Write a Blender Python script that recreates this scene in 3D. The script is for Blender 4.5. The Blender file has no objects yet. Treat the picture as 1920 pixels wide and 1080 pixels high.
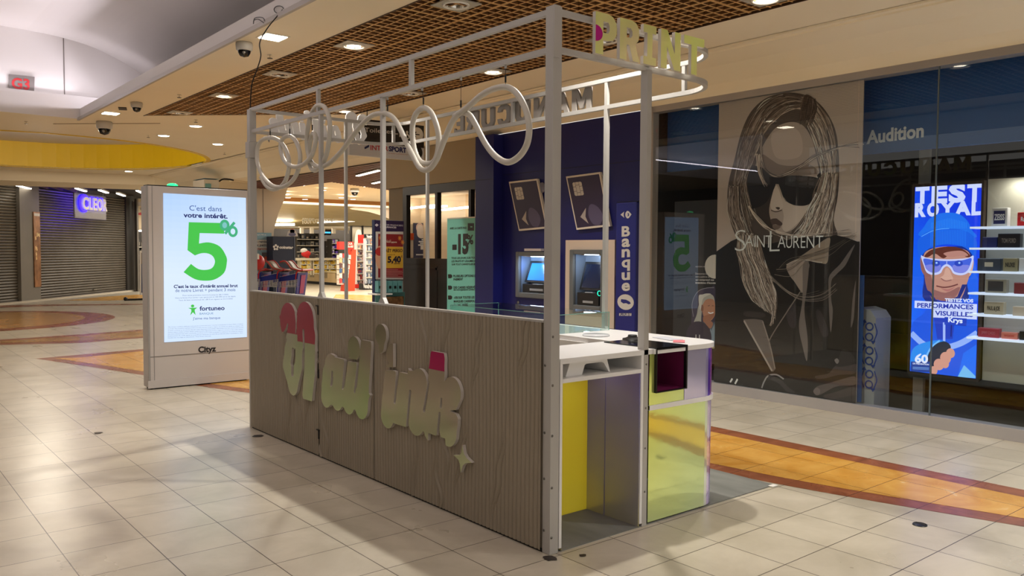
import bpy, bmesh, math, random
import numpy as np
from mathutils import Vector, Matrix
from mathutils.geometry import tessellate_polygon
random.seed(7)
PI = math.pi
scene = bpy.context.scene
C = scene.collection
R = math.radians

# ---------------------------------------------------------------- camera, world, exposure
YAW, PITCH, ROLL, FPX, HC = 0.68864464, 0.0454821, -0.00532799, 1549.652, 1.57
_fw = np.array([math.sin(YAW)*math.cos(PITCH), math.cos(YAW)*math.cos(PITCH), -math.sin(PITCH)])
_rt = np.array([math.cos(YAW), -math.sin(YAW), 0.0]); _dn = np.cross(_fw, _rt)
CR = np.array([math.cos(ROLL)*_rt + math.sin(ROLL)*_dn, -math.sin(ROLL)*_rt + math.cos(ROLL)*_dn, _fw])
cam_d = bpy.data.cameras.new('camera'); cam = bpy.data.objects.new('camera', cam_d); C.objects.link(cam)
cam_d.sensor_width = 36; cam_d.lens = 36*FPX/1920; cam_d.clip_end = 200; cam_d.clip_start = 0.05
m = Matrix.Identity(4)
for i in range(3):
    m[i][0] = CR[0][i]; m[i][1] = -CR[1][i]; m[i][2] = -CR[2][i]
m[0][3], m[1][3], m[2][3] = 0, 0, HC
cam.matrix_world = m
scene.camera = cam
scene.view_settings.view_transform = 'Standard'
scene.view_settings.look = 'None'
scene.view_settings.gamma = 1
scene.view_settings.use_curve_mapping = False
scene.view_settings.exposure = 0.42
world = bpy.data.worlds.new('world'); scene.world = world; world.use_nodes = True
bg = world.node_tree.nodes['Background']
bg.inputs[0].default_value = (1.0, 0.955, 0.88, 1); bg.inputs[1].default_value = 0.62

def spot(x, y, z, power, col=(1, .84, .64), size=2.1, blend=.55, rad=.045, tilt=None, name='downlight_lamp'):
    d = bpy.data.lights.new(name, 'SPOT'); d.energy = power; d.color = col
    d.spot_size = size; d.spot_blend = blend; d.shadow_soft_size = rad
    o = bpy.data.objects.new(name, d); C.objects.link(o); o.location = (x, y, z)
    if tilt: o.rotation_euler = tilt
    return o
def area(loc, sx, sy, power, col, direction=(0, 0, -1), name='strip_lamp', along=None):
    d = bpy.data.lights.new(name, 'AREA'); d.shape = 'RECTANGLE'; d.size = sx; d.size_y = sy
    d.energy = power; d.color = col
    o = bpy.data.objects.new(name, d); C.objects.link(o); o.location = loc
    if along:
        Z = -Vector(direction).normalized(); Y = Vector(along).normalized(); X = Y.cross(Z).normalized(); Y = Z.cross(X)
        o.rotation_euler = Matrix((X, Y, Z)).transposed().to_euler()
    else: o.rotation_euler = Vector(direction).to_track_quat('-Z', 'Y').to_euler()
    return o
ZC = 3.58
WARM = (1, .96, .89)
# the lit downlights of the two rows in the cell ceiling (some stand just outside the frame)
for x, y, p in [(4.03, 7.37, 185), (4.03, 10.87, 110), (5.80, 7.38, 110), (5.82, 10.89, 105), (5.79, 3.86, 75), (4.03, 3.86, 200),
                (4.03, 0.3, 30), (5.8, .3, 210), (5.8, -1.5, 160), (5.8, -3.2, 160)]:
    spot(x, y, ZC-.03, p, WARM)
for x, y in [(3.28, 7.57), (3.26, 13.38)]:
    spot(x, y, ZC-.03, 60, (1, .9, .78), size=2.6)
for x, y in [(4.66, 13.84), (4.62, 15.39), (5.78, 15.93), (6.04, 23.1)]:
    spot(x, y, ZC-.03, 60, WARM, size=2.6)
# cove strips around the vault
area((3.70, 4.6, 3.80), .2, 18, 520, (.94, .89, 1), (-1.1, 0, 1), along=(0, 1, 0))
area((-1.5, 14.38, 3.95), .10, 9.0, 28, (.95, .90, 1), (0, -.5, 1), along=(1, 0, 0))
area((-.6, 6, 4.6), 3.2, 12, 60, (1, .87, .80), (0, 0, -1), 'atrium_fill')  # added unseen fill light over the open hall, not a cove strip
pl = bpy.data.lights.new('recess_fill', 'POINT'); pl.energy = 110; pl.color = (1, .9, .75); pl.shadow_soft_size = .4  # unseen point light added inside the ceiling recess to brighten its yellow wall
po = bpy.data.objects.new('recess_fill', pl); C.objects.link(po); po.location = (3.4, 19.4, 3.72)
area((3.2, 3.36, .875), .5, .03, 2.2, (1, .97, .9), (0, .45, -1), 'shelf_fill', along=(1, 0, 0)) if 0 else None  # switched off; the added glow strip under the shelf does its work
# hypermarket lights
area((15, 24, 3.4), 6, 12, 800, (1, .94, .82), name='store_lamp')
area((20, 36, 3.5), 6, 6, 560, (1, .94, .82), name='store_lamp')
area((10.2, 30, 3.15), 2.5, 4, 110, (1, .94, .84), name='store_lamp')
area((9.6, 11.6, 2.8), 1.6, 2.2, 45, (1, .92, .8), name='room_lamp')

# ---------------------------------------------------------------- helpers
def ray(px, py):
    return CR.T @ np.array([(px-960)/FPX, (py-540)/FPX, 1.0])
def at(px, py, axis, val):
    """the point of the plane axis=val that stands at this place of the photograph"""
    d = ray(px, py); o = np.array([0, 0, HC]); t = (val-o[axis])/d[axis]
    return o + t*d
def lin(c):
    return tuple(((v/255)/12.92 if v/255 <= .04045 else ((v/255+.055)/1.055)**2.4) for v in c)

MATS = {}
def mat(name, col, rough=.5, metal=0, emit=None, es=0, alpha=None, spec=None, coat=0):
    if name in MATS: return MATS[name]
    M = bpy.data.materials.new(name); M.use_nodes = True
    b = M.node_tree.nodes['Principled BSDF']
    b.inputs['Base Color'].default_value = (*lin(col), 1)
    b.inputs['Roughness'].default_value = rough; b.inputs['Metallic'].default_value = metal
    if spec is not None: b.inputs['Specular IOR Level'].default_value = spec
    if coat: b.inputs['Coat Weight'].default_value = coat
    if emit: b.inputs['Emission Color'].default_value = (*lin(emit), 1); b.inputs['Emission Strength'].default_value = es
    MATS[name] = M; return M
def nodes(M):
    return M.node_tree.nodes, M.node_tree.links, M.node_tree.nodes['Principled BSDF']
def noisy(name, c1, c2, scale=3, rough=.6, detail=5, bump=0, stretch=(1, 1, 1), metal=0, rough2=None, dist=0, spec=None, bdist=.01):
    """paint, stone or wood with its own mottling"""
    if name in MATS: return MATS[name]
    M = mat(name, c1, rough, metal, spec=spec); N, L, b = nodes(M)
    tc = N.new('ShaderNodeTexCoord'); mp = N.new('ShaderNodeMapping'); mp.inputs['Scale'].default_value = stretch
    nz = N.new('ShaderNodeTexNoise'); nz.inputs['Scale'].default_value = scale; nz.inputs['Detail'].default_value = detail
    nz.inputs['Distortion'].default_value = dist
    rp = N.new('ShaderNodeValToRGB'); rp.color_ramp.elements[0].position = .32; rp.color_ramp.elements[1].position = .68
    rp.color_ramp.elements[0].color = (*lin(c1), 1); rp.color_ramp.elements[1].color = (*lin(c2), 1)
    L.new(tc.outputs['Object'], mp.inputs[0]); L.new(mp.outputs[0], nz.inputs['Vector']); L.new(nz.outputs[0], rp.inputs[0])
    L.new(rp.outputs[0], b.inputs['Base Color'])
    if bump:
        bp = N.new('ShaderNodeBump'); bp.inputs['Strength'].default_value = bump; bp.inputs['Distance'].default_value = bdist
        L.new(nz.outputs[0], bp.inputs['Height']); L.new(bp.outputs[0], b.inputs['Normal'])
    return M

WLOC = {}
class MB:
    """collects shapes; build() links them as one mesh object"""
    def __init__(s): s.v = []; s.f = []; s.mi = []; s.mats = []; s.sm = []
    def m(s, M):
        if M not in s.mats: s.mats.append(M)
        return s.mats.index(M)
    def add(s, vs, fs, M, smooth=False):
        k = len(s.v); s.v += [tuple(float(c) for c in p) for p in vs]; i = s.m(M)
        for f in fs: s.f.append(tuple(k+a for a in f)); s.mi.append(i); s.sm.append(smooth)
        return s
    def box(s, x0, x1, y0, y1, z0, z1, M):
        x0, x1 = min(x0, x1), max(x0, x1); y0, y1 = min(y0, y1), max(y0, y1); z0, z1 = min(z0, z1), max(z0, z1)
        vs = [(x, y, z) for x in (x0, x1) for y in (y0, y1) for z in (z0, z1)]
        return s.add(vs, [(0, 1, 3, 2), (4, 6, 7, 5), (0, 4, 5, 1), (2, 3, 7, 6), (0, 2, 6, 4), (1, 5, 7, 3)], M)
    def obox(s, c, ax, ay, az, M):
        """box about centre c with half-axis vectors"""
        c, ax, ay, az = map(np.array, (c, ax, ay, az))
        vs = [c+i*ax+j*ay+k*az for i in (-1, 1) for j in (-1, 1) for k in (-1, 1)]
        return s.add(vs, [(0, 1, 3, 2), (4, 6, 7, 5), (0, 4, 5, 1), (2, 3, 7, 6), (0, 2, 6, 4), (1, 5, 7, 3)], M)
    def hexa(s, quad, thick, M):
        """four coplanar points pushed back by the vector thick"""
        q = [np.array(p, float) for p in quad]; t = np.array(thick, float)
        vs = q + [p+t for p in q]
        return s.add(vs, [(0, 1, 2, 3), (7, 6, 5, 4), (0, 4, 5, 1), (1, 5, 6, 2), (2, 6, 7, 3), (3, 7, 4, 0)], M)
    def quad(s, a, b, c, d, M): return s.add([a, b, c, d], [(0, 1, 2, 3)], M)
    def prism(s, loops, to3, thick, M, M2=None):
        """flat polygon with holes (2-D loops) mapped by to3, pushed back by the vector thick"""
        P2 = [p for l in loops for p in l]
        tr = tessellate_polygon([[Vector((p[0], p[1], 0)) for p in l] for l in loops])
        v3 = [np.array(to3(*p), float) for p in P2]; t = np.array(thick, float)
        s.add(v3, tr, M)
        if np.abs(t).sum() > 0:
            s.add([p+t for p in v3], [tuple(reversed(f)) for f in tr], M2 or M)
            k = 0
            for l in loops:
                n = len(l); vv = v3[k:k+n]; k += n
                s.add(list(vv)+[p+t for p in vv], [(i, (i+1) % n, n+(i+1) % n, n+i) for i in range(n)], M2 or M)
        return s
    def tube(s, pts, r, M, n=10, closed=False, caps=True):
        P = [np.array(p, float) for p in pts]; k = len(P); up = None; vs = []
        for i, p in enumerate(P):
            a = P[(i-1) % k] if (closed or i > 0) else p; b = P[(i+1) % k] if (closed or i < k-1) else p
            t = b-a; t = t/(np.linalg.norm(t)+1e-12)
            if up is None:
                up = np.cross(t, [0, 0, 1.0] if abs(t[2]) < .9 else [1.0, 0, 0])
            up = up - t*(up@t); up = up/(np.linalg.norm(up)+1e-12); w = np.cross(t, up)
            rr = r[i] if isinstance(r, (list, tuple)) else r
            for j in range(n):
                q = 2*PI*j/n; vs.append(p+rr*(math.cos(q)*up+math.sin(q)*w))
        fs = []
        for i in range(k if closed else k-1):
            for j in range(n):
                a, b = i*n+j, i*n+(j+1) % n; c, d = ((i+1) % k)*n+(j+1) % n, ((i+1) % k)*n+j
                fs.append((a, b, c, d))
        s.add(vs, fs, M, True)
        if caps and not closed:
            s.add(vs[:n], [tuple(reversed(range(n)))], M); s.add(vs[-n:], [tuple(range(n))], M)
        return s
    def cyl(s, a, b, r, M, n=16): return s.tube([a, b], r, M, n)
    def lathe(s, prof, c, M, n=24, axis='z'):
        vs = []; k = len(prof)
        for r, h in prof:
            for j in range(n):
                q = 2*PI*j/n
                if axis == 'z': vs.append((c[0]+r*math.cos(q), c[1]+r*math.sin(q), c[2]+h))
                elif axis == 'x': vs.append((c[0]+h, c[1]+r*math.cos(q), c[2]+r*math.sin(q)))
                else: vs.append((c[0]+r*math.cos(q), c[1]+h, c[2]+r*math.sin(q)))
        fs = [(i*n+j, i*n+(j+1) % n, (i+1)*n+(j+1) % n, (i+1)*n+j) for i in range(k-1) for j in range(n)]
        return s.add(vs, fs, M, True)
    def ball(s, c, r, M, n=14, sq=(1, 1, 1)):
        vs = []; fs = []
        for i in range(n+1):
            a = PI*i/n
            for j in range(n*2):
                b = PI*j/n; vs.append((c[0]+r*sq[0]*math.sin(a)*math.cos(b), c[1]+r*sq[1]*math.sin(a)*math.sin(b), c[2]+r*sq[2]*math.cos(a)))
        for i in range(n):
            for j in range(2*n):
                fs.append((i*2*n+j, i*2*n+(j+1) % (2*n), (i+1)*2*n+(j+1) % (2*n), (i+1)*2*n+j))
        return s.add(vs, fs, M, True)
    def text(s, body, p0, p1, h, M, up=(0, 0, 1), thick=None, bold=.0):
        """lettering on the baseline p0-p1 (3-D), capitals h high"""
        V, F = text_geo(body, bold); p0, p1, up = np.array(p0, float), np.array(p1, float), np.array(up, float)
        w = V[:, 0].max()-V[:, 0].min(); x0 = V[:, 0].min(); u = (p1-p0)/w; k = h/CAP
        vs = [p0+(a-x0)*u+b*k*up for a, b in V]
        s.add(vs, F, M)
        if thick is not None:
            t = np.array(thick, float); s.add([p+t for p in vs], [tuple(reversed(f)) for f in F], M)
            cnt = {}
            for f in F:
                for i in range(len(f)):
                    e = (f[i], f[(i+1) % len(f)]); kk = tuple(sorted(e)); cnt.setdefault(kk, []).append(e)
            n = len(vs)
            s.add(vs+[p+t for p in vs], [(e[0][1], e[0][0], e[0][0]+n, e[0][1]+n) for e in cnt.values() if len(e) == 1], M)
        return s
    def build(s, name, parent=None, kind=None, bevel=0, label=None, cat=None, group=None):
        me = bpy.data.meshes.new(name); w = WLOC.get(parent.name, (0, 0, 0)) if parent else (0, 0, 0)
        me.from_pydata([(a-w[0], b-w[1], c-w[2]) for a, b, c in s.v], [], s.f)
        for M in s.mats: me.materials.append(M)
        me.polygons.foreach_set('material_index', s.mi); me.polygons.foreach_set('use_smooth', s.sm)
        me.update()
        o = bpy.data.objects.new(name, me); C.objects.link(o)
        if parent: o.parent = parent; WLOC[o.name] = w
        if kind: o['kind'] = kind
        if label: o['label'] = label
        if cat: o['category'] = cat
        if group: o['group'] = group
        if bevel:
            b = o.modifiers.new('edge', 'BEVEL'); b.width = bevel; b.segments = 2; b.limit_method = 'ANGLE'; b.angle_limit = R(40)
        return o
_tc = {}
def text_geo(body, bold=0):
    k = (body, bold)
    if k in _tc: return _tc[k]
    cu = bpy.data.curves.new('t', 'FONT'); cu.body = body; cu.resolution_u = 3; cu.offset = bold
    ob = bpy.data.objects.new('t', cu); C.objects.link(ob)
    dg = bpy.context.evaluated_depsgraph_get(); dg.update()
    me = bpy.data.meshes.new_from_object(ob.evaluated_get(dg))
    V = np.array([(v.co.x, v.co.y) for v in me.vertices]); F = [tuple(p.vertices) for p in me.polygons]
    # weld doubles is not needed; drop the temporary data
    bpy.data.objects.remove(ob); bpy.data.curves.remove(cu); bpy.data.meshes.remove(me)
    if len(V) == 0: V = np.array([(0, 0), (1, 0), (1, 1)]); F = []
    _tc[k] = (V, F); return _tc[k]
_V, _F = text_geo('H'); CAP = _V[:, 1].max()

def thing(name, label, cat, loc=(0, 0, 0), group=None):
    o = bpy.data.objects.new(name, None); C.objects.link(o); o.location = loc; o.empty_display_size = .1
    o['label'] = label; o['category'] = cat
    if group: o['group'] = group
    WLOC[o.name] = tuple(loc); return o
KIDS = {}
def copy_thing(root, loc, rz=0, label=None, group=None, scale=None):
    def cp(o, parent):
        c = o.copy(); C.objects.link(c)
        if parent: c.parent = parent
        for ch in [x for x in ALLOBJ() if x.parent == o]: cp(ch, c)
        return c
    r = cp(root, None); r.location = loc; r.rotation_euler = (0, 0, rz)
    if scale: r.scale = scale
    if label: r['label'] = label
    if group: r['group'] = group
    return r
def ALLOBJ(): return list(C.objects)

class Art:
    """printed or shown picture: coloured flat shapes in one mesh, on the plane axis=val"""
    def __init__(s, axis, val, sgn, step=.00006):
        s.axis, s.val, s.sgn, s.step, s.k = axis, val, sgn, step, 0; s.v = []; s.f = []; s.c = []
        s.off = (0, 0, 1)
    def px(s, p):
        ox, oy, sc = s.off
        return at(ox+p[0]/sc, oy+p[1]/sc, s.axis, s.val)
    clip = None
    def _put(s, pts, faces, col):
        if s.clip:
            h = 1-s.axis if s.axis < 2 else 0; nf = []; np_ = []
            for f in faces:
                q = [np.array(pts[i], float) for i in f]
                for ax, lim, sg in ((h, s.clip[0], 1), (h, s.clip[1], -1), (2, s.clip[2], 1), (2, s.clip[3], -1)):
                    o_ = []
                    for i in range(len(q)):
                        a_, b_ = q[i], q[(i+1) % len(q)]; da, db = sg*(a_[ax]-lim), sg*(b_[ax]-lim)
                        if da >= 0: o_.append(a_)
                        if (da >= 0) != (db >= 0): o_.append(a_+(b_-a_)*da/(da-db))
                    q = o_
                    if len(q) < 3: break
                if len(q) >= 3: nf.append(tuple(range(len(np_), len(np_)+len(q)))); np_ += q
            pts, faces = np_, nf
        d = s.sgn*s.step*s.k; k = len(s.v)
        for p in pts:
            q = list(p); q[s.axis] += d; s.v.append(tuple(q))
        for f in faces: s.f.append(tuple(k+a for a in f)); s.c.append(col)
        s.k += 1
    def poly(s, pts, col, px=True):
        P = [s.px(p) for p in pts] if px else [np.array(p, float) for p in pts]
        a, b = [(1, 2), (0, 2), (0, 1)][s.axis]
        tr = tessellate_polygon([[Vector((p[a], p[b], 0)) for p in P]])
        s._put(P, tr, lin(col))
    def rect(s, a, b, c, d, col): s.poly([(a, b), (c, b), (c, d), (a, d)], col)
    def smooth(s, pts, col, n=5):
        s.poly(spline(pts, n, True), col)
    def ell(s, c, rx, rz, col, n=24, px=True):
        """ellipse with half-axes in metres"""
        P = s.px(c) if px else np.array(c, float); u = s.uv()
        s.poly([P+u*rx*math.cos(t)+np.array([0, 0, rz*math.sin(t)]) for t in np.linspace(0, 2*PI, n, False)], col, False)
    def uv(s): return np.array([0, -1.0, 0]) if s.axis == 0 else np.array([1.0, 0, 0])
    def stroke(s, pts, w, col, w2=None, n=6):
        q = spline(pts, n, False) if len(pts) > 2 else pts
        P = [s.px(p) for p in q]; a, b = [(1, 2), (0, 2), (0, 1)][s.axis]; vs = []
        w2 = w if w2 is None else w2
        for i, p in enumerate(P):
            t = P[min(i+1, len(P)-1)]-P[max(i-1, 0)]; l = math.hypot(t[a], t[b])+1e-9
            nn = np.zeros(3); nn[a] = -t[b]/l; nn[b] = t[a]/l
            ww = (w+(w2-w)*i/(len(P)-1))/2; vs += [p+nn*ww, p-nn*ww]
        s._put(vs, [(2*i, 2*i+1, 2*i+3, 2*i+2) for i in range(len(P)-1)], lin(col))
    def text(s, body, p0, p1, h, col, bold=0, px=True, up=(0, 0, 1)):
        V, F = text_geo(body, bold)
        a, b = (s.px(p0), s.px(p1)) if px else (np.array(p0, float), np.array(p1, float))
        w = V[:, 0].max()-V[:, 0].min(); x0 = V[:, 0].min(); u = (b-a)/w; k = h/CAP; up = np.array(up, float)
        s._put([a+(x-x0)*u+y*k*up for x, y in V], F, lin(col))
    def build(s, name, parent=None, emit=0, rough=.5, gain=1, **kw):
        me = bpy.data.meshes.new(name); w = WLOC.get(parent.name, (0, 0, 0)) if parent else (0, 0, 0)
        me.from_pydata([(a-w[0], b-w[1], c-w[2]) for a, b, c in s.v], [], s.f)
        ca = me.color_attributes.new('Col', 'FLOAT_COLOR', 'CORNER'); arr = []
        for poly, col in zip(me.polygons, s.c):
            arr += [min(1, q*gain) for q in col[:3]]*0 + [min(.93, q*gain) if gain != 1 else q for q in col[:3]+(1,)]*len(poly.vertices)
        ca.data.foreach_set('color', arr)
        key = 'print_%g_%g' % (emit, rough)
        if key not in MATS:
            M = mat(key, (200, 200, 200), rough); N, L, b = nodes(M)
            an = N.new('ShaderNodeAttribute'); an.attribute_name = 'Col'
            if not emit: L.new(an.outputs['Color'], b.inputs['Base Color'])
            else:
                b.inputs['Base Color'].default_value = (.02, .02, .02, 1)
                L.new(an.outputs['Color'], b.inputs['Emission Color']); b.inputs['Emission Strength'].default_value = emit
        me.materials.append(MATS[key])
        o = bpy.data.objects.new(name, me); C.objects.link(o)
        if parent: o.parent = parent; WLOC[o.name] = w
        for k, v in kw.items(): o[k] = v
        return o
def spline(pts, n=5, closed=False):
    """Catmull-Rom through the points (2-D or 3-D)"""
    P = [np.array(p, float) for p in pts]; k = len(P); out = []
    rng = range(k) if closed else range(k-1)
    for i in rng:
        g = (lambda j: P[j % k]) if closed else (lambda j: P[max(0, min(k-1, j))])
        a, b, c, d = g(i-1), g(i), g(i+1), g(i+2)
        for j in range(n):
            t = j/n
            out.append(.5*((2*b)+(c-a)*t+(2*a-5*b+4*c-d)*t*t+(3*b-a-3*c+d)*t**3))
    if not closed: out.append(P[-1])
    return out

def sdf_plate(mb, fn, u0, u1, v0, v1, res, to3, thick, matfn, side):
    """solid plate whose outline is fn(u,v)<0; to3 maps to space, thick is the vector to its back"""
    nu, nv = int((u1-u0)/res)+1, int((v1-v0)/res)+1
    U = u0+np.arange(nu)*res; V = v0+np.arange(nv)*res
    G = fn(*np.meshgrid(U, V, indexing='ij')); t = np.array(thick, float)
    def put(pts, M):
        p3 = [np.array(to3(*p), float) for p in pts]; n = len(p3)
        mb.add(p3, [tuple(range(n))], M); mb.add([p+t for p in p3], [tuple(reversed(range(n)))], side)
    for i in range(nu-1):
        run = None
        for j in range(nv):
            full = j < nv-1 and G[i, j] < 0 and G[i+1, j] < 0 and G[i, j+1] < 0 and G[i+1, j+1] < 0
            Mj = matfn(U[i], V[min(j, nv-1)]) if full else None
            if run is not None and (not full or run[1] is not Mj):
                a = V[run[0]]; b = V[j]; put([(U[i], a), (U[i+1], a), (U[i+1], b), (U[i], b)], run[1]); run = None
            if full:
                if run is None: run = (j, Mj)
                continue
            if j >= nv-1: continue
            cs = [(i, j), (i+1, j), (i+1, j+1), (i, j+1)]; g = [G[c] for c in cs]
            if min(g) >= 0: continue
            pts = []; cr = []
            for k in range(4):
                a, b = cs[k], cs[(k+1) % 4]; ga, gb = g[k], g[(k+1) % 4]
                if ga < 0: pts.append((U[a[0]], V[a[1]]))
                if (ga < 0) != (gb < 0):
                    q = ga/(ga-gb); p = (U[a[0]]+q*(U[b[0]]-U[a[0]]), V[a[1]]+q*(V[b[1]]-V[a[1]])); pts.append(p); cr.append(p)
            if len(pts) >= 3: put(pts, matfn(U[i], V[j]))
            for q in range(0, len(cr)-1, 2):
                a3, b3 = [np.array(to3(*p), float) for p in (cr[q], cr[q+1])]
                mb.add([a3, b3, b3+t, a3+t], [(0, 1, 2, 3)], side)
def capsules(segs, smooth=.012):
    """signed distance of a union of tapering capsules ((u,v,r),(u,v,r))"""
    def fn(U, V):
        D = None
        for (a, b, ra), (c, d, rb) in segs:
            L2 = (c-a)**2+(d-b)**2+1e-12; h = np.clip(((U-a)*(c-a)+(V-b)*(d-b))/L2, 0, 1)
            x = np.hypot(U-a-h*(c-a), V-b-h*(d-b))-(ra+h*(rb-ra))
            if D is None: D = x
            else:
                k = smooth; hh = np.clip(.5+.5*(D-x)/k, 0, 1); D = D*(1-hh)+x*hh-k*hh*(1-hh)
        return D
    return fn
# ---------------------------------------------------------------- floor
def tile_mat(name, c1, c2, rough, scale=2.2, vein=None, grout=(70, 60, 50), tiles=True):
    M = mat(name, c1, rough); N, L, b = nodes(M)
    geo = N.new('ShaderNodeNewGeometry')
    nz = N.new('ShaderNodeTexNoise'); nz.inputs['Scale'].default_value = scale; nz.inputs['Detail'].default_value = 7
    nz.inputs['Roughness'].default_value = .62; nz.inputs['Distortion'].default_value = 1.2 if vein else .4
    L.new(geo.outputs['Position'], nz.inputs['Vector'])
    rp = N.new('ShaderNodeValToRGB'); e = rp.color_ramp.elements
    e[0].position, e[1].position = .34, .66; e[0].color = (*lin(c1), 1); e[1].color = (*lin(c2), 1)
    if vein:
        x = rp.color_ramp.elements.new(.74); x.color = (*lin(vein), 1)
    L.new(nz.outputs[0], rp.inputs[0])
    sep = N.new('ShaderNodeSeparateXYZ'); L.new(geo.outputs['Position'], sep.inputs[0])
    def mth(op, a, bb=None, c=None):
        q = N.new('ShaderNodeMath'); q.operation = op
        for i, v in enumerate((a, bb, c)):
            if v is None: continue
            if isinstance(v, (int, float)): q.inputs[i].default_value = v
            else: L.new(v, q.inputs[i])
        return q.outputs[0]
    lines = []; cells = []
    for out, p, o in ((sep.outputs[0], .3975, .0835), (sep.outputs[1], .4012, .272)):
        t = mth('DIVIDE', mth('SUBTRACT', out, o), p)
        fr = mth('FRACT', t); cells.append(mth('FLOOR', t))
        d = mth('MINIMUM', fr, mth('SUBTRACT', 1.0, fr))
        lines.append(mth('LESS_THAN', d, .0062))
    ln = mth('MAXIMUM', lines[0], lines[1])
    wn = N.new('ShaderNodeTexWhiteNoise'); cb = N.new('ShaderNodeCombineXYZ')
    L.new(cells[0], cb.inputs[0]); L.new(cells[1], cb.inputs[1]); L.new(cb.outputs[0], wn.inputs['Vector'])
    hs = N.new('ShaderNodeHueSaturation'); L.new(rp.outputs[0], hs.inputs['Color'])
    L.new(mth('MULTIPLY_ADD', wn.outputs['Value'], .10, .95), hs.inputs['Value'])
    mx = N.new('ShaderNodeMix'); mx.data_type = 'RGBA'; L.new(ln, mx.inputs['Factor'])
    L.new(hs.outputs[0], mx.inputs['A']); mx.inputs['B'].default_value = (*lin(grout), 1)
    L.new(mx.outputs['Result'], b.inputs['Base Color'])
    n2 = N.new('ShaderNodeTexNoise'); n2.inputs['Scale'].default_value = 1.7; n2.inputs['Detail'].default_value = 4
    L.new(geo.outputs['Position'], n2.inputs['Vector'])
    L.new(mth('MULTIPLY_ADD', n2.outputs[0], .16, rough-.08), b.inputs['Roughness'])
    bp = N.new('ShaderNodeBump'); bp.inputs['Strength'].default_value = .25; bp.inputs['Distance'].default_value = .002
    n3 = N.new('ShaderNodeTexNoise'); n3.inputs['Scale'].default_value = 3.0; n3.inputs['Detail'].default_value = 2
    L.new(geo.outputs['Position'], n3.inputs['Vector'])
    L.new(mth('SUBTRACT', n3.outputs[0], mth('MULTIPLY', ln, .6)), bp.inputs['Height']); L.new(bp.outputs[0], b.inputs['Normal'])
    return M
FLOOR = tile_mat('cream_floor_tile', (178, 168, 148), (197, 187, 168), .30)
OCHRE = tile_mat('ochre_marble_tile', (196, 138, 52), (214, 164, 80), .26, 3.2, (228, 205, 160), (120, 76, 30))
BROWN = tile_mat('red_brown_marble_tile', (128, 72, 44), (154, 92, 60), .28, 5, (180, 130, 90), (90, 52, 34))
MB().quad((-9, -9, 0), (30, -9, 0), (30, 46, 0), (-9, 46, 0), FLOOR).build('floor', kind='structure')
Fz = lambda x, y: tuple(at(x, y, 2, 0)[:2])
def inlay(name, pts, M, z):
    MB().prism([pts], lambda a, b: (a, b, z), (0, 0, 0), M).build(name, kind='structure')
edge = spline([(5.30, 1.55), (4.93, 3.0), (4.75, 4.2), (4.30, 6.2), (3.75, 8.0), (3.22, 9.5), (3.0, 10.55), (2.62, 11.9), (2.2, 13.3)], 6)
edge = [tuple(p) for p in edge]
inlay('trim_1', [(6.07, -6), (5.95, -6)] + [(5.6, -3)] + edge + [(4.0, 13.62), (6.07, 12.9)], BROWN, .0012)
inner = [(a+.17, b+.02) for a, b in edge]; inner[-1] = (2.75, 13.05)
inlay('trim_2', [(5.88, -5.9), (5.75, -3)] + inner + [(4.0, 13.4), (5.88, 12.7)], OCHRE, .0024)
def ring(cx, cy, r, n=64): return [(cx+r*math.cos(2*PI*i/n), cy+r*math.sin(2*PI*i/n)) for i in range(n)]
OCHRE2 = tile_mat('brown_ochre_tile', (160, 118, 66), (178, 136, 84), .24, 3.2, (196, 170, 128), (110, 76, 36))
inlay('trim_3', ring(2.1, 21.0, 2.95), BROWN, .0012)
inlay('trim_4', ring(1.84, 21.1, 2.62), OCHRE2, .0024)
def arcband(cx, cy, r0, r1, a0, a1, n=40):
    A = np.linspace(R(a0), R(a1), n)
    return [(cx+r1*math.cos(a), cy+r1*math.sin(a)) for a in A] + [(cx+r0*math.cos(a), cy+r0*math.sin(a)) for a in A[::-1]]
inlay('trim_5', [Fz(0, 637), Fz(150, 627), Fz(290, 616), Fz(420, 600), Fz(430, 607), Fz(290, 632), Fz(150, 643), Fz(0, 647)], BROWN, .0012)
inlay('trim_6', [Fz(0, 640), Fz(150, 630), Fz(290, 618.5), Fz(420, 603), Fz(430, 605), Fz(290, 630), Fz(150, 639.5), Fz(0, 643)], OCHRE2, .0024)
inlay('trim_7', [Fz(118, 563.5), Fz(200, 556), Fz(300, 550), Fz(300, 560), Fz(200, 564)], OCHRE, .0012)
inlay('trim_8', [Fz(0, 572.5), Fz(100, 571), Fz(300, 569.5), Fz(300, 571), Fz(100, 573.5), Fz(0, 577)], BROWN, .0012)
inlay('trim_9', [Fz(630, 552), Fz(720, 554), Fz(760, 590), Fz(600, 590)], OCHRE, .0012)
STAIN = mat('floor_stain', (48, 38, 30), .6)
sm = MB()
for cx, cy, s in ((2.79, 3.08, .045), (2.95, 3.0, .022), (2.73, 6.66, .05), (1.71, 7.60, .04)):
    sm.prism([[(cx+s*(.6+.5*random.random())*math.cos(a), cy+s*(.6+.5*random.random())*math.sin(a)) for a in np.linspace(0, 2*PI, 11)[:-1]]], lambda a, b: (a, b, .003), (0, 0, 0), STAIN)
sm.build('trim_10', kind='structure')
MB().lathe([(0, .002), (.034, .002), (.038, .006), (.04, 0)], (4.81, 2.13, 0), mat('black_cap', (22, 22, 30), .4)).build(
    'floor_grommet', label='small round black grommet lying on the cream floor right of the orange band', cat='grommet')

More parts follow.
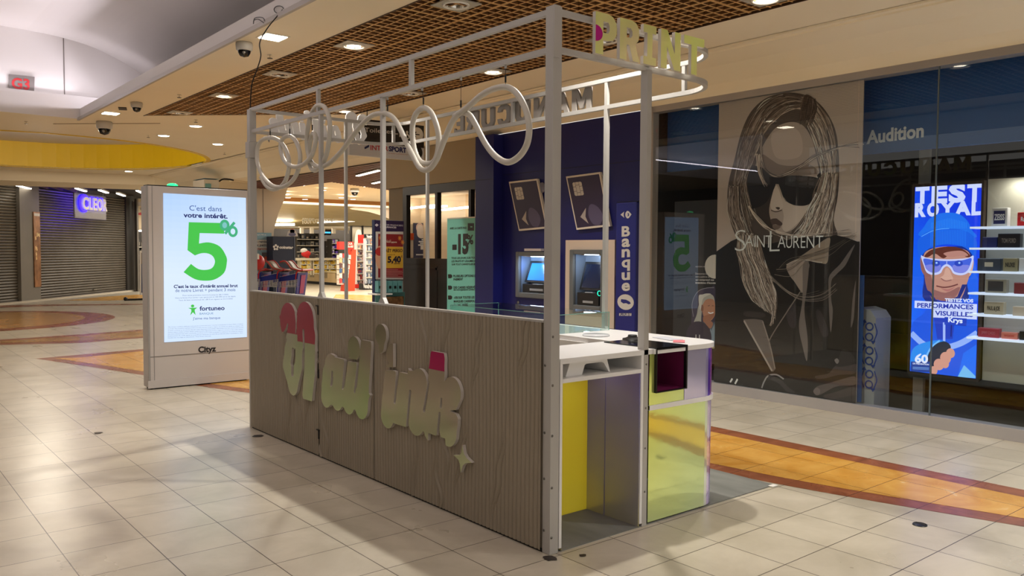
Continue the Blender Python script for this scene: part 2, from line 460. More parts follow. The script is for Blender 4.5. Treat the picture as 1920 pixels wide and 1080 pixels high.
# ---------------------------------------------------------------- ceilings
CREAM = noisy('cream_ceiling_paint', (238, 225, 198), (242, 230, 204), .7, .62)
WHITEP = noisy('white_vault_paint', (214, 208, 204), (220, 214, 210), .5, .65)
GREYF = mat('grey_fascia', (176, 168, 162), .45)
YELLOW = noisy('yellow_paint', (226, 188, 12), (230, 192, 18), .8, .5)
VOID = mat('ceiling_void', (22, 15, 9), .95)
hole = ring(3.2, 20.1, 3.6, 72)
cl = MB()
outer = [(3.05, -6), (3.71, -6), (3.71, 13.31), (6.05, 11.1), (6.05, -6), (6.78, -6), (6.78, 25.4), (-9, 25.4), (-9, 14.3), (3.05, 14.3)]
cl.prism([outer, hole[::-1]], lambda a, b: (a, b, ZC), (0, 0, .02), CREAM)
# sloping soffit down to the shop fronts, its bead and underside
prof = [(6.775, ZC+.005), (6.785, ZC-.018), (6.84, ZC-.020), (6.85, ZC-.034), (7.15, ZC-.085), (7.45, ZC-.2), (7.60, 3.27)]
for (x0, z0), (x1, z1) in zip(prof, prof[1:]):
    cl.quad((x0, -6, z0), (x0, 26, z0), (x1, 26, z1), (x1, -6, z1), CREAM)
cl.quad((7.6, 10.1, 3.27), (7.6, 26, 3.27), (8.1, 26, 3.24), (8.1, 10.1, 3.24), CREAM)
cl.build('ceiling', kind='structure')
yl = MB()
for i in range(72):
    a, b = hole[i], hole[(i+1) % 72]
    yl.quad((*a, ZC-.01), (*b, ZC-.01), (*b, ZC+.62), (*a, ZC+.62), YELLOW)
    o0, o1 = [(3.2+(p[0]-3.2)*1.025, 20.1+(p[1]-20.1)*1.025) for p in (a, b)]
    yl.quad((*o0, ZC-.01), (*o1, ZC-.01), (*b, ZC-.01), (*a, ZC-.01), YELLOW)
    yl.quad((*o0, ZC-.01), (*o1, ZC-.01), (*o1, ZC), (*o0, ZC), YELLOW)
yl.prism([hole], lambda a, b: (a, b, ZC+.62), (0, 0, 0), WHITEP)
yl.build('ceiling', kind='structure')
# open cell ceiling: wooden modules of six cells, doubled slats where modules meet
WOODSHADE = noisy('cell_slat_painted_shade', (112, 74, 40), (126, 86, 50), 9, .6, stretch=(1, 1, 1)); WOODLIT = noisy('cell_slat_painted_lit_edge', (206, 158, 98), (220, 174, 114), 9, .5)  # depth shading put into the colour: darker slat sides, lighter bottom strip
gc = MB(); zt = ZC+.005; zb = ZC+.075; w = .011
def far_y(x): return 13.31+(x-3.71)*(11.1-13.31)/(6.05-3.71)
xs = []
k = 0
while 3.71+.1*k <= 6.05+1e-6:
    x = 3.71+.1*k; xs += [x] if k % 6 else [x-.008, x+.008]; k += 1
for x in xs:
    x = min(max(x, 3.716), 6.044); gc.box(x-w/2, x+w/2, -6, far_y(x), zt+.004, zb, WOODSHADE); gc.box(x-w/2, x+w/2, -6, far_y(x), zt, zt+.004, WOODLIT)
k = 0
while -6+.1*k < 13.3:
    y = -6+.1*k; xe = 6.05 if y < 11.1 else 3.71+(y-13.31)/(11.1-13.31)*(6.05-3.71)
    for yy in ([y] if k % 6 else [y-.008, y+.008]): gc.box(3.71, xe, yy-w/2, yy+w/2, zt+.004, zb, WOODSHADE); gc.box(3.71, xe, yy-w/2, yy+w/2, zt+.0003, zt+.004, WOODLIT)
    k += 1
gc.build('ceiling', kind='structure')
vd = MB(); FR = mat('brown_frame', (70, 46, 26), .6)
vd.quad((3.5, -6.2, 3.95), (6.3, -6.2, 3.95), (6.3, 13.6, 3.95), (3.5, 13.6, 3.95), VOID)
vd.box(3.70, 3.712, -6, 13.31, ZC-.006, ZC+.37, FR); vd.box(6.048, 6.06, -6, 11.1, ZC-.006, ZC+.37, FR)
vd.quad((3.71, 13.31, ZC), (6.05, 11.1, ZC), (6.05, 11.1, 3.95), (3.71, 13.31, 3.95), FR)
for y in np.arange(-5, 13, 1.2): vd.box(3.71, 6.05, y, y+.05, 3.80, 3.86, FR)
vd.build('ceiling', kind='structure')
# atrium fascia, cove ledge and vault
fa = MB()
fa.box(3.03, 3.06, -6, 14.3, ZC-.008, 3.73, WHITEP); fa.box(3.06, 4.25, -6, 14.55, 3.70, 3.73, WHITEP)
fa.box(3.0, 3.03, -6, 14.3, ZC-.03, ZC+.012, GREYF)
fa.build('trim_11', kind='structure')
vt = MB()
arc = [(4.30, 3.73), (4.27, 4.15), (4.14, 4.33), (4.05, 4.41), (3.9, 4.50), (3.6, 4.64), (3.25, 4.765), (2.88, 4.83), (2.5, 4.86), (1.8, 4.88), (-2, 4.9), (-9, 4.9)]
arc = [tuple(p) for p in spline(arc, 4)]
for (a, b), (c, d) in zip(arc, arc[1:]):
    vt.add([(a, -6, b), (a, 14.5, b), (c, 14.5, d), (c, -6, d)], [(0, 1, 2, 3)], WHITEP, True)
vt.build('ceiling', kind='structure')
tw = MB()
tw.prism([[(a, b) for a, b in arc] + [(-9, 3.9), (4.3, 3.9)]], lambda a, b: (a, 14.5, b), (0, .05, 0), WHITEP)
tw.quad((-9, 14.28, 3.574), (3.06, 14.28, 3.574), (3.5, 14.22, 3.92), (-9, 14.34, 3.92), WHITEP)
tw.box(-9, 4.2, 14.3, 14.5, 3.90, 3.92, WHITEP)
SEAM = mat('panel_seam', (120, 112, 106), .7)
for x in (2.87, .55): tw.box(x-.006, x+.006, 14.492, 14.5, 3.92, 4.83, SEAM)
tw.build('wall_far', kind='structure')

# far end: beam, dark slatted ceiling, shutter wall
GREYW = noisy('grey_pier_paint', (112, 106, 96), (120, 113, 102), 1.5, .55)
w0 = np.array([4.71, 27.84, 0]); w1 = np.array([8.20, 31.96, 0]); wu = (w1-w0)/np.linalg.norm(w1-w0)
wn = np.array([wu[1], -wu[0], 0.0])          # faces the camera
def WP(u, z, off=0.0):
    """point of the shuttered front: u metres along it from the pier, z up, off towards us"""
    return w0+wu*u+wn*off+np.array([0, 0, z])
def wbox(mb, u0, u1, z0, z1, o0, o1, M):
    return mb.hexa([WP(u0, z0, o1), WP(u1, z0, o1), WP(u1, z1, o1), WP(u0, z1, o1)], wn*(o0-o1), M)
bm = MB()
pa = [at(-60, 316, 2, ZC), at(0, 318, 2, ZC), at(180, 325, 2, ZC), at(290, 329, 2, ZC), at(330, 331, 2, ZC)]
for a, b in zip(pa, pa[1:]):
    a2, b2 = a-np.array([0, 0, .27]), b-np.array([0, 0, .27])
    bm.quad(a, b, b2, a2, CREAM)
    bm.quad(a2, b2, b2+np.array([.1, .5, -.10]), a2+np.array([.1, .5, -.10]), CREAM)
    bm.quad(a2+np.array([.1, .5, -.10]), b2+np.array([.1, .5, -.10]), b2+np.array([.1, .5, .1]), a2+np.array([.1, .5, .1]), FR)
bm.build('trim_12', kind='structure')
ds = MB(); DK = mat('dark_ceiling', (34, 26, 20), .8); SL = mat('dark_slat', (96, 70, 54), .6)
ds.add([(-9, 26.6, 3.5), (3.4, 25.5, 3.5), (6.9, 24.4, 3.5), (9.5, 23.4, 3.5), (13, 36, 3.5), (-9, 36, 3.5)], [(0, 1, 2, 3, 4, 5)], DK)
for i in range(46):
    x = -6+i*.28
    ds.obox((x, 30.8, 3.40), (.02, 0, 0), (1.9, 4.9, 0), (0, 0, .05), SL)
ds.build('ceiling', kind='structure')
wl = MB()
wbox(wl, -.95, 0, 0, 3.45, -.3, .08, GREYW)
wbox(wl, 5.42, 5.95, 0, 3.45, -.3, .05, mat('dark_pier', (58, 54, 50), .5))
wbox(wl, 5.95, 6.2, 0, 3.3, -.3, .12, GREYW)
wbox(wl, -7, 6.2, 3.25, 3.55, -.3, -.06, mat('dark_pier', (58, 54, 50), .5))
wbox(wl, -7, 6.25, 0, .05, -.3, .14, mat('pale_sill', (186, 176, 158), .4))
wl.build('wall_far', kind='structure')
SHUT = noisy('shutter_slats', (96, 88, 76), (106, 98, 86), 2, .45, metal=.3)
def shutter(name, u0, u1, **kw):
    s = MB(); n = 40; h = 3.3/n
    for i in range(n):
        z = .05+i*h
        pr = [(z, -.055), (z+h*.15, -.02), (z+h*.5, -.005), (z+h*.85, -.02), (z+h, -.055)]
        for (za, oa), (zb_, ob) in zip(pr, pr[1:]):
            s.add([WP(u0, za, oa), WP(u1, za, oa), WP(u1, zb_, ob), WP(u0, zb_, ob)], [(0, 1, 2, 3)], SHUT, True)
    wbox(s, u0, u1, .05, .10, -.06, .0, mat('shutter_rail', (70, 64, 58), .4, .4))
    return s
t = thing('roller_shutter', 'wide grey brown roller shutter closed behind the hanging CLEOR sign', 'shutter', tuple(WP(0, 0)))
shutter('s', 0.0, 5.42).build('slat_curtain', t)
hh = MB(); wbox(hh, 3.1, 3.3, .17, .20, -.02, .04, mat('steel', (180, 180, 180), .3, 1)); hh.build('lock', t)
t = thing('roller_shutter', 'closed grey brown roller shutter at the left edge, left of the copper pier panel', 'shutter', tuple(WP(-4, 0)))
shutter('s', -7, -.95).build('slat_curtain', t)
# copper advert on the pier
COP = noisy('copper_print', (104, 70, 48), (170, 122, 84), 6, .35, metal=.5, stretch=(1, 1, .5))
t = thing('pier_panel', 'narrow copper coloured advert panel on the grey pier between two shutters', 'advert panel', tuple(WP(-.2, .41)))
a = MB(); wbox(a, -.34, -.02, .42, 2.62, .08, .11, COP); a.build('panel', t)
a = MB(); wbox(a, -.32, -.04, 2.50, 2.58, .11, .115, mat('white_print', (225, 220, 210), .5)); a.build('label_strip', t)
a = MB()
for i in range(9):
    u = -.30+.24*random.random(); z = 1.1+.9*random.random()
    a.prism([[(u, z), (u+.06, z+.03), (u+.04, z+.13), (u-.01, z+.10)]], lambda p, q: WP(p, q, .1125), (0, 0, 0), noisy('gold_print', (214, 170, 110), (236, 210, 160), 12, .3, metal=.3))
a.build('picture', t)
# CLEOR sign
CL = mat('blue_light', (20, 10, 200), .5, emit=(38, 20, 255), es=5)
t = thing('shop_sign', 'transparent hanging CLEOR sign glowing blue in front of the wide shutter', 'shop sign', tuple(WP(1.9, 2.57, .6)))
a = MB(); wbox(a, 1.12, 3.05, 2.50, 3.28, .48, .52, mat('sign_plate', (118, 108, 128), .25)); a.build('plate', t)
a = MB(); wbox(a, 1.16, 3.0, 2.53, 2.70, .521, .523, mat('sign_strip', (140, 134, 132), .4)); a.build('lower_strip', t)
def shop3(mb, s, u0, u1, z, h, off, M, bold=.03, th=.05): mb.text(s, WP(u0, z, off), WP(u1, z, off), h, M, thick=-wn*th, bold=bold)
for ch, u0, u1 in (('C', 1.47, 1.83), ('L', 1.88, 2.06), ('E', 2.11, 2.33), ('O', 2.36, 2.68), ('R', 2.73, 2.98)):
    a = MB(); shop3(a, ch, u0-.07, u1-.04, 2.83, .36, .545, CL, .045, .02); a.build('halo_letter', t)
    a = MB(); shop3(a, ch, u0, u1, 2.80, .36, .60, mat('sign_letter', (214, 206, 196), .4, emit=(214, 200, 180), es=.25), .03); a.build('letter', t)
a = MB(); a.tube([WP(1.62+.26*math.cos(q), 2.98+.25*math.sin(q), .56) for q in np.linspace(.35*PI, 1.62*PI, 14)], .035, CL, 8); a.build('crescent', t)
for s_, u0, u1 in (('jewellery', 1.7, 2.3),): pass
for u in (1.3, 2.9):
    a = MB(); a.cyl(WP(u, 3.28, .5), WP(u, 3.5, .5), .008, mat('steel', (180, 180, 180), .3, 1), 6); a.build('hanger', t)
area(tuple(WP(2.1, 3.0, .42)), 1.6, .35, 14, (.12, .06, 1), tuple(-wn+np.array([0, 0, -.1])), 'sign_glow_lamp')
# tube lights under the dark ceiling
TUBE = mat('tube_light_glass', (255, 250, 240), .4, emit=(255, 246, 230), es=7)
protos = {}
def tube_light(px, py, ln, ang, z, label, group):
    c = at(px, py, 2, z)
    if group not in protos:
        t = thing('tube_light', label, 'ceiling light', tuple(c), group)
        MB().box(c[0]-ln/2, c[0]+ln/2, c[1]-.05, c[1]+.05, c[2]+.025, c[2]+.07, mat('lamp_body', (190, 185, 175), .4)).build('housing', t)
        MB().box(c[0]-ln/2+.01, c[0]+ln/2-.01, c[1]-.04, c[1]+.04, c[2], c[2]+.025, TUBE).build('diffuser', t)
        t.rotation_euler = (0, 0, ang); protos[group] = t
    else:
        copy_thing(protos[group], tuple(c), ang, label, group)
g = 'tube lights before the shutters'
for (px, py, d) in ((45, 352, 'leftmost of the row, above the grey pier'), (152, 357, 'above the C of the blue sign'), (194, 360, 'above the end of the blue sign'),
                    (227, 366, 'lowest of the row, right of the blue sign'), (263, 361, 'rightmost of the row beside the totem')):
    tube_light(px, py, 1.3, R(67), 3.27, 'short tube light under dark slats, '+d, g)

# ---------------------------------------------------------------- storefront, its frame, the beige wall and glazing on the right
XS = 7.60
SILL = noisy('grey_shopfront_metal', (158, 152, 150), (166, 160, 156), 1.2, .42)
fr = MB()
fr.box(XS-.03, XS+.12, -6, 6.70, 0, .105, SILL)
fr.box(XS-.02, XS+.12, -6, 6.70, 3.215, 3.32, SILL)
fr.box(XS-.05, XS+.10, 6.60, 6.70, 0, 3.27, noisy('pink_grey_post', (186, 172, 158), (192, 178, 164), 2, .45))
fr.box(XS-.02, XS+.12, -6.1, -5.9, 0, 3.3, SILL)
fr.build('window_1', kind='structure')
def glass(name='glass_pane', tint=(.80, .86, .90), ior=1.55, rough=0.0):
    if name in MATS: return MATS[name]
    M = bpy.data.materials.new(name); M.use_nodes = True; N = M.node_tree.nodes; L = M.node_tree.links; N.clear()
    o = N.new('ShaderNodeOutputMaterial'); mx = N.new('ShaderNodeMixShader'); tr = N.new('ShaderNodeBsdfTransparent')
    gl = N.new('ShaderNodeBsdfGlossy'); fz = N.new('ShaderNodeFresnel'); fz.inputs['IOR'].default_value = ior
    gl.inputs['Roughness'].default_value = rough; tr.inputs['Color'].default_value = (*tint, 1)
    ge = N.new('ShaderNodeNewGeometry'); mr = N.new('ShaderNodeMapRange'); mr.inputs['To Min'].default_value = ior; mr.inputs['To Max'].default_value = 1/ior
    L.new(ge.outputs['Backfacing'], mr.inputs['Value']); L.new(mr.outputs[0], fz.inputs['IOR'])
    gl.inputs['Color'].default_value = (1, 1, 1, 1)
    L.new(fz.outputs[0], mx.inputs[0]); L.new(tr.outputs[0], mx.inputs[1]); L.new(gl.outputs[0], mx.inputs[2]); L.new(mx.outputs[0], o.inputs[0])
    MATS[name] = M; return M
GL = glass()
gp = MB()
for y0, y1 in ((6.60, 5.69), (5.685, 4.05), (4.045, 3.312), (3.306, .6), (.594, -2), (-2.006, -5.9)):
    gp.quad((XS, y0, .105), (XS, y1, .105), (XS, y1, 3.215), (XS, y0, 3.215), GL)
gp.build('window_1', kind='structure')
gs = MB(); gs.box(XS-.006, XS+.006, 3.303, 3.315, .105, 3.215, mat('glass_edge', (90, 100, 104), .2)); gs.build('window_1', kind='structure')
lw_ = MB(); lw_.box(-6.6, -6.5, -9, 24, 0, 3.8, noisy('left_shutters', (84, 76, 68), (98, 90, 80), .6, .5)); lw_.box(-9, 44, 45.8, 46, 0, 6, CREAM); lw_.box(29.8, 30, 18, 46, 0, 6, CREAM); lw_.build('wall_left', kind='structure')
# shop interior shell
DARK = noisy('dark_shop_wall', (46, 44, 46), (52, 50, 50), 1, .7)
sh = MB()
sh.quad((7.72, -6, .01), (12, -6, .01), (12, 6.7, .01), (7.72, 6.7, .01), mat('shop_floor', (72, 68, 62), .5))
sh.quad((12, -6, 0), (12, 6.7, 0), (12, 6.7, 3.3), (12, -6, 3.3), DARK)
sh.quad((7.6, 6.69, 0), (12, 6.69, 0), (12, 6.69, 3.3), (7.6, 6.69, 3.3), DARK)
sh.quad((7.6, -6, 0), (12, -6, 0), (12, -6, 3.3), (7.6, -6, 3.3), DARK)
sh.quad((7.6, -6, 3.3), (12, -6, 3.3), (12, 6.7, 3.3), (7.6, 6.7, 3.3), DARK)
sh.build('wall_right', kind='structure')

BEIGE = noisy('beige_wall_paint', (154, 138, 108), (160, 144, 114), .8, .6)
bw = MB()
bw.box(7.58, 8.0, 9.9, 12.72, 2.64, 3.27, BEIGE)
bw.box(7.64, 7.70, 12.20, 12.72, 0, 2.64, noisy('taupe_pilaster', (126, 112, 88), (132, 118, 94), 1, .6))
bw.build('wall_right', kind='structure')
BLK = mat('black_window_frame', (30, 26, 24), .4)
wf = MB()
wf.box(7.60, 7.68, 9.9, 12.20, 2.50, 2.64, BLK); wf.box(7.60, 7.68, 9.9, 12.2, 1.33, 1.43, BLK)
for y0, y1 in ((12.08, 12.2), (11.15, 11.22), (10.24, 10.30), (9.9, 9.95)): wf.box(7.60, 7.68, y0, y1, 1.43, 2.5, BLK)
wf.box(7.61, 7.67, 9.9, 12.2, 0, 1.33, mat('black_lower_panel', (34, 30, 26), .35))
wf.box(7.60, 7.612, 11.16, 11.2, 0.02, 1.3, BLK); wf.box(7.60, 7.62, 9.9, 12.2, 1.24, 1.28, BLK)
wf.quad((7.64, 9.95, 1.43), (7.64, 12.08, 1.43), (7.64, 12.08, 2.5), (7.64, 9.95, 2.5), glass('office_glass', (.95, .95, .93), 1.5))
wf.build('window_2', kind='structure')
# lit room behind the black window
PLYW = noisy('pale_wood_wall', (206, 172, 128), (216, 184, 142), 1.5, .5, stretch=(1, 1, .2))
rm = MB(); RW = mat('room_wall', (226, 206, 176), .7)
rm.add([(7.95, 8.6, 2.75), (10.5, 8.6, 2.75), (10.5, 16.0, 2.75), (9.75, 16.0, 2.75), (7.95, 13.1, 2.75)], [(0, 1, 2, 3, 4)], RW)
rm.box(10.4, 10.5, 8.6, 14.2, 0, 2.75, PLYW); rm.box(10.34, 10.4, 12.9, 12.96, 0, 2.75, mat('wood_edge', (150, 116, 76), .5))
rm.box(7.95, 10.5, 8.5, 8.6, 0, 2.75, PLYW)
rm.box(9.75, 10.5, 16.0, 16.05, 0, 2.75, RW); rm.box(10.45, 10.5, 14.2, 16.0, 0, 2.75, RW)
rm.build('wall_right', kind='structure')
# ---------------------------------------------------------------- kiosk
X0, X1, Y0, Y1 = 2.82, 4.28, 3.11, 7.07
WMET = mat('white_painted_metal', (176, 172, 166), .38)
WLAM = mat('white_laminate', (232, 230, 228), .3)
ALU = mat('grey_aluminium', (168, 164, 158), .35, .3)
PANEL = noisy('ribbed_board', (146, 134, 116), (149, 137, 119), 3, .55)
SCREW = mat('screw_steel', (120, 116, 110), .35, .8)
kio = thing('kiosk', 'open white framed kiosk with ribbed front panel and PRINT letters on its end', 'kiosk', (3.5, 5.0, 0))
def film(name, stops, rough=.16, scale=.9, sh=.5, bump=.25, metal=.8, inz=0):
    """dichroic film: the tint turns with the angle it is seen at and along its own waves"""
    M = mat(name, (200, 200, 80), rough, metal); N, L, b = nodes(M)
    geo = N.new('ShaderNodeNewGeometry'); nz = N.new('ShaderNodeTexNoise'); nz.inputs['Scale'].default_value = scale
    nz.inputs['Detail'].default_value = 2; mp = N.new('ShaderNodeMapping'); mp.inputs['Scale'].default_value = (1, 1, 1.2)
    L.new(geo.outputs['Position'], mp.inputs[0]); L.new(mp.outputs[0], nz.inputs['Vector'])
    lw = N.new('ShaderNodeLayerWeight'); lw.inputs[0].default_value = .5
    a = N.new('ShaderNodeMath'); a.operation = 'MULTIPLY_ADD'; a.inputs[1].default_value = sh; L.new(nz.outputs[0], a.inputs[0])
    L.new(lw.outputs['Facing'], a.inputs[2])
    rp = N.new('ShaderNodeValToRGB'); el = rp.color_ramp.elements
    el[0].position = stops[0][0]; el[0].color = (*lin(stops[0][1]), 1); el[1].position = stops[-1][0]; el[1].color = (*lin(stops[-1][1]), 1)
    for p, c in stops[1:-1]:
        e = el.new(p); e.color = (*lin(c), 1)
    src = a.outputs[0]
    if inz:   # the tint also shifts with how steeply it is looked down upon
        sp = N.new('ShaderNodeSeparateXYZ'); L.new(geo.outputs['Incoming'], sp.inputs[0]); q = N.new('ShaderNodeMath'); q.operation = 'MULTIPLY_ADD'; q.inputs[1].default_value = inz
        L.new(sp.outputs[2], q.inputs[0]); L.new(src, q.inputs[2]); src = q.outputs[0]
    L.new(src, rp.inputs[0]); L.new(rp.outputs[0], b.inputs['Base Color'])
    n2 = N.new('ShaderNodeTexNoise'); n2.inputs['Scale'].default_value = 14; n2.inputs['Detail'].default_value = 3
    L.new(geo.outputs['Position'], n2.inputs['Vector'])
    bp = N.new('ShaderNodeBump'); bp.inputs['Strength'].default_value = bump; bp.inputs['Distance'].default_value = .004
    L.new(n2.outputs[0], bp.inputs['Height']); L.new(bp.outputs[0], b.inputs['Normal'])
    return M
F_YEL = film('iridescent_film_yellow', [(.2, (255, 215, 80)), (.42, (255, 240, 95)), (.62, (255, 252, 110)), (.85, (240, 255, 150)), (1, (230, 220, 250))], .13, 1.6, .55, .35, metal=.3)
def see_through(M, col, fac):
    """the film also lets some light through from behind"""
    N, L, b = nodes(M); out = [n for n in N if n.type == 'OUTPUT_MATERIAL'][0]
    tr = N.new('ShaderNodeBsdfTranslucent'); tr.inputs[0].default_value = (*lin(col), 1); mx = N.new('ShaderNodeMixShader'); mx.inputs[0].default_value = fac
    L.new(b.outputs[0], mx.inputs[1]); L.new(tr.outputs[0], mx.inputs[2]); L.new(mx.outputs[0], out.inputs[0])
see_through(F_YEL, (255, 242, 110), .65)
F_LIL = film('iridescent_film_lilac', [(.55, (120, 108, 215)), (.68, (140, 140, 205)), (.80, (170, 168, 176)), (.92, (214, 204, 120)), (1, (200, 190, 150))], .25, 1.5, .22, .35, metal=.45, inz=1.35)
F_BODY = film('iridescent_film_body', [(.22, (255, 252, 80)), (.42, (250, 255, 105)), (.58, (226, 250, 190)), (.78, (236, 226, 250)), (.92, (130, 80, 225)), (1, (220, 210, 250))], .07, .8, .35, .12, metal=.7)
F_GRN = film('mirror_film_green', [(.2, (128, 164, 100)), (.5, (168, 188, 142)), (.75, (176, 166, 150)), (1, (146, 172, 116))], .12, 1.4, .7, .1, metal=.85)
F_PNT = film('mirror_film_print', [(.1, (150, 250, 150)), (.35, (226, 246, 160)), (.6, (250, 236, 190)), (.8, (238, 250, 150)), (1, (215, 250, 170))], .14, 2.4, .8, .15, metal=.35)
PINK = mat('pink_film', (160, 44, 62), .12, .6); MAGE = mat('magenta_film', (176, 20, 90), .15, .4)
EDGE = mat('letter_edge', (196, 188, 178), .5)

# corner posts
def post(x, y, z1, wx=.06, wy=.06, x_c=None, nm='corner_post'):
    a = MB(); a.box(x, x+wx, y, y+wy, 0, z1, WMET); o = a.build(nm, kio, bevel=.003)
    return o
p = post(X0, Y0, 2.80)
for z in (.09, .35, .62, .88, 1.13):
    s = MB(); s.lathe([(0, .0), (.007, 0), (.007, -.002), (0, -.003)], (X0+.012, Y0-.0, z), SCREW, 10, 'y'); s.build('screw', p)
for z in (.09, .36, .60, .95):
    s = MB(); s.lathe([(0, 0), (.007, 0), (.007, -.002), (0, -.003)], (X0, Y0+.045, z+.03), SCREW, 10, 'x'); s.build('screw', p)
p = post(X0, Y1-.06, 2.78)
s = MB(); s.box(X0-.012, X0+.075, Y1-.075, Y1+.012, 2.36, 2.50, WMET); s.build('clamp', p, bevel=.004)
# ring rails above: a closed loop round the plan, on the far side with rounded corners
def rail_loop(z):
    r = .30; pts = [(X0+.03, Y0+.03)]
    cx, cy = X1-r, Y0+.03+r
    pts += [(cx+r*math.sin(a), cy-r*math.cos(a)) for a in np.linspace(0, PI/2, 12)]
    cy = Y1-.03-r
    pts += [(cx+r*math.cos(a), cy+r*math.sin(a)) for a in np.linspace(0, PI/2, 12)]
    pts += [(X0+.03, Y1-.03)]
    return pts
def sweep(mb, pts, z, w, h, M, closed=True):
    """square bar of section w x h along a plan path"""
    P = [np.array(p) for p in pts]; k = len(P); vs = []
    for i in range(k):
        a, b = P[(i-1) % k], P[(i+1) % k]; t1 = P[i]-a; t2 = b-P[i]
        t1 = t1/np.linalg.norm(t1); t2 = t2/np.linalg.norm(t2); n1 = np.array([t1[1], -t1[0]]); n2 = np.array([t2[1], -t2[0]])
        n = n1+n2; n = n/np.linalg.norm(n); n = n/max(.5, n@n1)
        for sx, zz in ((1, 0), (-1, 0), (-1, h), (1, h)):
            q = P[i]+n*sx*w/2; vs.append((q[0], q[1], z+zz))
    fs = [(i*4+j, i*4+(j+1) % 4, ((i+1) % k)*4+(j+1) % 4, ((i+1) % k)*4+j) for i in range(k) for j in range(4)]
    mb.add(vs, fs, M)
for z in (2.575, 2.765):
    a = MB(); sweep(a, rail_loop(z), z, .028, .028, WMET); a.build('ring_rail', kio)
def upright(x, y, z0, z1, w=.026, nm='upright', foot=None):
    a = MB(); a.box(x-w/2, x+w/2, y-w/2, y+w/2, z0, z1, WMET)
    if foot:
        for d in (-1, 1):
            a.add([(x-w/2, y+d*w/2, z0), (x+w/2, y+d*w/2, z0), (x-w/2, y+d*(w/2+.04), z0), (x+w/2, y+d*(w/2+.04), z0), (x-w/2, y+d*w/2, z0+.05), (x+w/2, y+d*w/2, z0+.05)],
                  [(0, 1, 5, 4), (2, 3, 5, 4), (0, 2, 4), (1, 3, 5), (0, 1, 3, 2)], WMET)
    return a.build(nm, kio)
XF, XB, YF, YE = X0+.03, X1, Y0+.03, Y1-.03
for y in (5.72, 4.82): upright(XF, y, 1.20, 2.58, .028, foot=1)
for y in (5.76, 4.47): upright(XF, y, 2.60, 2.77, nm='short_upright')
upright(XB, 6.44, .0, 2.58); upright(XB, 4.15, .98, 2.58, .03, foot=1)
upright(3.76, YE, .0, 2.77)
for y in (3.46, 4.15, 5.2, 6.44): upright(XB, y, 2.60, 2.77, nm='short_upright')
upright(4.22, YE-.1, 2.60, 2.77, nm='short_upright'); upright(3.545, YF-.01, 2.60, 2.77, nm='short_upright')
a = MB(); a.box(3.527, 3.567, Y0, Y0+.05, 0, 2.58, WMET); p = a.build('slim_post', kio, bevel=.003)
for z in (.2, .45, .68, .93):
    s = MB(); s.lathe([(0, 0), (.006, 0), (.006, -.002), (0, -.003)], (3.547, Y0, z), SCREW, 10, 'y'); s.build('screw', p)
a = MB(); a.box(X0, X0+.04, Y0-.006, Y0, 2.54, 2.80, WMET); a.build('corner_plate', kio)

# ribbed front panels with carved wavy grain
def panel(y0, y1, seed, nm='front_panel'):
    rng = np.random.RandomState(seed); dy, dz = .003, .012
    ny, nz = int(round((y1-y0)/dy))+1, int(1.19/dz)+1
    Y = np.linspace(y0, y1, ny); Z = np.linspace(.012, 1.200, nz); yy, zz = np.meshgrid(Y, Z, indexing='ij')
    warp = yy+.004*np.sin(zz*5+yy*3.1)
    rb = np.abs(((warp/.034)+.5)%1-.5)*.034; h = .008*(1-np.exp(-(rb/.0045)**2))
    for i in range(int((y1-y0)*7)):
        yc = rng.uniform(y0, y1); zc = rng.choice([rng.uniform(.78, 1.2), rng.uniform(0, .5), rng.uniform(.3, .9)]); L_ = rng.uniform(.16, .34)
        A = rng.uniform(.03, .07)*rng.choice([-1, 1]); t = (zz-zc)/L_
        c = yc+A*np.tanh(2.2*t)+.015*np.sin(6*t)
        w = .010*np.clip(1-t*t, .05, 1); d = (yy-c)/w; e_ = np.clip(1-t*t, 0, 1)**.5
        k_ = np.where(np.abs(t) < 1, np.exp(-(d/3.2)**4)*e_, 0); h = h*(1-k_)+.008*k_
        h += np.where(np.abs(t) < 1, .008*np.exp(-d*d)*e_-.010*np.exp(-((np.abs(d)-1.9)/.55)**2)*e_, 0)
    V = np.stack([X0-.002-h+0*yy, yy, zz], -1).reshape(-1, 3)
    fs = [(i*nz+j, i*nz+j+1, (i+1)*nz+j+1, (i+1)*nz+j) for i in range(ny-1) for j in range(nz-1)]
    a = MB(); a.add(V, fs, PANEL, True)
    a.box(X0+.003, X0+.02, y0, y1, .012, 1.200, PANEL)
    return a.build(nm, kio)
pn3 = panel(Y0+.064, 4.873, 3); pn2 = panel(4.879, 5.697, 5); pn1 = panel(5.703, Y1-.055, 8)
a = MB(); a.box(X0-.008, X0+.035, Y0+.06, Y1-.06, 1.200, 1.212, WMET); a.build('cap_rail', kio)
a = MB(); a.box(X0, X0+.03, Y0+.06, Y1-.06, 0, .02, mat('dark_gap', (30, 26, 22), .8)); a.build('plinth', kio)
BLKM = mat('black_metal', (24, 22, 22), .4, .3)
for z in (1.08, .60, .14):
    a = MB(); a.box(X0-.016, X0-.004, 5.693, 5.707, z, z+.07, BLKM); a.box(X0-.016, X0-.004, 5.70, 5.735, z+.062, z+.070, BLKM); a.build('hinge', kio)
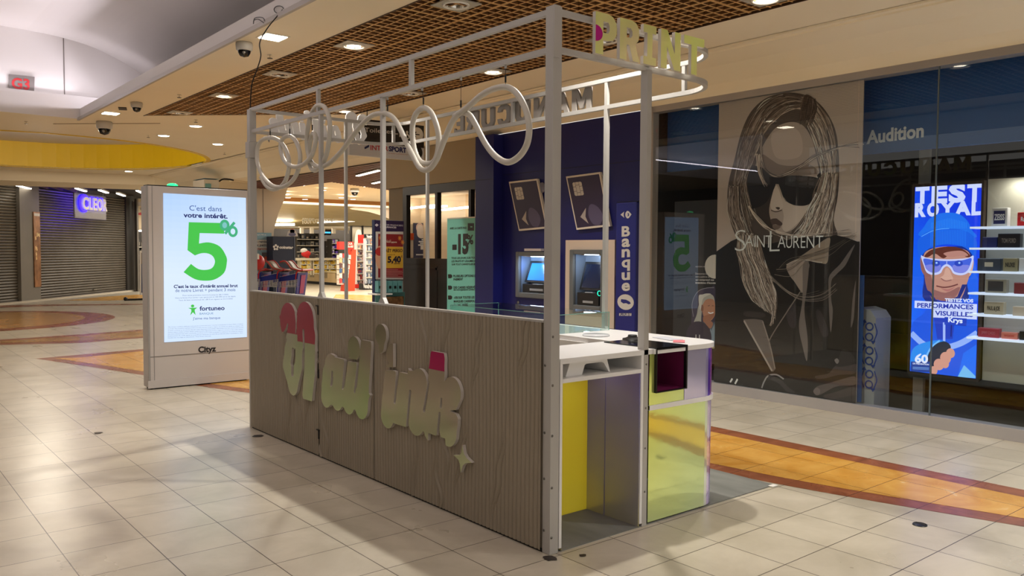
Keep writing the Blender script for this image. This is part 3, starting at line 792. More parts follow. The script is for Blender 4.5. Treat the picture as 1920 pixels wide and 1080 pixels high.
# logo
def LP(crop, x, y):
    ox, oy, sc = crop; p_ = at(ox+x/sc, oy+y/sc, 0, X0-.02); return p_[1], p_[2]
cA = (510, 550, 4.5); cB = (690, 590, 3.484)
def chain(crop, pts):
    q = [(*LP(crop, x, y), r) for x, y, r in pts]; return list(zip(q, q[1:])) if len(q) > 1 else [(q[0], (q[0][0], q[0][1]+.001, q[0][2]))]
seg_N = chain(cA, [(150, 238, .150), (190, 370, .082), (152, 480, .066), (136, 610, .064), (190, 765, .086), (238, 610, .060), (240, 480, .058), (256, 360, .082), (292, 238, .150), (325, 360, .105), (333, 480, .088), (331, 650, .088), (312, 850, .086)])
seg_N += chain(cA, [(150, 238, .12), (82, 200, .012)])
cut_N = chain(cA, [(146, 262, .010), (138, 300, .016), (118, 360, .034)]) + chain(cA, [(190, 480, .022), (186, 680, .022)]) + chain(cA, [(279, 318, .016), (284, 480, .013), (272, 700, .018), (258, 905, .02)]) + chain(cA, [(222, 190, .008), (214, 330, .008)])
seg_ail = chain(cA, [(508, 605, .080), (478, 690, .068), (470, 790, .068), (472, 868, .083)]) + chain(cA, [(508, 600, .080), (580, 600, .05)]) + \
    chain(cA, [(588, 585, .066), (573, 700, .070), (566, 800, .074), (563, 895, .080)]) + \
    chain(cA, [(690, 600, .066), (680, 720, .070), (668, 820, .074), (661, 922, .082)]) + \
    chain(cA, [(705, 468, .086)]) + chain(cA, [(808, 440, .072), (795, 620, .074), (780, 820, .080), (768, 950, .090)]) + \
    chain(cA, [(475, 850, .07), (563, 870, .07), (663, 880, .07), (768, 900, .08)]) + chain(cA, [(790, 905, .04), (836, 858, .008)])
cut_A = chain(cA, [(522, 668, .013), (514, 772, .013)]) + chain(cA, [(634, 520, .010), (611, 800, .010)]) + chain(cA, [(742, 560, .012), (712, 828, .010)]) + chain(cA, [(655, 560, .011), (745, 572, .010)])
seg_ap = chain(cB, [(95, 130, .070)]) + chain(cB, [(100, 190, .035), (98, 215, .03), (86, 252, .004)])
seg_ink = chain(cB, [(173, 262, .072)]) + chain(cB, [(158, 385, .066), (150, 480, .070), (143, 560, .074), (138, 660, .080)]) + \
    chain(cB, [(143, 620, .07), (225, 650, .07)]) + chain(cB, [(252, 405, .070), (240, 520, .074), (232, 620, .078), (222, 690, .078)]) + \
    chain(cB, [(262, 430, .06), (345, 435, .07)]) + chain(cB, [(348, 440, .084), (340, 520, .082), (332, 620, .086), (325, 695, .090)]) + \
    chain(cB, [(330, 680, .07), (425, 690, .07)]) + chain(cB, [(466, 285, .076), (460, 380, .082), (452, 500, .086), (440, 620, .086), (424, 745, .084)]) + \
    chain(cB, [(460, 630, .07), (520, 620, .06)]) + chain(cB, [(560, 505, .090), (540, 580, .075)]) + chain(cB, [(520, 620, .05), (545, 690, .080), (535, 765, .086)]) + chain(cB, [(555, 700, .05), (594, 680, .008)])
cut_I = chain(cB, [(205, 340, .011), (186, 572, .011)]) + chain(cB, [(288, 500, .011), (264, 760, .012)]) + chain(cB, [(408, 440, .010), (378, 625, .012)]) + chain(cB, [(492, 552, .010), (488, 600, .010)]) + chain(cB, [(480, 645, .010), (466, 800, .012)]) + chain(cB, [(120, 352, .010), (215, 352, .010)]) + chain(cB, [(620, 640, .02), (552, 627, .003)])
star2 = [LP(cB, x, y) for x, y in ((630, 850), (640, 908), (655, 932), (690, 966), (650, 968), (632, 985), (617, 1030), (613, 975), (603, 945), (571, 915), (606, 916), (620, 905))]
zN = LP(cA, 300, 418)[1]; zk = LP(cB, 465, 362)[1]; yk0, yk1 = LP(cB, 520, 300)[0], LP(cB, 405, 300)[0]
def square_cut(segs, cuts, slots=None):
    """flat ends: keep v within the limits when u is inside the column; slots are taken out"""
    f = capsules(segs); g2 = capsules(slots, .002) if slots else None
    def fn(U, V):
        D = f(U, V)
        if g2: D = np.maximum(D, -g2(U, V))
        for u0, u1, z0, z1 in cuts:
            ins = (U > u0) & (U < u1); D = np.where(ins, np.maximum(D, np.maximum(z0-V, V-z1)), D)
        return D
    return fn
def ycut(crop, xa, xb, yt, yb):
    a_, b_ = LP(crop, xa, yt), LP(crop, xb, yt); lo = LP(crop, (xa+xb)/2, yb)[1]; hi = LP(crop, (xa+xb)/2, yt)[1]
    return (min(a_[0], b_[0]), max(a_[0], b_[0]), lo, hi)
fN = square_cut(seg_N, [ycut(cA, 268, 400, -300, 905)], cut_N)
fA = square_cut(seg_ail, [ycut(cA, 753, 862, 398, 2000), ycut(cA, 640, 752, -300, 2000), ycut(cA, 545, 627, 548, 2000)], cut_A)
fP = capsules(seg_ap)
fI = square_cut(seg_ink, [ycut(cB, 178, 272, 376, 722), ycut(cB, 405, 520, 243, 790), ycut(cB, 100, 200, -100, 2000)], cut_I)
def f3(off): return lambda u, v: (X0-off, u, v)
letters = []
def logo_piece(fn, u0, u1, v0, v1, matfn, par, nm):
    a = MB(); sdf_plate(a, fn, u0, u1, v0, v1, .005, f3(.034), (.022, 0, 0), matfn, EDGE); a.build(nm, par)
g_ = lambda u, v: F_GRN
nb = (LP(cA, 400, 300)[0], LP(cA, 40, 300)[0]); logo_piece(fN, nb[0], nb[1], .30, 1.19, lambda u, v: PINK if v > zN+(.05 if u > LP(cA, 230, 400)[0] else 0) else F_GRN, pn1, 'logo_letter')
ab = (LP(cA, 880, 300)[0], LP(cA, 405, 300)[0]); logo_piece(fA, ab[0], ab[1], .10, .98, g_, pn2, 'logo_letters')
logo_piece(fP, LP(cB, 150, 100)[0], LP(cB, 45, 100)[0], .8, 1.19, g_, pn3, 'logo_apostrophe')
ib = (LP(cB, 625, 300)[0], LP(cB, 90, 300)[0]); logo_piece(fI, ib[0], ib[1], .2, 1.1, lambda u, v: MAGE if (v > zk and yk0 < u < yk1) else F_GRN, pn3, 'logo_letters')
a = MB(); a.prism([star2], lambda u, v: (X0-.034, u, v), (.022, 0, 0), F_GRN, EDGE); a.build('logo_star', pn3)
# the same logo on the far end of the ring, seen from behind
BACKL = mat('letter_back', (134, 127, 120), .5)
yN = LP(cA, 70, 250)[0]; yS = star2[3][0]; kx = (4.03-2.98)/(yN-yS); kz = .40
def mk(fn_, u0, u1, v0, v1, nm):
    a = MB(); sdf_plate(a, fn_, u0, u1, v0, v1, .012, lambda u, v: (2.98+(u-yS)*kx, Y1+.012, 2.685+(v-.70)*kz), (0, -.018, 0), lambda u, v: BACKL, WLAM); a.build(nm, kio)
mk(fN, nb[0], nb[1], .30, 1.19, 'end_sign_letter'); mk(fA, ab[0], ab[1], .10, .98, 'end_sign_letters'); mk(fP, LP(cB, 150, 100)[0], LP(cB, 45, 100)[0], .8, 1.19, 'end_sign_apostrophe'); mk(fI, ib[0], ib[1], .2, 1.1, 'end_sign_letters')
a = MB(); a.prism([star2], lambda u, v: (2.98+(u-yS)*kx, Y1+.012, 2.685+(v-.70)*kz), (0, -.018, 0), BACKL); a.build('end_sign_star', kio)

# PRINT letters, MANUCURE letters (slab capitals in a unit box)
GLY = {
 'P': ([(0, 0), (0, 1), (.62, 1), (.82, .95), (.97, .82), (1, .66), (.97, .52), (.84, .40), (.62, .35), (.36, .35), (.36, 0)], [(.36, .80), (.36, .53), (.58, .53), (.65, .60), (.65, .72), (.58, .80)]),
 'R': ([(0, 0), (0, 1), (.62, 1), (.82, .95), (.95, .83), (.97, .68), (.93, .53), (.78, .43), (1, 0), (.66, 0), (.47, .38), (.34, .38), (.34, 0)], [(.34, .80), (.34, .56), (.54, .56), (.62, .62), (.62, .73), (.54, .80)]),
 'I': ([(0, 0), (0, .2), (.3, .2), (.3, .8), (0, .8), (0, 1), (1, 1), (1, .8), (.7, .8), (.7, .2), (1, .2), (1, 0)],),
 'N': ([(0, 0), (0, 1), (.32, 1), (.7, .42), (.7, 1), (1, 1), (1, 0), (.68, 0), (.3, .58), (.3, 0)],),
 'T': ([(.36, 0), (.36, .78), (0, .78), (0, 1), (1, 1), (1, .78), (.64, .78), (.64, 0)],),
 'M': ([(0, 0), (0, 1), (.3, 1), (.5, .5), (.7, 1), (1, 1), (1, 0), (.76, 0), (.76, .62), (.57, .12), (.43, .12), (.24, .62), (.24, 0)],),
 'A': ([(0, 0), (.36, 1), (.64, 1), (1, 0), (.72, 0), (.66, .2), (.34, .2), (.28, 0)], [(.41, .4), (.5, .7), (.59, .4)]),
 'U': ([(0, 1), (.3, 1), (.3, .3), (.4, .2), (.6, .2), (.7, .3), (.7, 1), (1, 1), (1, .3), (.9, .1), (.7, 0), (.3, 0), (.1, .1), (0, .3)],),
 'C': ([(1, .68), (.72, .68), (.66, .78), (.45, .8), (.32, .7), (.3, .5), (.32, .3), (.45, .2), (.66, .22), (.72, .34), (1, .34), (.94, .12), (.74, 0), (.3, 0), (.08, .16), (0, .5), (.08, .84), (.3, 1), (.74, 1), (.94, .88)],),
 'E': ([(0, 0), (0, 1), (1, 1), (1, .72), (.9, .72), (.8, .82), (.34, .82), (.34, .6), (.75, .6), (.75, .4), (.34, .4), (.34, .18), (.8, .18), (.9, .28), (1, .28), (1, 0)],)}
def glyph(ch, to3, thick, M, M2, nm, par):
    a = MB(); L_ = [list(l) for l in GLY[ch]]
    if len(L_) > 1: L_[1] = L_[1][::-1]
    a.prism(L_, to3, thick, M, M2); return a.build(nm, par)
yF = Y0-.012
for ch, xa, xb in (('P', 3.085, 3.245), ('R', 3.268, 3.425), ('I', 3.455, 3.56), ('N', 3.60, 3.77), ('T', 3.80, 3.985)):
    o = glyph(ch, lambda u, v, xa=xa, xb=xb: (xa+u*(xb-xa), yF-.02, 2.595+v*.215), (0, .022, 0), F_PNT, EDGE, 'sign_letter', kio)
    if ch == 'P':
        a = MB(); a.prism([[(3.0852+.052*math.sin(q), 2.70+.042*math.cos(q)) for q in np.linspace(0, PI, 12)]], lambda u, v: (u, yF-.0212, v), (0, 0, 0), MAGE2 if False else mat('magenta_dot', (200, 40, 150), .2, .3)); a.build('magenta_dot', o)
ym = [4.33, 4.56, 4.79, 5.02, 5.25, 5.47, 5.69, 5.90]
for ch, y in zip('MANUCURE', ym):
    wd = .20 if ch == 'M' else .175 if ch != 'E' else .14
    glyph(ch, lambda u, v, y=y, wd=wd: (XB+.036, y+u*wd, 2.60+v*.165), (-.02, 0, 0), F_PNT, BACKL, 'side_letter', kio)

# counter at the near end: open unit on the left, rounded body on the right
ct = MB(); zc = 1.012
cyr = .20
plan = [(2.885, Y0+.0), (3.60, Y0), (3.60, Y0-.012)]
rc = [(XB+.005-cyr+cyr*math.sin(a), Y0-.012+cyr-cyr*math.cos(a)) for a in np.linspace(0, PI/2, 10)]
plan += rc + [(XB+.005, 5.4), (3.72, 5.4), (3.72, 3.56), (2.885, 3.56)]
niche = [(3.615, Y0-.02), (3.885, Y0-.02)]
ct.prism([plan], lambda u, v: (u, v, zc), (0, 0, -.028), WLAM)
ct.build('countertop', kio)
a = MB()
a.box(2.885, 2.903, Y0, 3.55, .02, .984, WLAM); a.box(3.506, 3.526, Y0, 3.55, .02, .984, WLAM); a.box(2.903, 3.506, Y0, 3.55, .884, .906, WLAM)
a.box(2.903, 3.506, 3.53, 3.55, .906, .984, WLAM)
oc = a.build('open_cabinet', kio, bevel=.001)
a = MB(); a.box(2.95, 3.45, 3.33, 3.36, .874, .884, mat('added_glow_face', (240, 236, 225), .4, emit=(255, 246, 226), es=3)); a.build('added_glow_strip', oc)  # glowing strip added to brighten the yellow back panel of the knee space
yb = 3.53
a = MB(); a.box(2.903, 3.506, yb, yb+.004, .0, .884, F_YEL); a.build('film_back_panel', kio)
a = MB(); a.box(3.500, 3.506, Y0+.005, yb, .0, .884, F_LIL); a.box(3.497, 3.500, Y0+.27, Y0+.273, .0, .884, mat('film_seam', (110, 104, 150), .3)); a.build('film_side_panel', kio)
a = MB(); a.box(2.903, 2.906, Y0+.005, yb, .0, .884, F_LIL); a.build('film_side_panel', kio)
def bodywall(mb, z0, z1, off, M, pts=None):
    P = [(3.575, Y0-.0)] + [(x-.006, y+.006) for x, y in rc] + [(XB-.001, 5.38)]
    P = pts or P
    for (xa, ya), (xb_, yb_) in zip(P, P[1:]):
        mb.add([(xa, ya, z0), (xb_, yb_, z0), (xb_, yb_, z1), (xa, ya, z1)], [(0, 1, 2, 3)], M, True)
P0 = [(3.575, Y0)] + [(x-.008, y+.008) for x, y in rc[1:]]+[(XB-.003, 5.38)]
NX0, NX1, NZ0 = 3.622, 3.885, .765
a = MB(); bodywall(a, .015, .665, 0, F_BODY, [(3.575, Y0+.0)]+[(rc[0][0], Y0-.004)]+P0[1:]); a.build('curved_front', kio)
F_TOP = film('iridescent_film_top', [(.18, (255, 252, 150)), (.34, (238, 240, 214)), (.48, (226, 220, 246)), (.66, (206, 200, 240)), (.8, (120, 84, 225)), (1, (196, 96, 210))], .08, .8, .35, .12, metal=.6)
a = MB(); bodywall(a, .685, .984, 0, F_TOP, [(NX1, Y0-.002), (rc[0][0], Y0-.004)]+P0[1:])
a.quad((3.575, Y0, .685), (NX0, Y0, .685), (NX0, Y0, .984), (3.575, Y0, .984), F_BODY)
a.quad((NX0, Y0, .685), (NX1, Y0, .685), (NX1, Y0, NZ0), (NX0, Y0, NZ0), F_BODY); a.build('curved_front', kio)
a = MB(); q = [(3.575, Y0-.005)]+[(x+.001, y+.001) for x, y in rc]+[(XB+.006, 5.39)]
for dz0, dz1, o_ in ((.662, .690, .004),):
    for (xa, ya), (xb_, yb_) in zip(q, q[1:]):
        a.add([(xa, ya, dz0), (xb_, yb_, dz0), (xb_, yb_, dz1), (xa, ya, dz1)], [(0, 1, 2, 3)], WLAM, True)
    for zz in (dz0, dz1):
        for (xa, ya), (xb_, yb_) in zip(q, q[1:]): a.add([(xa, ya, zz), (xb_, yb_, zz), (xb_-.02, yb_+.01, zz), (xa-.01, ya+.02, zz)], [(0, 1, 2, 3)], WLAM)
a.build('trim_band', kio)
a = MB(); a.box(3.70, 3.72, 3.75, 5.38, .0, .984, WLAM); a.box(3.72, XB-.02, 5.36, 5.38, 0, .984, WLAM); a.box(3.57, 3.575, Y0+.06, 3.55, 0, .984, WLAM); a.build('back_cabinet', kio)
BUR = noisy('burgundy_lining', (104, 22, 70), (120, 30, 82), 5, .45, bump=.2)
a = MB()
a.quad((NX0, Y0+.28, NZ0), (NX1, Y0+.28, NZ0), (NX1, Y0+.28, 1.0), (NX0, Y0+.28, 1.0), BUR)
a.quad((NX0, Y0, NZ0), (NX0, Y0+.28, NZ0), (NX0, Y0+.28, 1.0), (NX0, Y0, 1.0), BUR)
a.quad((NX1, Y0, NZ0), (NX1, Y0+.28, NZ0), (NX1, Y0+.28, 1.0), (NX1, Y0, 1.0), BUR)
a.quad((NX0, Y0, NZ0), (NX1, Y0, NZ0), (NX1, Y0+.28, NZ0), (NX0, Y0+.28, NZ0), BUR)
n_ = a.build('display_niche', kio)
a = MB(); e = .006
a.box(NX0-e, NX0, Y0-.018, Y0+.0, NZ0-e, 1.016, BLKM); a.box(NX1-.005, NX1+.008, Y0-.018, Y0+.0, NZ0-e, 1.016, BLKM)
a.box(NX0, NX1, Y0-.018, Y0, NZ0-e, NZ0, BLKM); a.box(NX0, NX1, Y0-.018, Y0, 1.006, 1.016, BLKM)
a.build('niche_frame', n_)
a = MB(); a.box(NX0-e, NX1+.008, Y0-.018, Y0+.40, zc+.001, zc+.007, mat('black_glass', (20, 18, 20), .12)); a.build('black_tray', kio)
a = MB(); a.box(NX1-.062, NX1-.03, Y0+.262, Y0+.266, .93, .985, mat('white_sticker', (222, 200, 206), .5)); a.build('sticker', n_)

# grey mat under the kiosk
MB().box(2.90, 4.86, 3.115, 7.0, .0, .006, noisy('grey_mat', (104, 104, 98), (126, 126, 120), 2, .7, stretch=(3, 1, 1))).build(
    'floor_mat', label='dark grey floor mat lying under the kiosk across the orange band', cat='mat')
MB().box(4.80, 4.86, 3.09, 3.125, .003, .008, mat('white_tape', (230, 226, 220), .5)).build('tape_strip', label='small white tape piece at the near corner of the grey mat', cat='tape')

# things on and in the kiosk
st = thing('cleaning_stand', 'white arched plastic stand in the open cubby under the counter', 'stand', (3.17, 3.3, .906))
a = MB(); prof_ = [(0, 0), (.03, .072), (.31, .072), (.335, 0), (.325, 0), (.285, .052), (.27, .058), (.155, .058), (.14, .052), (.12, 0)]
a.prism([[(p_[0], p_[1]) for p_ in prof_]], lambda u, v: (2.96+u, 3.15, .907+v), (0, .30, 0), WLAM); a.build('arch_body', st, bevel=.003)
a = MB(); a.box(3.08, 3.25, 3.17, 3.42, .980, .9825, mat('orange_leaflet', (214, 110, 40), .5)); a.build('leaflet', label='orange leaflet lying on the white arched stand in the cubby', cat='leaflet')
gc_ = thing('glass_case', 'low clear glass display case on the back of the white counter', 'display case', (3.9, 4.6, zc))
CG = glass('case_glass', (.84, .93, .92), 1.45)
gx0, gx1, gy0, gy1, gz = 3.74, 4.22, 4.05, 5.3, .13
a = MB(); a.box(gx0, gx1, gy0, gy1, zc+.001, zc+gz, CG); a.build('glass_box', gc_)
a = MB(); gm = mat('green_glass_edge', (120, 170, 160), .2)
for x, y in ((gx0, gy0), (gx1, gy0), (gx0, gy1), (gx1, gy1)): a.box(x-.002, x+.002, y-.002, y+.002, zc, zc+gz, gm)
a.box(gx0, gx1, gy0-.002, gy0+.002, zc+gz-.004, zc+gz, gm); a.box(gx0-.002, gx0+.002, gy0, gy1, zc+gz-.004, zc+gz, gm); a.box(gx0, gx1, gy1-.002, gy1+.002, zc+gz-.004, zc+gz, gm); a.build('edge', gc_)
a = MB(); a.lathe([(0, .012), (.085, .012), (.09, .006), (.088, 0)], (3.86, 3.82, zc), mat('clear_disc', (206, 208, 210), .15)); a.build('clear_disc', label='round clear disc lying on the white countertop beside the glass case', cat='disc')
a = MB(); a.lathe([(0, .022), (.03, .022), (.05, .012), (.062, .012), (.064, 0)], (3.86, 3.50, zc), BLKM); a.lathe([(0, .034), (.028, .034), (.03, .022)], (3.86, 3.50, zc), BLKM)
a.build('black_stand', label='small round black stand on the white countertop behind the black tray', cat='stand')
def card(x, y, w_, h_, rz, M, **kw):
    c, s_ = math.cos(rz), math.sin(rz)
    a = MB(); a.obox((x, y, zc+.003), (w_/2*c, w_/2*s_, 0), (-h_/2*s_, h_/2*c, 0), (0, 0, .0015), M); a.build(**kw)
card(4.10, 3.42, .10, .20, -.3, mat('grey_leaflet', (206, 206, 214), .4), name='leaflet', label='pale grey leaflet near the rounded counter corner', cat='leaflet')
card(4.03, 3.27, .07, .13, -.9, mat('red_leaflet', (214, 120, 128), .5), name='leaflet', label='small pink and red leaflet at the front of the rounded counter', cat='leaflet')

# hanging tube swirls
TUBEM = mat('white_hose', (194, 188, 176), .42)
def to_pts(crop, pts, xs_):
    ox, oy, sc = crop; out = []
    n = len(pts)
    for i, (x, y) in enumerate(pts):
        t = i/(n-1)*(len(xs_)-1); k_ = min(int(t), len(xs_)-2); xv = xs_[k_]+(xs_[k_+1]-xs_[k_])*(t-k_)
        out.append(at(ox+x/sc, oy+y/sc, 0, xv))
    return out
def hose(name, label, crop, pts, xs_, hangs, closed=False):
    P = to_pts(crop, pts, xs_); sp = spline(P, 6, closed)
    top = max(P, key=lambda q: q[2]); t = thing(name, label, 'light tube', tuple(top), 'hanging tube swirls in the kiosk')
    a = MB(); a.tube(sp, .0175, TUBEM, 12, closed); a.build('tube', t)
    for hx, hy, xi in hangs:
        q = at(crop[0]+hx/crop[2], crop[1]+hy/crop[2], 0, xi)
        a = MB(); a.cyl(q, (XF, q[1], 2.575), .0016, BLKM, 6); a.cyl(q+np.array([0, 0, .015]), q+np.array([0, 0, .055])*1.0, .005, BLKM, 8)
        a.cyl((XF, q[1], 2.555), (XF, q[1], 2.577), .007, ALU, 8); a.build('hanging_wire', t)
c3 = (460, 0, 3.177); c4 = (460, 180, 4.5)
hose('tube_swirl', 'large single white loop hanging nearest the corner post', c3,
     [(1245, 590+105), (1290, 665), (1340, 625), (1400, 572), (1465, 535), (1550, 518), (1615, 555), (1665, 640), (1690, 740), (1683, 840), (1650, 910), (1600, 955), (1550, 965), (1490, 930), (1440, 870), (1400, 800), (1370, 740), (1335, 685), (1290, 668)],
     [2.84, 2.86, 2.85, 2.89, 2.86], [(1550, 508, 2.85), (1284, 655, 2.85)])
hose('tube_swirl', 'long wavy white tube with the knot of small loops at the far post', c4,
     [(1800, 148), (1745, 220), (1695, 330), (1655, 430), (1612, 540), (1562, 608), (1510, 625), (1460, 590), (1412, 500), (1362, 400), (1312, 290), (1265, 205), (1205, 155), (1130, 148), (1060, 172), (980, 245), (900, 345), (820, 455), (740, 540), (670, 590), (610, 596), (562, 560), (532, 490), (520, 400), (524, 300), (545, 190), (582, 105), (625, 78), (672, 98), (703, 170), (714, 260), (706, 370), (690, 470), (652, 570), (602, 622), (565, 620), (542, 570), (535, 490), (545, 400), (560, 335), (577, 314), (592, 345), (588, 410), (560, 500), (500, 570), (430, 598), (370, 582), (322, 530), (299, 450), (306, 380), (340, 345), (385, 340), (430, 390), (460, 480), (460, 560), (432, 660), (380, 730), (310, 768), (230, 758), (160, 692), (116, 610), (98, 520), (106, 430), (142, 372), (210, 352), (280, 372), (330, 430), (362, 510), (368, 600), (345, 700), (300, 765), (240, 788), (180, 760), (132, 685)],
     [2.84, 2.85, 2.85, 2.88, 2.83, 2.90, 2.85, 2.90, 2.84, 2.89, 2.83], [(1200, 145, 2.85), (565, 305, 2.86), (375, 335, 2.85), (210, 345, 2.85)])
hose('tube_swirl', 'upright oval white loop hanging beside the middle upright', c4,
     [(1500, 100), (1440, 150), (1412, 240), (1412, 360), (1435, 480), (1480, 555), (1550, 572), (1600, 540), (1628, 450), (1630, 330), (1605, 220), (1560, 130)],
     [2.87, 2.89, 2.87], [(1503, 90, 2.86)], closed=True)
# black cable from the ceiling to the far post
cb = spline([at(535, 12, 0, 3.05), at(520, 30, 0, 3.0), at(500, 55, 0, 2.95), at(487, 80, 0, 2.9), at(489, 105, 0, 2.88), at(482, 130, 0, 2.87), at(472, 160, 0, 2.86), at(469, 205, 0, 2.86)], 8)
a = MB(); a.tube(cb, .005, BLKM, 8); lp = [at(523+9*math.cos(q), 18+7*math.sin(q), 0, 3.02) for q in np.linspace(0, 6, 14)]; a.tube(spline(lp, 3), .004, BLKM, 6)
a.build('power_cable', label='thin black cable hanging from the ceiling edge down to the far kiosk post', cat='cable')
a = MB(); a.tube(spline([at(475, 45, 0, 3.0), at(478, 34, 0, 3.0), at(492, 33, 0, 3.0), at(497, 40, 0, 3.0)], 5), .004, BLKM, 6)
a.tube(spline([at(476, 38, 0, 3.0), at(484, 36, 0, 3.0), at(495, 43, 0, 3.0)], 5), .004, BLKM, 6)
a.build('cable_loop', label='short black cable loops on the grey fascia left of the hanging cable', cat='cable')
# ---------------------------------------------------------------- ceiling fittings
PLATE = mat('fitting_plate', (176, 170, 158), .4); CHROME = mat('reflector_chrome', (220, 215, 205), .12, 1)
WRING = mat('white_ring', (235, 230, 220), .4); BULB = mat('lit_bulb', (255, 250, 235), .4, emit=(255, 244, 222), es=14)
BDARK = mat('unlit_bulb', (90, 84, 76), .3)
def downlight(lit):
    t = thing('downlight', 'x', 'downlight', (0, 0, 0)); h = .15
    a = MB(); a.prism([[(-h, -h), (h, -h), (h, h), (-h, h)], [(.095*math.cos(q), .095*math.sin(q)) for q in np.linspace(0, -2*PI, 25)[:-1]]], lambda u, v: (u, v, .0), (0, 0, .008), PLATE); a.build('plate', t)
    a = MB(); a.lathe([(.092, .002), (.098, -.012), (.110, -.010), (.112, .001)], (0, 0, 0), WRING, 28); a.build('ring', t)
    a = MB(); a.lathe([(.092, .0), (.086, .035), (.060, .085), (.03, .10)], (0, 0, 0), CHROME, 28)
    a.build('reflector', t)
    a = MB()
    if lit: a.lathe([(0, .0), (.06, .002), (.074, .012), (.07, .04)], (0, 0, 0), BULB, 20)
    else:
        a.ball((0, 0, .07), .026, BDARK, 8)
        for q in range(3): a.obox((.045*math.cos(q*2.1), .045*math.sin(q*2.1), .055), (.03*math.cos(q*2.1), .03*math.sin(q*2.1), .01), (.002, .002, 0), (0, 0, .02), CHROME)
    a.build('bulb', t)
    return t
dl, dd = None, None
spots_ = [(4.03, 7.37, 1, 'lit downlight in the cell ceiling, left row, between the two near dark ones'), (4.03, 10.87, 1, 'lit downlight in the left row of the cell ceiling, far one'),
 (5.80, 7.40, 1, 'lit downlight in the right row of the cell ceiling above the largest tube loop'), (5.82, 10.89, 1, 'lit downlight at the far end of the right row of the cell ceiling'),
 (5.79, 3.88, 1, 'lit downlight cut by the top edge of the photo at right'), (4.0, 5.6, 0, 'large unlit downlight cut by the top edge of the photo'),
 (4.03, 9.12, 0, 'unlit downlight in the left row of the cell ceiling above the thin black cable'), (4.03, 12.65, 0, 'unlit downlight in the far pointed corner of the cell ceiling'),
 (5.8, 9.12, 0, 'unlit downlight in the right row of the cell ceiling, above the oval loop'), (5.76, 5.6, 0, 'unlit downlight seen right behind the letter P of PRINT')]
for x, y, lit, lb in spots_:
    g = 'square plated downlights in the cell ceiling'
    if lit and dl is None: dl = downlight(1); dl.location = (x, y, ZC-.006); dl['label'] = lb; dl['group'] = g
    elif not lit and dd is None: dd = downlight(0); dd.location = (x, y, ZC-.006); dd['label'] = lb; dd['group'] = g
    else: copy_thing(dl if lit else dd, (x, y, ZC-.006), 0, lb, g)
# small lights in the cream ceiling
def small_light(sq):
    t = thing('ceiling_light', 'x', 'ceiling light', (0, 0, 0)); a = MB()
    if sq:
        a.box(-.12, .12, -.12, .12, -.008, .0, WRING); a.build('frame', t); a = MB(); a.box(-.10, .10, -.10, .10, -.012, -.008, BULB); a.build('diffuser', t)
    else:
        a.lathe([(.09, 0), (.10, -.01), (.115, -.008), (.12, 0)], (0, 0, 0), WRING); a.build('frame', t); a = MB(); a.lathe([(0, -.012), (.08, -.012), (.092, -.004)], (0, 0, 0), BULB); a.build('diffuser', t)
    return t
sq = small_light(1); sq.location = (3.28, 7.57, ZC); sq['label'] = 'square white lit panel light in the cream ceiling beside the black cable'; sq['group'] = 'lights in the cream ceiling'
copy_thing(sq, (3.26, 13.38, ZC), 0, 'square lit panel light near the grey fascia corner, left of the camera dome')
rl = None
for x, y, lb in [(4.66, 13.84, 'round lit ceiling light nearest the far point of the cell ceiling'), (4.62, 15.39, 'round lit ceiling light above the tip of the yellow oval'),
                 (5.78, 15.93, 'round lit ceiling light closest to the far kiosk post, above the totem'), (6.04, 23.1, 'round lit ceiling light on the beam below the yellow oval')]:
    if rl is None: rl = small_light(0); rl.location = (x, y, ZC); rl['label'] = lb; rl['group'] = 'lights in the cream ceiling'
    else: copy_thing(rl, (x, y, ZC), 0, lb)
# camera domes
def dome(c, s, lb, white=True):
    t = thing('security_camera', lb, 'security camera', c)
    a = MB(); a.lathe([(0, 0), (.075*s, 0), (.082*s, -.02*s), (.078*s, -.07*s), (.06*s, -.08*s)], c, mat('camera_housing', (196, 192, 186), .4), 24); a.build('housing', t)
    a = MB(); a.lathe([(.062*s, -.078*s), (.058*s, -.10*s), (.04*s, -.13*s), (.0, -.142*s)], c, mat('dark_dome', (16, 14, 14), .08), 20); a.build('dome', t)
    a = MB(); a.ball((c[0]-.02*s, c[1]-.045*s, c[2]-.105*s), .016*s, mat('dome_glint', (150, 146, 140), .2, .8), 8); a.build('lens', t)  # small pale ball set on the dark dome as a painted glint
dome((3.16, 7.97, ZC), 1.0, 'white ceiling camera dome nearest the square light, beside the grey fascia')
dome((3.30, 12.17, ZC), .95, 'small white ceiling camera above the square light near the fascia corner')
dome((3.40, 14.35, ZC), 1.5, 'large camera dome with dark globe below the fascia corner')
for px, py, lb in ((506, 106, 'sprinkler between the square light and the cell ceiling'), (336, 181, 'sprinkler beside the far camera, left of the cell ceiling'), (49, 231, 'sprinkler at the left above the yellow oval'),
                   (367, 228, 'sprinkler just above the round light nearest the cell ceiling tip'), (278, 257, 'sprinkler between two round lights above the yellow oval'), (421, 289, 'sprinkler right of the yellow oval tip')):
    c = tuple(at(px, py-3, 2, ZC)); d = math.hypot(c[0], c[1])
    a = MB(); a.cyl(c, (c[0], c[1], c[2]-.035), .006, CHROME, 8); a.lathe([(0, -.038), (.028, -.038), (.028, -.034), (0, -.03)], c, mat('sprinkler_metal', (90, 84, 76), .4, .6), 12); a.lathe([(.02, -.002), (.028, 0)], c, CHROME, 12)
    a.build('sprinkler', label=lb, cat='sprinkler', group='ceiling sprinklers')
a = MB(); c = at(230, 203, 2, ZC); a.obox((c[0], c[1], ZC-.006), (.03, .1, 0), (.05, -.02, 0), (0, 0, .006), mat('dark_vent', (60, 52, 44), .6))
a.build('ceiling_vent', label='small dark slot vent in the ceiling left of the far small camera', cat='vent')
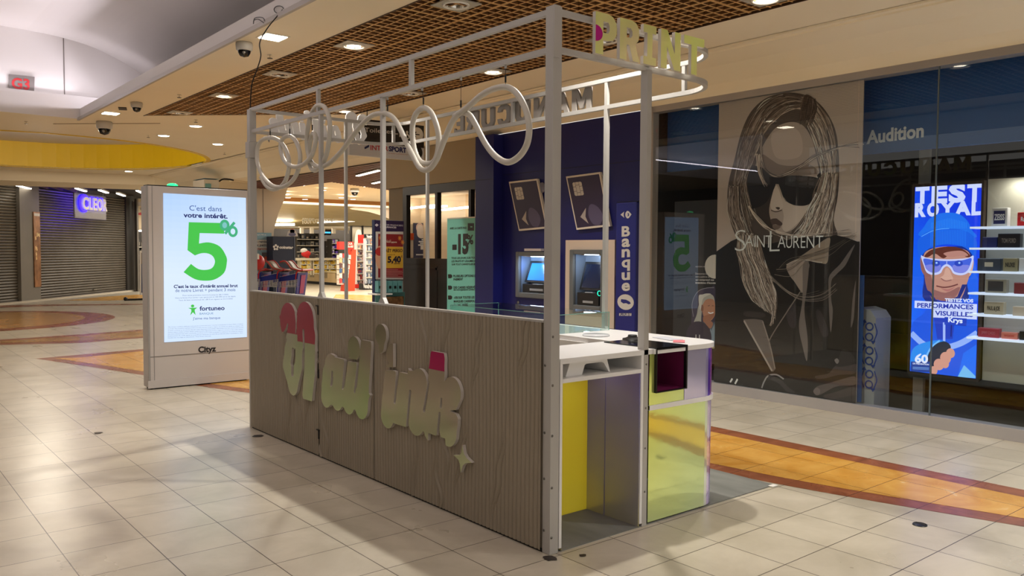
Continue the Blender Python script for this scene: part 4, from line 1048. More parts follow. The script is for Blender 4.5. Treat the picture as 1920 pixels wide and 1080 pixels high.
a = MB(); q0, q1 = at(100, 232, 2, ZC), at(300, 231, 2, ZC); d_ = (q1-q0)/2
a.obox(((q0+q1)/2-np.array([0, 0, .003])), d_, (0, .02, 0), (0, 0, .003), mat('joint_line', (150, 130, 100), .7)); a.build('trim_13', kind='structure')
# G3 plate
ty = 14.47
g0, g1, g2_, g3_ = [at(x, y, 1, ty) for x, y in ((17, 139), (65, 144), (64, 174), (17, 169))]
t = thing('zone_sign', 'grey square plate reading G3 in red on the white vault end wall', 'sign', tuple(g0))
a = MB(); a.hexa([g3_, g2_, g1, g0], (0, .02, 0), mat('g3_plate', (118, 110, 106), .4)); a.build('plate', t)
A = Art(1, ty-.004, -1); A.text('G3', (22, 165), (56, 168), (at(22, 147, 1, ty)-at(22, 166, 1, ty))[2], (176, 40, 44), .03); A.build('lettering', t)
# wayfinding sign: toilettes and sports shop
ys = 10.6; W8 = (640, 200, 9.816)
t = thing('hanging_sign', 'black and white hanging sign reading Toilettes and INTERSPORT with arrows', 'hanging sign', (6.3, ys, 3.2))
q = [at(655, y, 1, ys) for y in (236, 291)]; xl, xr = q[0][0], at(795, 240, 1, ys)[0]
zt_ = at(720, 231, 1, ys)[2]+.03; zm = at(656, 263, 1, ys)[2]; zb_ = at(656, 290.5, 1, ys)[2]
a = MB(); a.box(xl+.10, xr, ys, ys+.05, zm-.01, zt_, mat('black_sign', (26, 22, 20), .35)); a.build('black_panel', t)
a = MB(); a.box(xl, xr, ys, ys+.05, zb_, zm+.0, mat('white_sign', (206, 210, 216), .4)); a.build('white_panel', t)
a = MB(); a.cyl((xl+.3, ys+.025, zt_), (xl+.3, ys+.025, ZC), .006, BLKM, 6); a.cyl((xr-.15, ys+.025, zt_), (xr-.15, ys+.025, ZC), .006, BLKM, 6); a.build('hanger', t)
A = Art(1, ys-.003, -1); A.off = W8
hz = lambda y0, y1, x=700: abs(A.px((x, y0))[2]-A.px((x, y1))[2])
wt = (226, 222, 214)
A.text('Toilettes', (430, 465), (945, 500), hz(390, 470), wt)
A.text('wc', (975, 508), (1045, 515), hz(480, 510), wt, .02)
for x in (1085, 1120, 1210):
    A.ell((x, 470), .022, .022, wt, 12)
    A.poly([(x-14, 490), (x+14, 492), (x+22, 560), (x+8, 562), (x, 530), (x-8, 560), (x-20, 556)], wt)
A.ell((1222, 552), .035, .035, wt, 16); A.ell((1222, 552), .022, .022, (26, 22, 20), 16); A.poly([(1205, 500), (1225, 500), (1250, 560), (1240, 566)], wt)
A.ell((1400, 510), .105, .105, wt, 28)
A.stroke([(1345, 508), (1440, 518)], .016, (26, 22, 20)); A.stroke([(1378, 462), (1345, 508)], .016, (26, 22, 20)); A.stroke([(1345, 508), (1372, 566)], .016, (26, 22, 20))
A.poly([(425, 745), (500, 705), (515, 700), (508, 745), (440, 780), (428, 780)], (30, 36, 84))
A.text('INTER', (535, 795), (862, 815), hz(715, 800), (184, 36, 48), .02); A.text('SPORT', (872, 815), (1200, 848), hz(735, 822), (28, 30, 92), .045)
A.text('LE SPORT COMMENCE ICI', (865, 868), (1225, 893), hz(850, 868), (170, 90, 90))
A.ell((1385, 840), .105, .105, (26, 22, 20), 28); A.stroke([(1345, 838), (1425, 850)], .018, wt); A.stroke([(1385, 805), (1345, 838)], .018, wt); A.stroke([(1345, 838), (1378, 880)], .018, wt)
A.build('lettering', t)

# ---------------------------------------------------------------- illuminated totem
yt = 9.60
tx0, tx1 = 2.685, 3.835
CG2 = mat('totem_grey', (186, 178, 172), .4); CG3 = mat('totem_edge', (150, 146, 142), .3, .3)
t = thing('advertising_totem', 'tall grey Cityz totem with a bright bank poster showing a green 5%', 'advertising totem', (3.25, yt, 0))
ztop = 2.262
a = MB(); a.box(tx0, tx1, yt, yt+.20, .02, ztop, CG2); a.build('case', t, bevel=.01)
a = MB(); a.box(tx0+.03, tx1-.03, yt+.02, yt+.18, 0, .02, mat('dark_gap', (30, 26, 22), .8)); a.box(tx0-.01, tx1, yt-.012, yt, .015, .10, CG2); a.build('base', t)
a = MB(); a.box(tx0, tx0+.02, yt-.008, yt, .10, ztop, CG3); a.box(tx0+.06, tx0+.066, yt-.004, yt, .1, ztop, CG3); a.box(tx0, tx1, yt-.004, yt, .362, .368, mat('seam_line', (110, 104, 100), .5)); a.build('trim_strip', t)
a = MB(); a.box(tx0+.02, tx1, yt+.02, yt+.16, ztop, ztop+.012, BLKM); a.build('top_cap', t)
a = MB(); a.lathe([(.06, 0), (.055, .02), (.03, .032), (0, .035)], (tx0+.31, yt+.09, ztop+.012), mat('green_lamp', (40, 200, 120), .3, emit=(40, 240, 140), es=1.2), 16); a.build('green_beacon', t)
A = Art(1, yt-.006, -1); A.off = (290, 340, 4.909)
c1, c2, c3_, c4_ = (76, 114), (836, 152), (842, 968), (88, 1015)
NS = 24
def mixc(a_, b_, t_): return tuple(a_[i]*(1-t_)+b_[i]*t_ for i in range(3))
P1, P2, P3, P4 = at(306, 362, 1, A.val), at(461, 371, 1, A.val), at(463, 632, 1, A.val), at(308, 642, 1, A.val)
def SC(u, v): return (P4*(1-u)+P3*u)*(1-v)+(P1*(1-u)+P2*u)*v
for i in range(10):
    for j in range(26):
        u, v = (i+.5)/10, (j+.5)/26
        g = min(1, .18+.75*max(0, (v-.45))*(1-.75*u)+.25*abs(v-.5)**2*2); cc = mixc((228, 240, 255), (150, 190, 250), min(1, g))
        a_, b_, c_, d_ = SC(i/10, j/26), SC((i+1)/10, j/26), SC((i+1)/10, (j+1)/26), SC(i/10, (j+1)/26)
        A._put([a_, b_, c_, d_], [(0, 1, 2, 3)], lin(cc)); A.k -= 1
A.k = 1
hz = lambda y0, y1, x=400: abs(A.px((x, y0))[2]-A.px((x, y1))[2])
nav, blu, grn = (16, 30, 96), (24, 70, 140), (62, 190, 70)
A.text("C'est dans", (320, 268), (618, 277), hz(222, 268), blu); A.text("votre intérêt.", (265, 330), (672, 342), hz(290, 331), nav, .03)
five = [(314, 376), (640, 384), (640, 482), (414, 476), (408, 573)] + [tuple(p) for p in spline([(408, 573), (500, 562), (600, 600), (658, 690), (664, 750), (640, 840), (560, 900), (470, 915), (370, 900), (266, 836)], 4)][1:] + [(334, 760)] + \
    [tuple(p) for p in spline([(334, 760), (400, 806), (470, 815), (530, 796), (555, 740), (535, 690), (490, 664), (430, 662), (370, 682)], 4)][1:] + [(302, 634)]
A.poly(five, grn)
A.stroke([(735, 378), (648, 482)], .032, (60, 170, 120))
for cx, cy in ((644, 404), (720, 462)):
    A.ell((cx, cy), .058, .066, (60, 170, 120), 20); A.ell((cx, cy), .028, .035, (205, 226, 255) if cx > 700 else (120, 190, 190), 16)
A.text("C'est le taux d'intérêt annuel brut", (176, 983), (765, 973), hz(952, 980), nav, .03); A.text("de notre Livret + pendant 3 mois", (190, 1019), (743, 1010), hz(990, 1018), blu)
A.off = (290, 520, 4.911); hz = lambda y0, y1, x=400: abs(A.px((x, y0))[2]-A.px((x, y1))[2])
gy = (92, 112, 150)
A.text("Pour toute première ouverture jusqu'au 28/11/2025.", (258, 172), (682, 163), hz(160, 171), gy)
A.text("Dans la limite d'un Livret + par personne et 100 000 euros de dépôt.", (190, 196), (748, 180), hz(184, 195), gy)
A.text("Taux de base contractuel de 1,80 % en vigueur au 01/11/2025.", (220, 217), (722, 202), hz(204, 215), gy)
A.ell((349, 264), .019, .017, grn, 12); A.poly([(308, 283), (345, 280), (362, 280), (392, 279), (368, 298), (370, 316), (378, 348), (352, 322), (326, 352), (338, 312), (336, 294)], grn)
A.text('fortuneo', (414, 306), (644, 300), hz(266, 304), nav, .025); A.text('BANQUE', (414, 344), (540, 340), hz(324, 342), (80, 130, 170)); A.text("J'aime ma banque", (352, 390), (604, 382), hz(366, 388), blu)
small = ["Offre soumise à conditions valable pour toute première ouverture d'un Livret + sous réserve d'acceptation du dossier. Détails et conditions",
 "sur le site. Taux annuel brut appliqué pendant trois mois, puis taux de base en vigueur. Les intérêts sont calculés par quinzaine civile",
 "et versés une fois par an. Les sommes déposées restent disponibles à tout moment. Offre limitée à une seule ouverture par personne",
 "physique majeure résidant en France. Banque, société anonyme, siège social, inscrite au registre du commerce et des sociétés de Brest.",
 "Document publicitaire sans valeur contractuelle. Conditions au 01/11/2025 susceptibles de modification sans préavis par la banque.",
 "Établissement de crédit agréé et contrôlé par l'autorité de contrôle prudentiel, place de Budapest, Paris.",
 "Société de courtage en assurances. Tous droits réservés."]
for i, sm_ in enumerate(small):
    x1 = 815 if i < 6 else 520
    A.text(sm_, (122, 462+i*16.5), (x1, 462+i*16.5-30*(x1-122)/693), hz(453, 461)*.9, gy)
A.build('lit_poster', t, emit=.80, rough=.15)
A = Art(1, yt-.003, -1); A.off = (290, 520, 4.911)
A.text('Cityz', (402, 692), (566, 680), abs(A.px((400, 634))[2]-A.px((400, 690))[2])*.9, (20, 20, 24), .04); A.build('lettering', t)

# ---------------------------------------------------------------- bank wall
NAVY = noisy('navy_panel', (24, 26, 92), (28, 30, 100), .9, .38, spec=.4); NAVY2 = mat('navy_seam', (14, 14, 50), .5)
XP = 7.42
yp0, yp1 = at(925, 400, 0, XP)[1], at(891, 400, 0, XP)[1]
bk = thing('bank_wall', 'dark blue bank wall unit with side pillar holding two cash machines', 'bank wall', (7.6, 8, 0))
ztb = 3.262
xr_ = 7.53; bz = .075
M1 = (at(1133, 520, 0, xr_)[1], at(1067, 520, 0, xr_)[1], at(1067, 581, 0, xr_)[2], at(1067, 468, 0, xr_)[2]); M2 = (at(1040, 520, 0, xr_)[1], at(966, 520, 0, xr_)[1], at(966, 557, 0, xr_)[2], at(966, 472, 0, xr_)[2])
def hole_(m_): y0, y1, z0, z1 = m_; return [(y0+.04, z0+.04), (y0+.04, z1-.04), (y1-.04, z1-.04), (y1-.04, z0+.04)]
a = MB(); a.prism([[(6.705, 0), (yp1, 0), (yp1, ztb), (6.705, ztb)], hole_(M1), hole_(M2)], lambda u, v: (7.60, u, v), (.02, 0, 0), NAVY); a.box(7.596, 7.60, 6.705, yp0, 2.665, 2.672, NAVY2); a.build('back_panel', bk)
a = MB(); a.box(XP, 7.60, yp0, yp1, 0, ztb-.015, NAVY); a.box(XP-.003, XP, yp0, yp1, 2.60, 2.607, NAVY2); a.build('pillar', bk, bevel=.004)
# bank cards
def bank_card(xc, pts, lb):
    A3 = [at(x, y, 0, xc) for x, y in pts]; t = thing('bank_card_board', lb, 'wall panel', tuple(A3[0]), 'tilted bank card panels')
    a = MB(); a.hexa([A3[3], A3[2], A3[1], A3[0]], (.04, 0, 0), mat('card_rim', (214, 204, 190), .4)); a.build('frame', t)
    c = sum(A3)/4; inn = [c+(p-c)*.93+np.array([-.002, 0, 0]) for p in A3]
    A = Art(0, xc-.002, -1)
    A.poly(inn, (46, 34, 62), False)
    u = inn[1]-inn[0]; v = inn[3]-inn[0]; Q = lambda p, q: inn[0]+u*p+v*q
    def rr(p0, q0, p1, q1, col): A.poly([Q(p0+.03, q0), Q(p1-.03, q0), Q(p1, q0+.02), Q(p1, q1-.02), Q(p1-.03, q1), Q(p0+.03, q1), Q(p0, q1-.02), Q(p0, q0+.02)], col, False)
    rr(.13, .10, .42, .37, (190, 182, 170))
    ln = (90, 80, 90)
    for (a0, b0, a1, b1) in ((.13, .19, .22, .19), (.33, .19, .42, .19), (.13, .28, .22, .28), (.33, .28, .42, .28), (.22, .16, .33, .16), (.22, .31, .33, .31), (.22, .10, .22, .37), (.33, .10, .33, .37)):
        p_, q_ = Q(a0, b0), Q(a1, b1); d = np.array([0, .006, 0]) if abs(a0-a1) < .01 else np.array([0, 0, .006]); A.poly([p_-d/2, q_-d/2, q_+d/2, p_+d/2], ln, False)
    for (o_, col) in ((.0, (168, 158, 150)), (.2, (84, 76, 104))):
        if o_ == 0: A.poly([Q(.40, .62), Q(.17, .79), Q(.38, .93), Q(.33, .79)], col, False)
        else: A.poly([Q(*p_) for p_ in spline([(.62, .56), (.50, .60), (.43, .78), (.50, .93), (.62, .97), (.74, .95), (.86, .80), (.78, .64)], 5, True)], col, False)
    A.build('picture', t, rough=.4)
bank_card(7.545, ((1061, 331), (1125, 322.5), (1144, 424), (1081, 431)), 'tilted dark purple bank card panel above the right cash machine')
bank_card(7.545, ((954, 341), (1007, 335), (1026, 428), (973, 433)), 'tilted dark purple bank card panel above the left cash machine')
for x, y, lb in ((1133, 341, 'right of the right card'), (1016, 352, 'right of the left card')):
    c = at(x, y, 0, 7.59); a = MB(); a.lathe([(0, -.02), (.07, -.02), (.075, 0)], c, mat('round_badge', (120, 120, 140), .4), 20, 'x'); a.build('round_badge', label='small round grey badge on the blue wall '+lb, cat='badge')
# cash machines
STEEL = mat('brushed_steel', (128, 130, 132), .35, .5); ATMG = mat('cash_machine_grey', (96, 98, 98), .4); LGT = mat('small_lamp', (230, 240, 255), .4, emit=(210, 230, 255), es=6)
KEY = mat('black_keys', (24, 24, 26), .4)
def xpan(mb, x, y0, y1, z0, z1, d, M): mb.box(x, x+d, y0, y1, z0, z1, M)
def cash_machine(xf, y0, y1, z0, z1, lb, surround=None, lit=(40, 90, 200)):
    t = thing('cash_machine', lb, 'cash machine', (xf, (y0+y1)/2, z0))
    if surround:
        a = MB(); sy0_, sy1_, sz0_, sz1_ = surround; a.prism([[(sy0_, sz0_), (sy1_, sz0_), (sy1_, sz1_), (sy0_, sz1_)], hole_((y0, y1, z0, z1))], lambda u, v: (7.575, u, v), (.024, 0, 0), mat('cream_surround', (206, 188, 170), .45)); a.build('surround', t)
    a = MB(); b = .075; dp = .20; z = z1-z0
    # bezel: four bars
    a.box(xf, xf+.05, y0, y0+b, z0, z1, ATMG); a.box(xf, xf+.05, y1-b, y1, z0, z1, ATMG); a.box(xf, xf+.05, y0+b, y1-b, z0, z0+b, ATMG); a.box(xf, xf+.05, y0+b, y1-b, z1-b*.8, z1, ATMG)
    a.build('bezel', t, bevel=.012)
    xi = xf+dp
    a = MB(); IN = mat('recess_steel', (130, 146, 168), .35, .4)
    a.quad((xf+.05, y0+b, z0+b), (xf+.05, y0+b, z1-b*.8), (xi, y0+b+.03, z1-b), (xi, y0+b+.03, z0+b), IN)
    a.quad((xf+.05, y1-b, z0+b), (xf+.05, y1-b, z1-b*.8), (xi, y1-b-.03, z1-b), (xi, y1-b-.03, z0+b), IN)
    a.quad((xi, y0+b, z0+b), (xi, y1-b, z0+b), (xi, y1-b, z1-b), (xi, y0+b, z1-b), IN); a.quad((xf+.05, y0+b, z1-b*.8), (xf+.05, y1-b, z1-b*.8), (xi, y1-b, z1-b*.8), (xi, y0+b, z1-b*.8), ATMG)
    a.build('recess', t)
    ym_ = (y0+y1)/2; w_ = (y1-y0)/2-b-.05
    s0 = z0+z*.34; s1 = z0+z*.80
    a = MB(); a.hexa([(xf+.07, ym_+w_, s0), (xf+.07, ym_-w_, s0), (xi-.02, ym_-w_, s1), (xi-.02, ym_+w_, s1)], (.02, 0, .0), mat('screen_bezel', (30, 32, 36), .3)); a.build('monitor', t)
    a = MB(); a.hexa([(xf+.072, ym_+w_*.82, s0+.03), (xf+.072, ym_-w_*.82, s0+.03), (xi-.035, ym_-w_*.82, s1-.03), (xi-.035, ym_+w_*.82, s1-.03)], (.002, 0, .0), mat('screen_%d' % lit[2], lit, .15, emit=lit, es=.9 if lit[2] > 100 else .3)); a.build('screen', t)
    a = MB(); a.box(xf+.03, xi-.02, ym_-w_, ym_+w_, z0+b, z0+z*.30, KEY); a.build('keypad_block', t, bevel=.006)
    a = MB(); a.box(xf+.035, xf+.11, ym_-w_*.4, ym_+w_*.3, z0+z*.30, z0+z*.31, mat('keypad', (170, 180, 190), .4)); a.box(xf+.026, xf+.03, ym_-w_*.5, ym_+w_*.45, z0+b+.03, z0+b+.06, mat('card_slot', (150, 150, 150), .3)); a.build('keypad', t)
    a = MB(); a.box(xf+.07, xf+.12, ym_-w_*.55, ym_+w_*.55, z1-b*.8-.012, z1-b*.8-.002, LGT); a.build('lamp', t)
    return t
yy = lambda px, x=7.55: at(px, 520, 0, x)[1]
xr_ = 7.53
y1_, y0_ = at(1067, 520, 0, xr_)[1], at(1133, 520, 0, xr_)[1]
s0y, s1y = at(1152, 520, 0, 7.575)[1], at(1060, 520, 0, 7.575)[1]
cash_machine(xr_, y0_, y1_, at(1067, 581, 0, xr_)[2], at(1067, 468, 0, xr_)[2], 'right cash machine with dark screen in a cream surround beside the Banque pillar', (s0y, s1y, .59, 1.71), (16, 26, 48))
a = MB(); c = at(1124, 566-16, 0, 7.54); a.lathe([(.028, -.006), (.034, -.006), (.034, 0), (.028, 0)], c, mat('green_ring', (20, 200, 150), .4, emit=(30, 230, 170), es=1.5), 20, 'x'); a.build('card_reader_ring', label='small glowing green ring beside the keypad of the right cash machine', cat='indicator light')
y1_, y0_ = at(966, 520, 0, xr_)[1], at(1040, 520, 0, xr_)[1]
cash_machine(xr_, y0_, y1_, at(966, 557, 0, xr_)[2], at(966, 472, 0, xr_)[2], 'left cash machine with glowing blue screen, half behind the corner post', None, (40, 110, 220))
c = at(985, 470, 0, 7.56); a = MB(); a.box(7.54, 7.60, c[1]-.35, c[1], c[2]-.005, c[2]+.03, mat('white_strip', (200, 190, 190), .4)); a.build('label_strip', label='small white strip above the left cash machine', cat='strip')
c = at(972, 567, 0, 7.6); a = MB(); a.lathe([(0, -.015), (.022, -.012), (.022, 0)], c, STEEL, 14, 'x'); a.build('lock', label='small round steel lock on the blue wall under the left cash machine', cat='lock')
area((7.50, 7.72, 1.50), .04, .3, 1.2, (.8, .9, 1), (.6, 0, -1), 'machine_lamp'); area((7.50, 8.85, 1.47), .04, .3, 2.4, (.55, .75, 1), (.6, 0, -1), 'machine_lamp')
# Banque pillar sign
xb = 7.44; yb1, yb0 = at(1154, 500, 0, xb)[1], at(1192, 500, 0, xb)[1]
t = thing('bank_sign', 'tall dark blue Banque sign box with white vertical lettering', 'sign', (7.52, (yb0+yb1)/2, .45))
zbt = at(1154, 380, 0, xb)[2]
a = MB(); a.box(xb, 7.598, yb0, yb1, .45, zbt, mat('sign_navy', (22, 30, 110), .4)); a.build('box', t, bevel=.015)
a = MB(); a.box(xb+.01, 7.6, yb0-.02, yb1+.0, zbt, zbt+.008, BLKM); a.build('cap', t)
A = Art(0, xb-.003, -1); A.off = (940, 300, 3.375)
cr = (196, 192, 186)
for ch, yt_, yb_ in (('B', 420, 486), ('a', 498, 553), ('n', 565, 617), ('q', 632, 704), ('u', 712, 762), ('e', 778, 831)):
    V, F = text_geo(ch, .035); x0_, x1_ = V[:, 0].min(), V[:, 0].max(); z0_, z1_ = V[:, 1].min(), V[:, 1].max()
    a_, b_, c_ = A.px((761, yb_)), A.px((814, yb_-3)), A.px((761, yt_))
    A._put([a_+(b_-a_)*(x-x0_)/(x1_-x0_)+np.array([0, 0, 1])*(c_-a_)[2]*(y-z0_)/(z1_-z0_) for x, y in V], F, lin(cr))
A.poly([(754, 346), (778, 326), (774, 346), (778, 366)], cr); A.poly([(824, 344), (806, 324), (796, 322), (786, 334), (784, 346), (786, 358), (796, 370), (806, 368)], cr); A.poly([(798, 336), (808, 338), (808, 354), (798, 356), (802, 346)], (22, 30, 110))
A.ell((786, 899), .135, .095, cr, 24); A.poly([(758, 880), (790, 884), (812, 896), (820, 908), (806, 914), (790, 906), (772, 908), (756, 896)], (22, 30, 110))
A.rect(746, 970, 823, 986, cr); A.text('24h/24 7j/7', (750, 984), (820, 984), .035, (22, 30, 90), .03)
A.build('lettering', t)
a = MB(); c = at(1212, 240, 0, 7.54); a.box(7.50, 7.55, c[1]-.04, c[1]+.04, c[2], c[2]+.17, mat('alarm_body', (214, 200, 176), .4)); a.build('alarm_box', label='small cream alarm box with red lamp on the pink grey post', cat='alarm')
a = MB(); a.box(7.496, 7.502, c[1]-.025, c[1]+.025, c[2]-.03, c[2]+.02, mat('red_lamp', (220, 40, 20), .4, emit=(255, 60, 30), es=1.5)); a.build('alarm_lamp', label='small glowing red lamp under the cream alarm box', cat='alarm lamp')

# -15% banner in front of the black window
xn = 7.50
c = [at(838.5, 411, 0, xn), at(893, 404, 0, xn)]
yA_, yB_ = c[0][1], 9.95; zt2 = c[0][2]
t = thing('roll_up_banner', 'turquoise roll-up banner advertising -15% before the black window', 'banner', (xn, 10.2, 0))
TURQ = (112, 186, 172)
a = MB(); a.box(xn, xn+.004, yB_, yA_, .06, zt2, mat('turquoise_banner', TURQ, .5)); a.build('sheet', t)
a = MB(); a.box(xn-.05, xn+.05, yB_, yA_, 0, .06, STEEL); a.build('base', t); a = MB(); a.box(xn-.006, xn+.008, yB_, yA_, zt2, zt2+.02, mat('banner_bar', (200, 196, 180), .4)); a.build('top_bar', t)
A = Art(0, xn-.002, -1); A.off = (830, 400, 5.4); bk_ = (34, 30, 28)
hz = lambda y0, y1, x=200: abs(A.px((x, y0))[2]-A.px((x, y1))[2])
A.text('AVEC LA CARTE PASS', (72, 163), (242, 156), hz(140, 160), bk_, .03); A.rect(254, 100, 318, 176, bk_); A.rect(280, 132, 300, 142, TURQ)
A.text('-15', (98, 400), (262, 398), hz(222, 398), bk_, .06); A.text('%', (248, 312), (310, 310), hz(225, 312), bk_, .03)
for i, (s_, x0, x1, y, b_) in enumerate((('TOUS LES JOURS SUR TOUS', 88, 345, 462, .02), ('LES FRUITS ET LÉGUMES ET', 90, 345, 494, .02), ('SUR TOUT CARREFOUR BIO', 92, 345, 526, .02), ('PLUSIEURS OPTIONS DE', 108, 350, 646, .03), ('PAIEMENT', 110, 205, 680, .03),
    ('DES CAISSES RÉSERVÉES', 110, 350, 762, .03), ('dans votre hypermarché Carrefour', 110, 325, 782, .02), ('-15% SUR TOUTES LES', 112, 322, 864, .03), ('MARQUES CARREFOUR', 112, 345, 902, .03), ('Sur de la Carte PASS', 114, 258, 930, .02))):
    A.text(s_, (x0, y), (x1, y-3), hz(0, 22 if b_ > .02 else 18), bk_, b_)
for y in (637, 752, 852): A.poly([(54, y-20), (84, y-20), (96, y-10), (96, y+10), (84, y+20), (56, y+20)], bk_)
A.build('lettering', t)
# ---------------------------------------------------------------- inside the optician's window
# blue band with the shop words
XBAND = 7.86
t = thing('shop_fascia_band', 'deep blue band behind the glass with white words ending in & Audition', 'fascia', (XBAND, 3, 2.4))
zb0 = at(1760, 277, 0, XBAND)[2]
a = MB(); a.box(XBAND, XBAND+.05, -5.9, 6.6, zb0, 3.28, mat('blue_band', (10, 84, 150), .5)); a.build('board', t)
A = Art(0, XBAND-.003, -1)
A.text('Vue & Audition', (1548, 279), (1732, 256), abs(A.px((1650, 241))[2]-A.px((1650, 264))[2]), (226, 232, 236), .035)
A.build('lettering', t)
# dark walls inside the shop with a wood band
inn = MB(); inn.box(9.6, 9.7, -5.9, 6.6, 0, 3.25, mat('shop_partition', (24, 24, 24), .6)); inn.box(9.58, 9.6, -5.9, 6.6, .12, .62, noisy('dark_oak', (72, 50, 22), (84, 60, 28), 2, .5, stretch=(1, .2, 1)))
inn.build('wall_right', kind='structure')

# large monochrome poster
XPO = 7.63
yL, yR = at(1345, 400, 0, XPO)[1], at(1614, 400, 0, XPO)[1]
t = thing('window_poster', 'huge black and white poster of a long haired person in sunglasses, reading SAINT LAURENT', 'poster', (XPO, (yL+yR)/2, .11))
a = MB(); a.box(XPO, XPO+.012, yR, yL, .11, 3.21, mat('poster_backing', (150, 140, 132), .6)); a.build('sheet', t)
A = Art(0, XPO-.001, -1, .00015); A.clip = (yR, yL, .11, 3.21); sA = (1280, 160, 3.375); sB = (1280, 440, 3.272)
def P3_(y, z): return (XPO-.001, y, z)
bgc = (158, 144, 133)
A.poly([P3_(yL, .11), P3_(yR, .11), P3_(yR, 3.21), P3_(yL, 3.21)], bgc, False)
rng = random.Random(5)
def strands(guides, n, w, cols, jit=3, alpha_cols=None, wend=None):
    """hair drawn between guide curves (lists of the same length)"""
    for i in range(n):
        f = rng.random()*(len(guides)-1); k = min(int(f), len(guides)-2); f -= k
        g = [(a_[0]*(1-f)+b_[0]*f+rng.gauss(0, jit), a_[1]*(1-f)+b_[1]*f+rng.gauss(0, jit)) for a_, b_ in zip(guides[k], guides[k+1])]
        s0 = rng.random()*.25; s1 = .75+rng.random()*.25; m_ = len(g); i0 = int(s0*(m_-1)); i1 = max(i0+2, int(math.ceil(s1*(m_-1))))
        c_ = rng.choice(cols); v = rng.uniform(.85, 1.12); A.stroke(g[i0:i1+1], w*rng.uniform(.5, 1.4), tuple(min(255, q*v) for q in c_), (wend or w*.3), 5); A.k -= .97
A.off = sA
# head of hair, back layer
A.smooth([(620, 52), (700, 46), (790, 66), (870, 120), (930, 200), (968, 290), (985, 400), (990, 540), (982, 700), (955, 850), (960, 1000), (600, 1080), (420, 1080), (330, 940), (285, 780), (290, 620), (330, 460), (370, 300), (430, 170), (520, 85)], (70, 60, 54), 4)
# face
A.smooth([(560, 300), (620, 250), (700, 232), (770, 262), (820, 350), (850, 470), (862, 570), (830, 700), (780, 800), (730, 880), (680, 925), (640, 935), (570, 930), (510, 880), (460, 800), (440, 700), (450, 560), (490, 420)], (150, 135, 124), 4)
A.smooth([(560, 320), (620, 280), (690, 262), (740, 300), (760, 380), (740, 450), (640, 470), (580, 440)], (166, 151, 140), 4)
A.smooth([(450, 560), (600, 560), (575, 660), (548, 780), (560, 860), (590, 925), (530, 900), (470, 820), (440, 700)], (46, 38, 34), 4)
A.smooth([(500, 440), (560, 470), (610, 500), (690, 510), (800, 500), (850, 560), (600, 575), (500, 560)], (112, 98, 88), 4)
A.smooth([(640, 640), (700, 760), (790, 740), (770, 820), (720, 880), (660, 925), (630, 900), (640, 830), (630, 760)], (172, 158, 146), 4)
# nose, mouth
A.smooth([(585, 640), (604, 648), (628, 720), (636, 766), (622, 786), (596, 794), (566, 788), (556, 740)], (178, 165, 154), 4)
A.smooth([(588, 774), (604, 770), (616, 776), (606, 788)], (60, 48, 42), 4); A.stroke([(560, 790), (590, 800), (628, 790)], .012, (84, 70, 62))
A.smooth([(556, 850), (590, 842), (608, 852), (632, 874), (620, 890), (590, 880), (566, 880)], (70, 56, 50), 4); A.smooth([(570, 884), (600, 884), (622, 894), (600, 912), (574, 906)], (104, 88, 80), 4)
A.stroke([(560, 925), (620, 945), (690, 925)], .02, (110, 96, 86))
# glasses
BLKc = (20, 17, 16)
A.smooth([(345, 512), (420, 504), (500, 520), (560, 560), (592, 590), (585, 640), (560, 690), (530, 740), (470, 775), (420, 772), (385, 700), (355, 600)], BLKc, 4)
A.smooth([(602, 588), (660, 572), (740, 572), (830, 580), (884, 600), (896, 640), (870, 690), (820, 740), (770, 762), (700, 756), (648, 725), (624, 670)], BLKc, 4)
A.smooth([(575, 576), (640, 572), (640, 620), (575, 620)], BLKc, 4)
A.poly([(850, 572), (870, 548), (980, 506), (984, 570), (950, 630), (890, 660)], (28, 24, 22))
A.smooth([(700, 580), (800, 584), (870, 606), (850, 640), (740, 606)], (42, 36, 34), 4); A.stroke([(885, 625), (879, 658)], .016, (200, 190, 180))
A.stroke([(380, 640), (398, 680)], .012, (120, 110, 102)); A.stroke([(640, 710), (656, 735)], .01, (120, 110, 102))
# top hair strands
lightc = [(176, 160, 146), (150, 134, 120), (196, 182, 168), (120, 104, 92)]; darkc = [(60, 50, 44), (84, 70, 62), (44, 36, 32), (110, 94, 82)]
gl_ = [[(760, 70), (640, 60), (520, 110), (430, 220), (370, 380), (330, 560), (310, 760), (350, 960)],
       [(765, 100), (660, 100), (560, 160), (490, 260), (440, 380), (390, 540), (350, 700), (420, 960)],
       [(770, 140), (680, 150), (590, 210), (520, 290), (480, 380), (440, 480), (400, 600), (440, 800)]]
strands(gl_, 420, .008, lightc+darkc*2, 5)
gr = [[(780, 74), (850, 120), (910, 200), (950, 320), (970, 460), (975, 620), (960, 800), (940, 980)],
      [(775, 120), (830, 190), (880, 280), (910, 400), (930, 520), (930, 640), (900, 780), (860, 950)],
      [(765, 180), (800, 260), (840, 350), (868, 450), (885, 540), (880, 640), (840, 760), (780, 900)]]
strands(gr, 400, .008, lightc*2+darkc, 5)
A.smooth([(772, 66), (810, 66), (850, 110), (846, 170), (820, 240), (770, 210), (740, 240), (748, 150)], (58, 46, 40), 4)
strands([[(770, 70), (752, 130), (745, 190), (735, 240)], [(840, 90), (850, 150), (830, 210), (815, 260)]], 60, .009, [(40, 30, 26), (90, 74, 64), (66, 54, 46)], 4)
strands([[(530, 200), (505, 300), (500, 420), (520, 520), (580, 568), (650, 560), (740, 510), (830, 450), (960, 400), (1110, 358)], [(520, 230), (498, 330), (494, 440), (530, 540), (600, 576), (690, 556), (790, 500), (880, 440), (1000, 395), (1120, 400)]], 22, .010, [(190, 176, 162), (90, 78, 70), (60, 50, 44)], 3, None, .005)
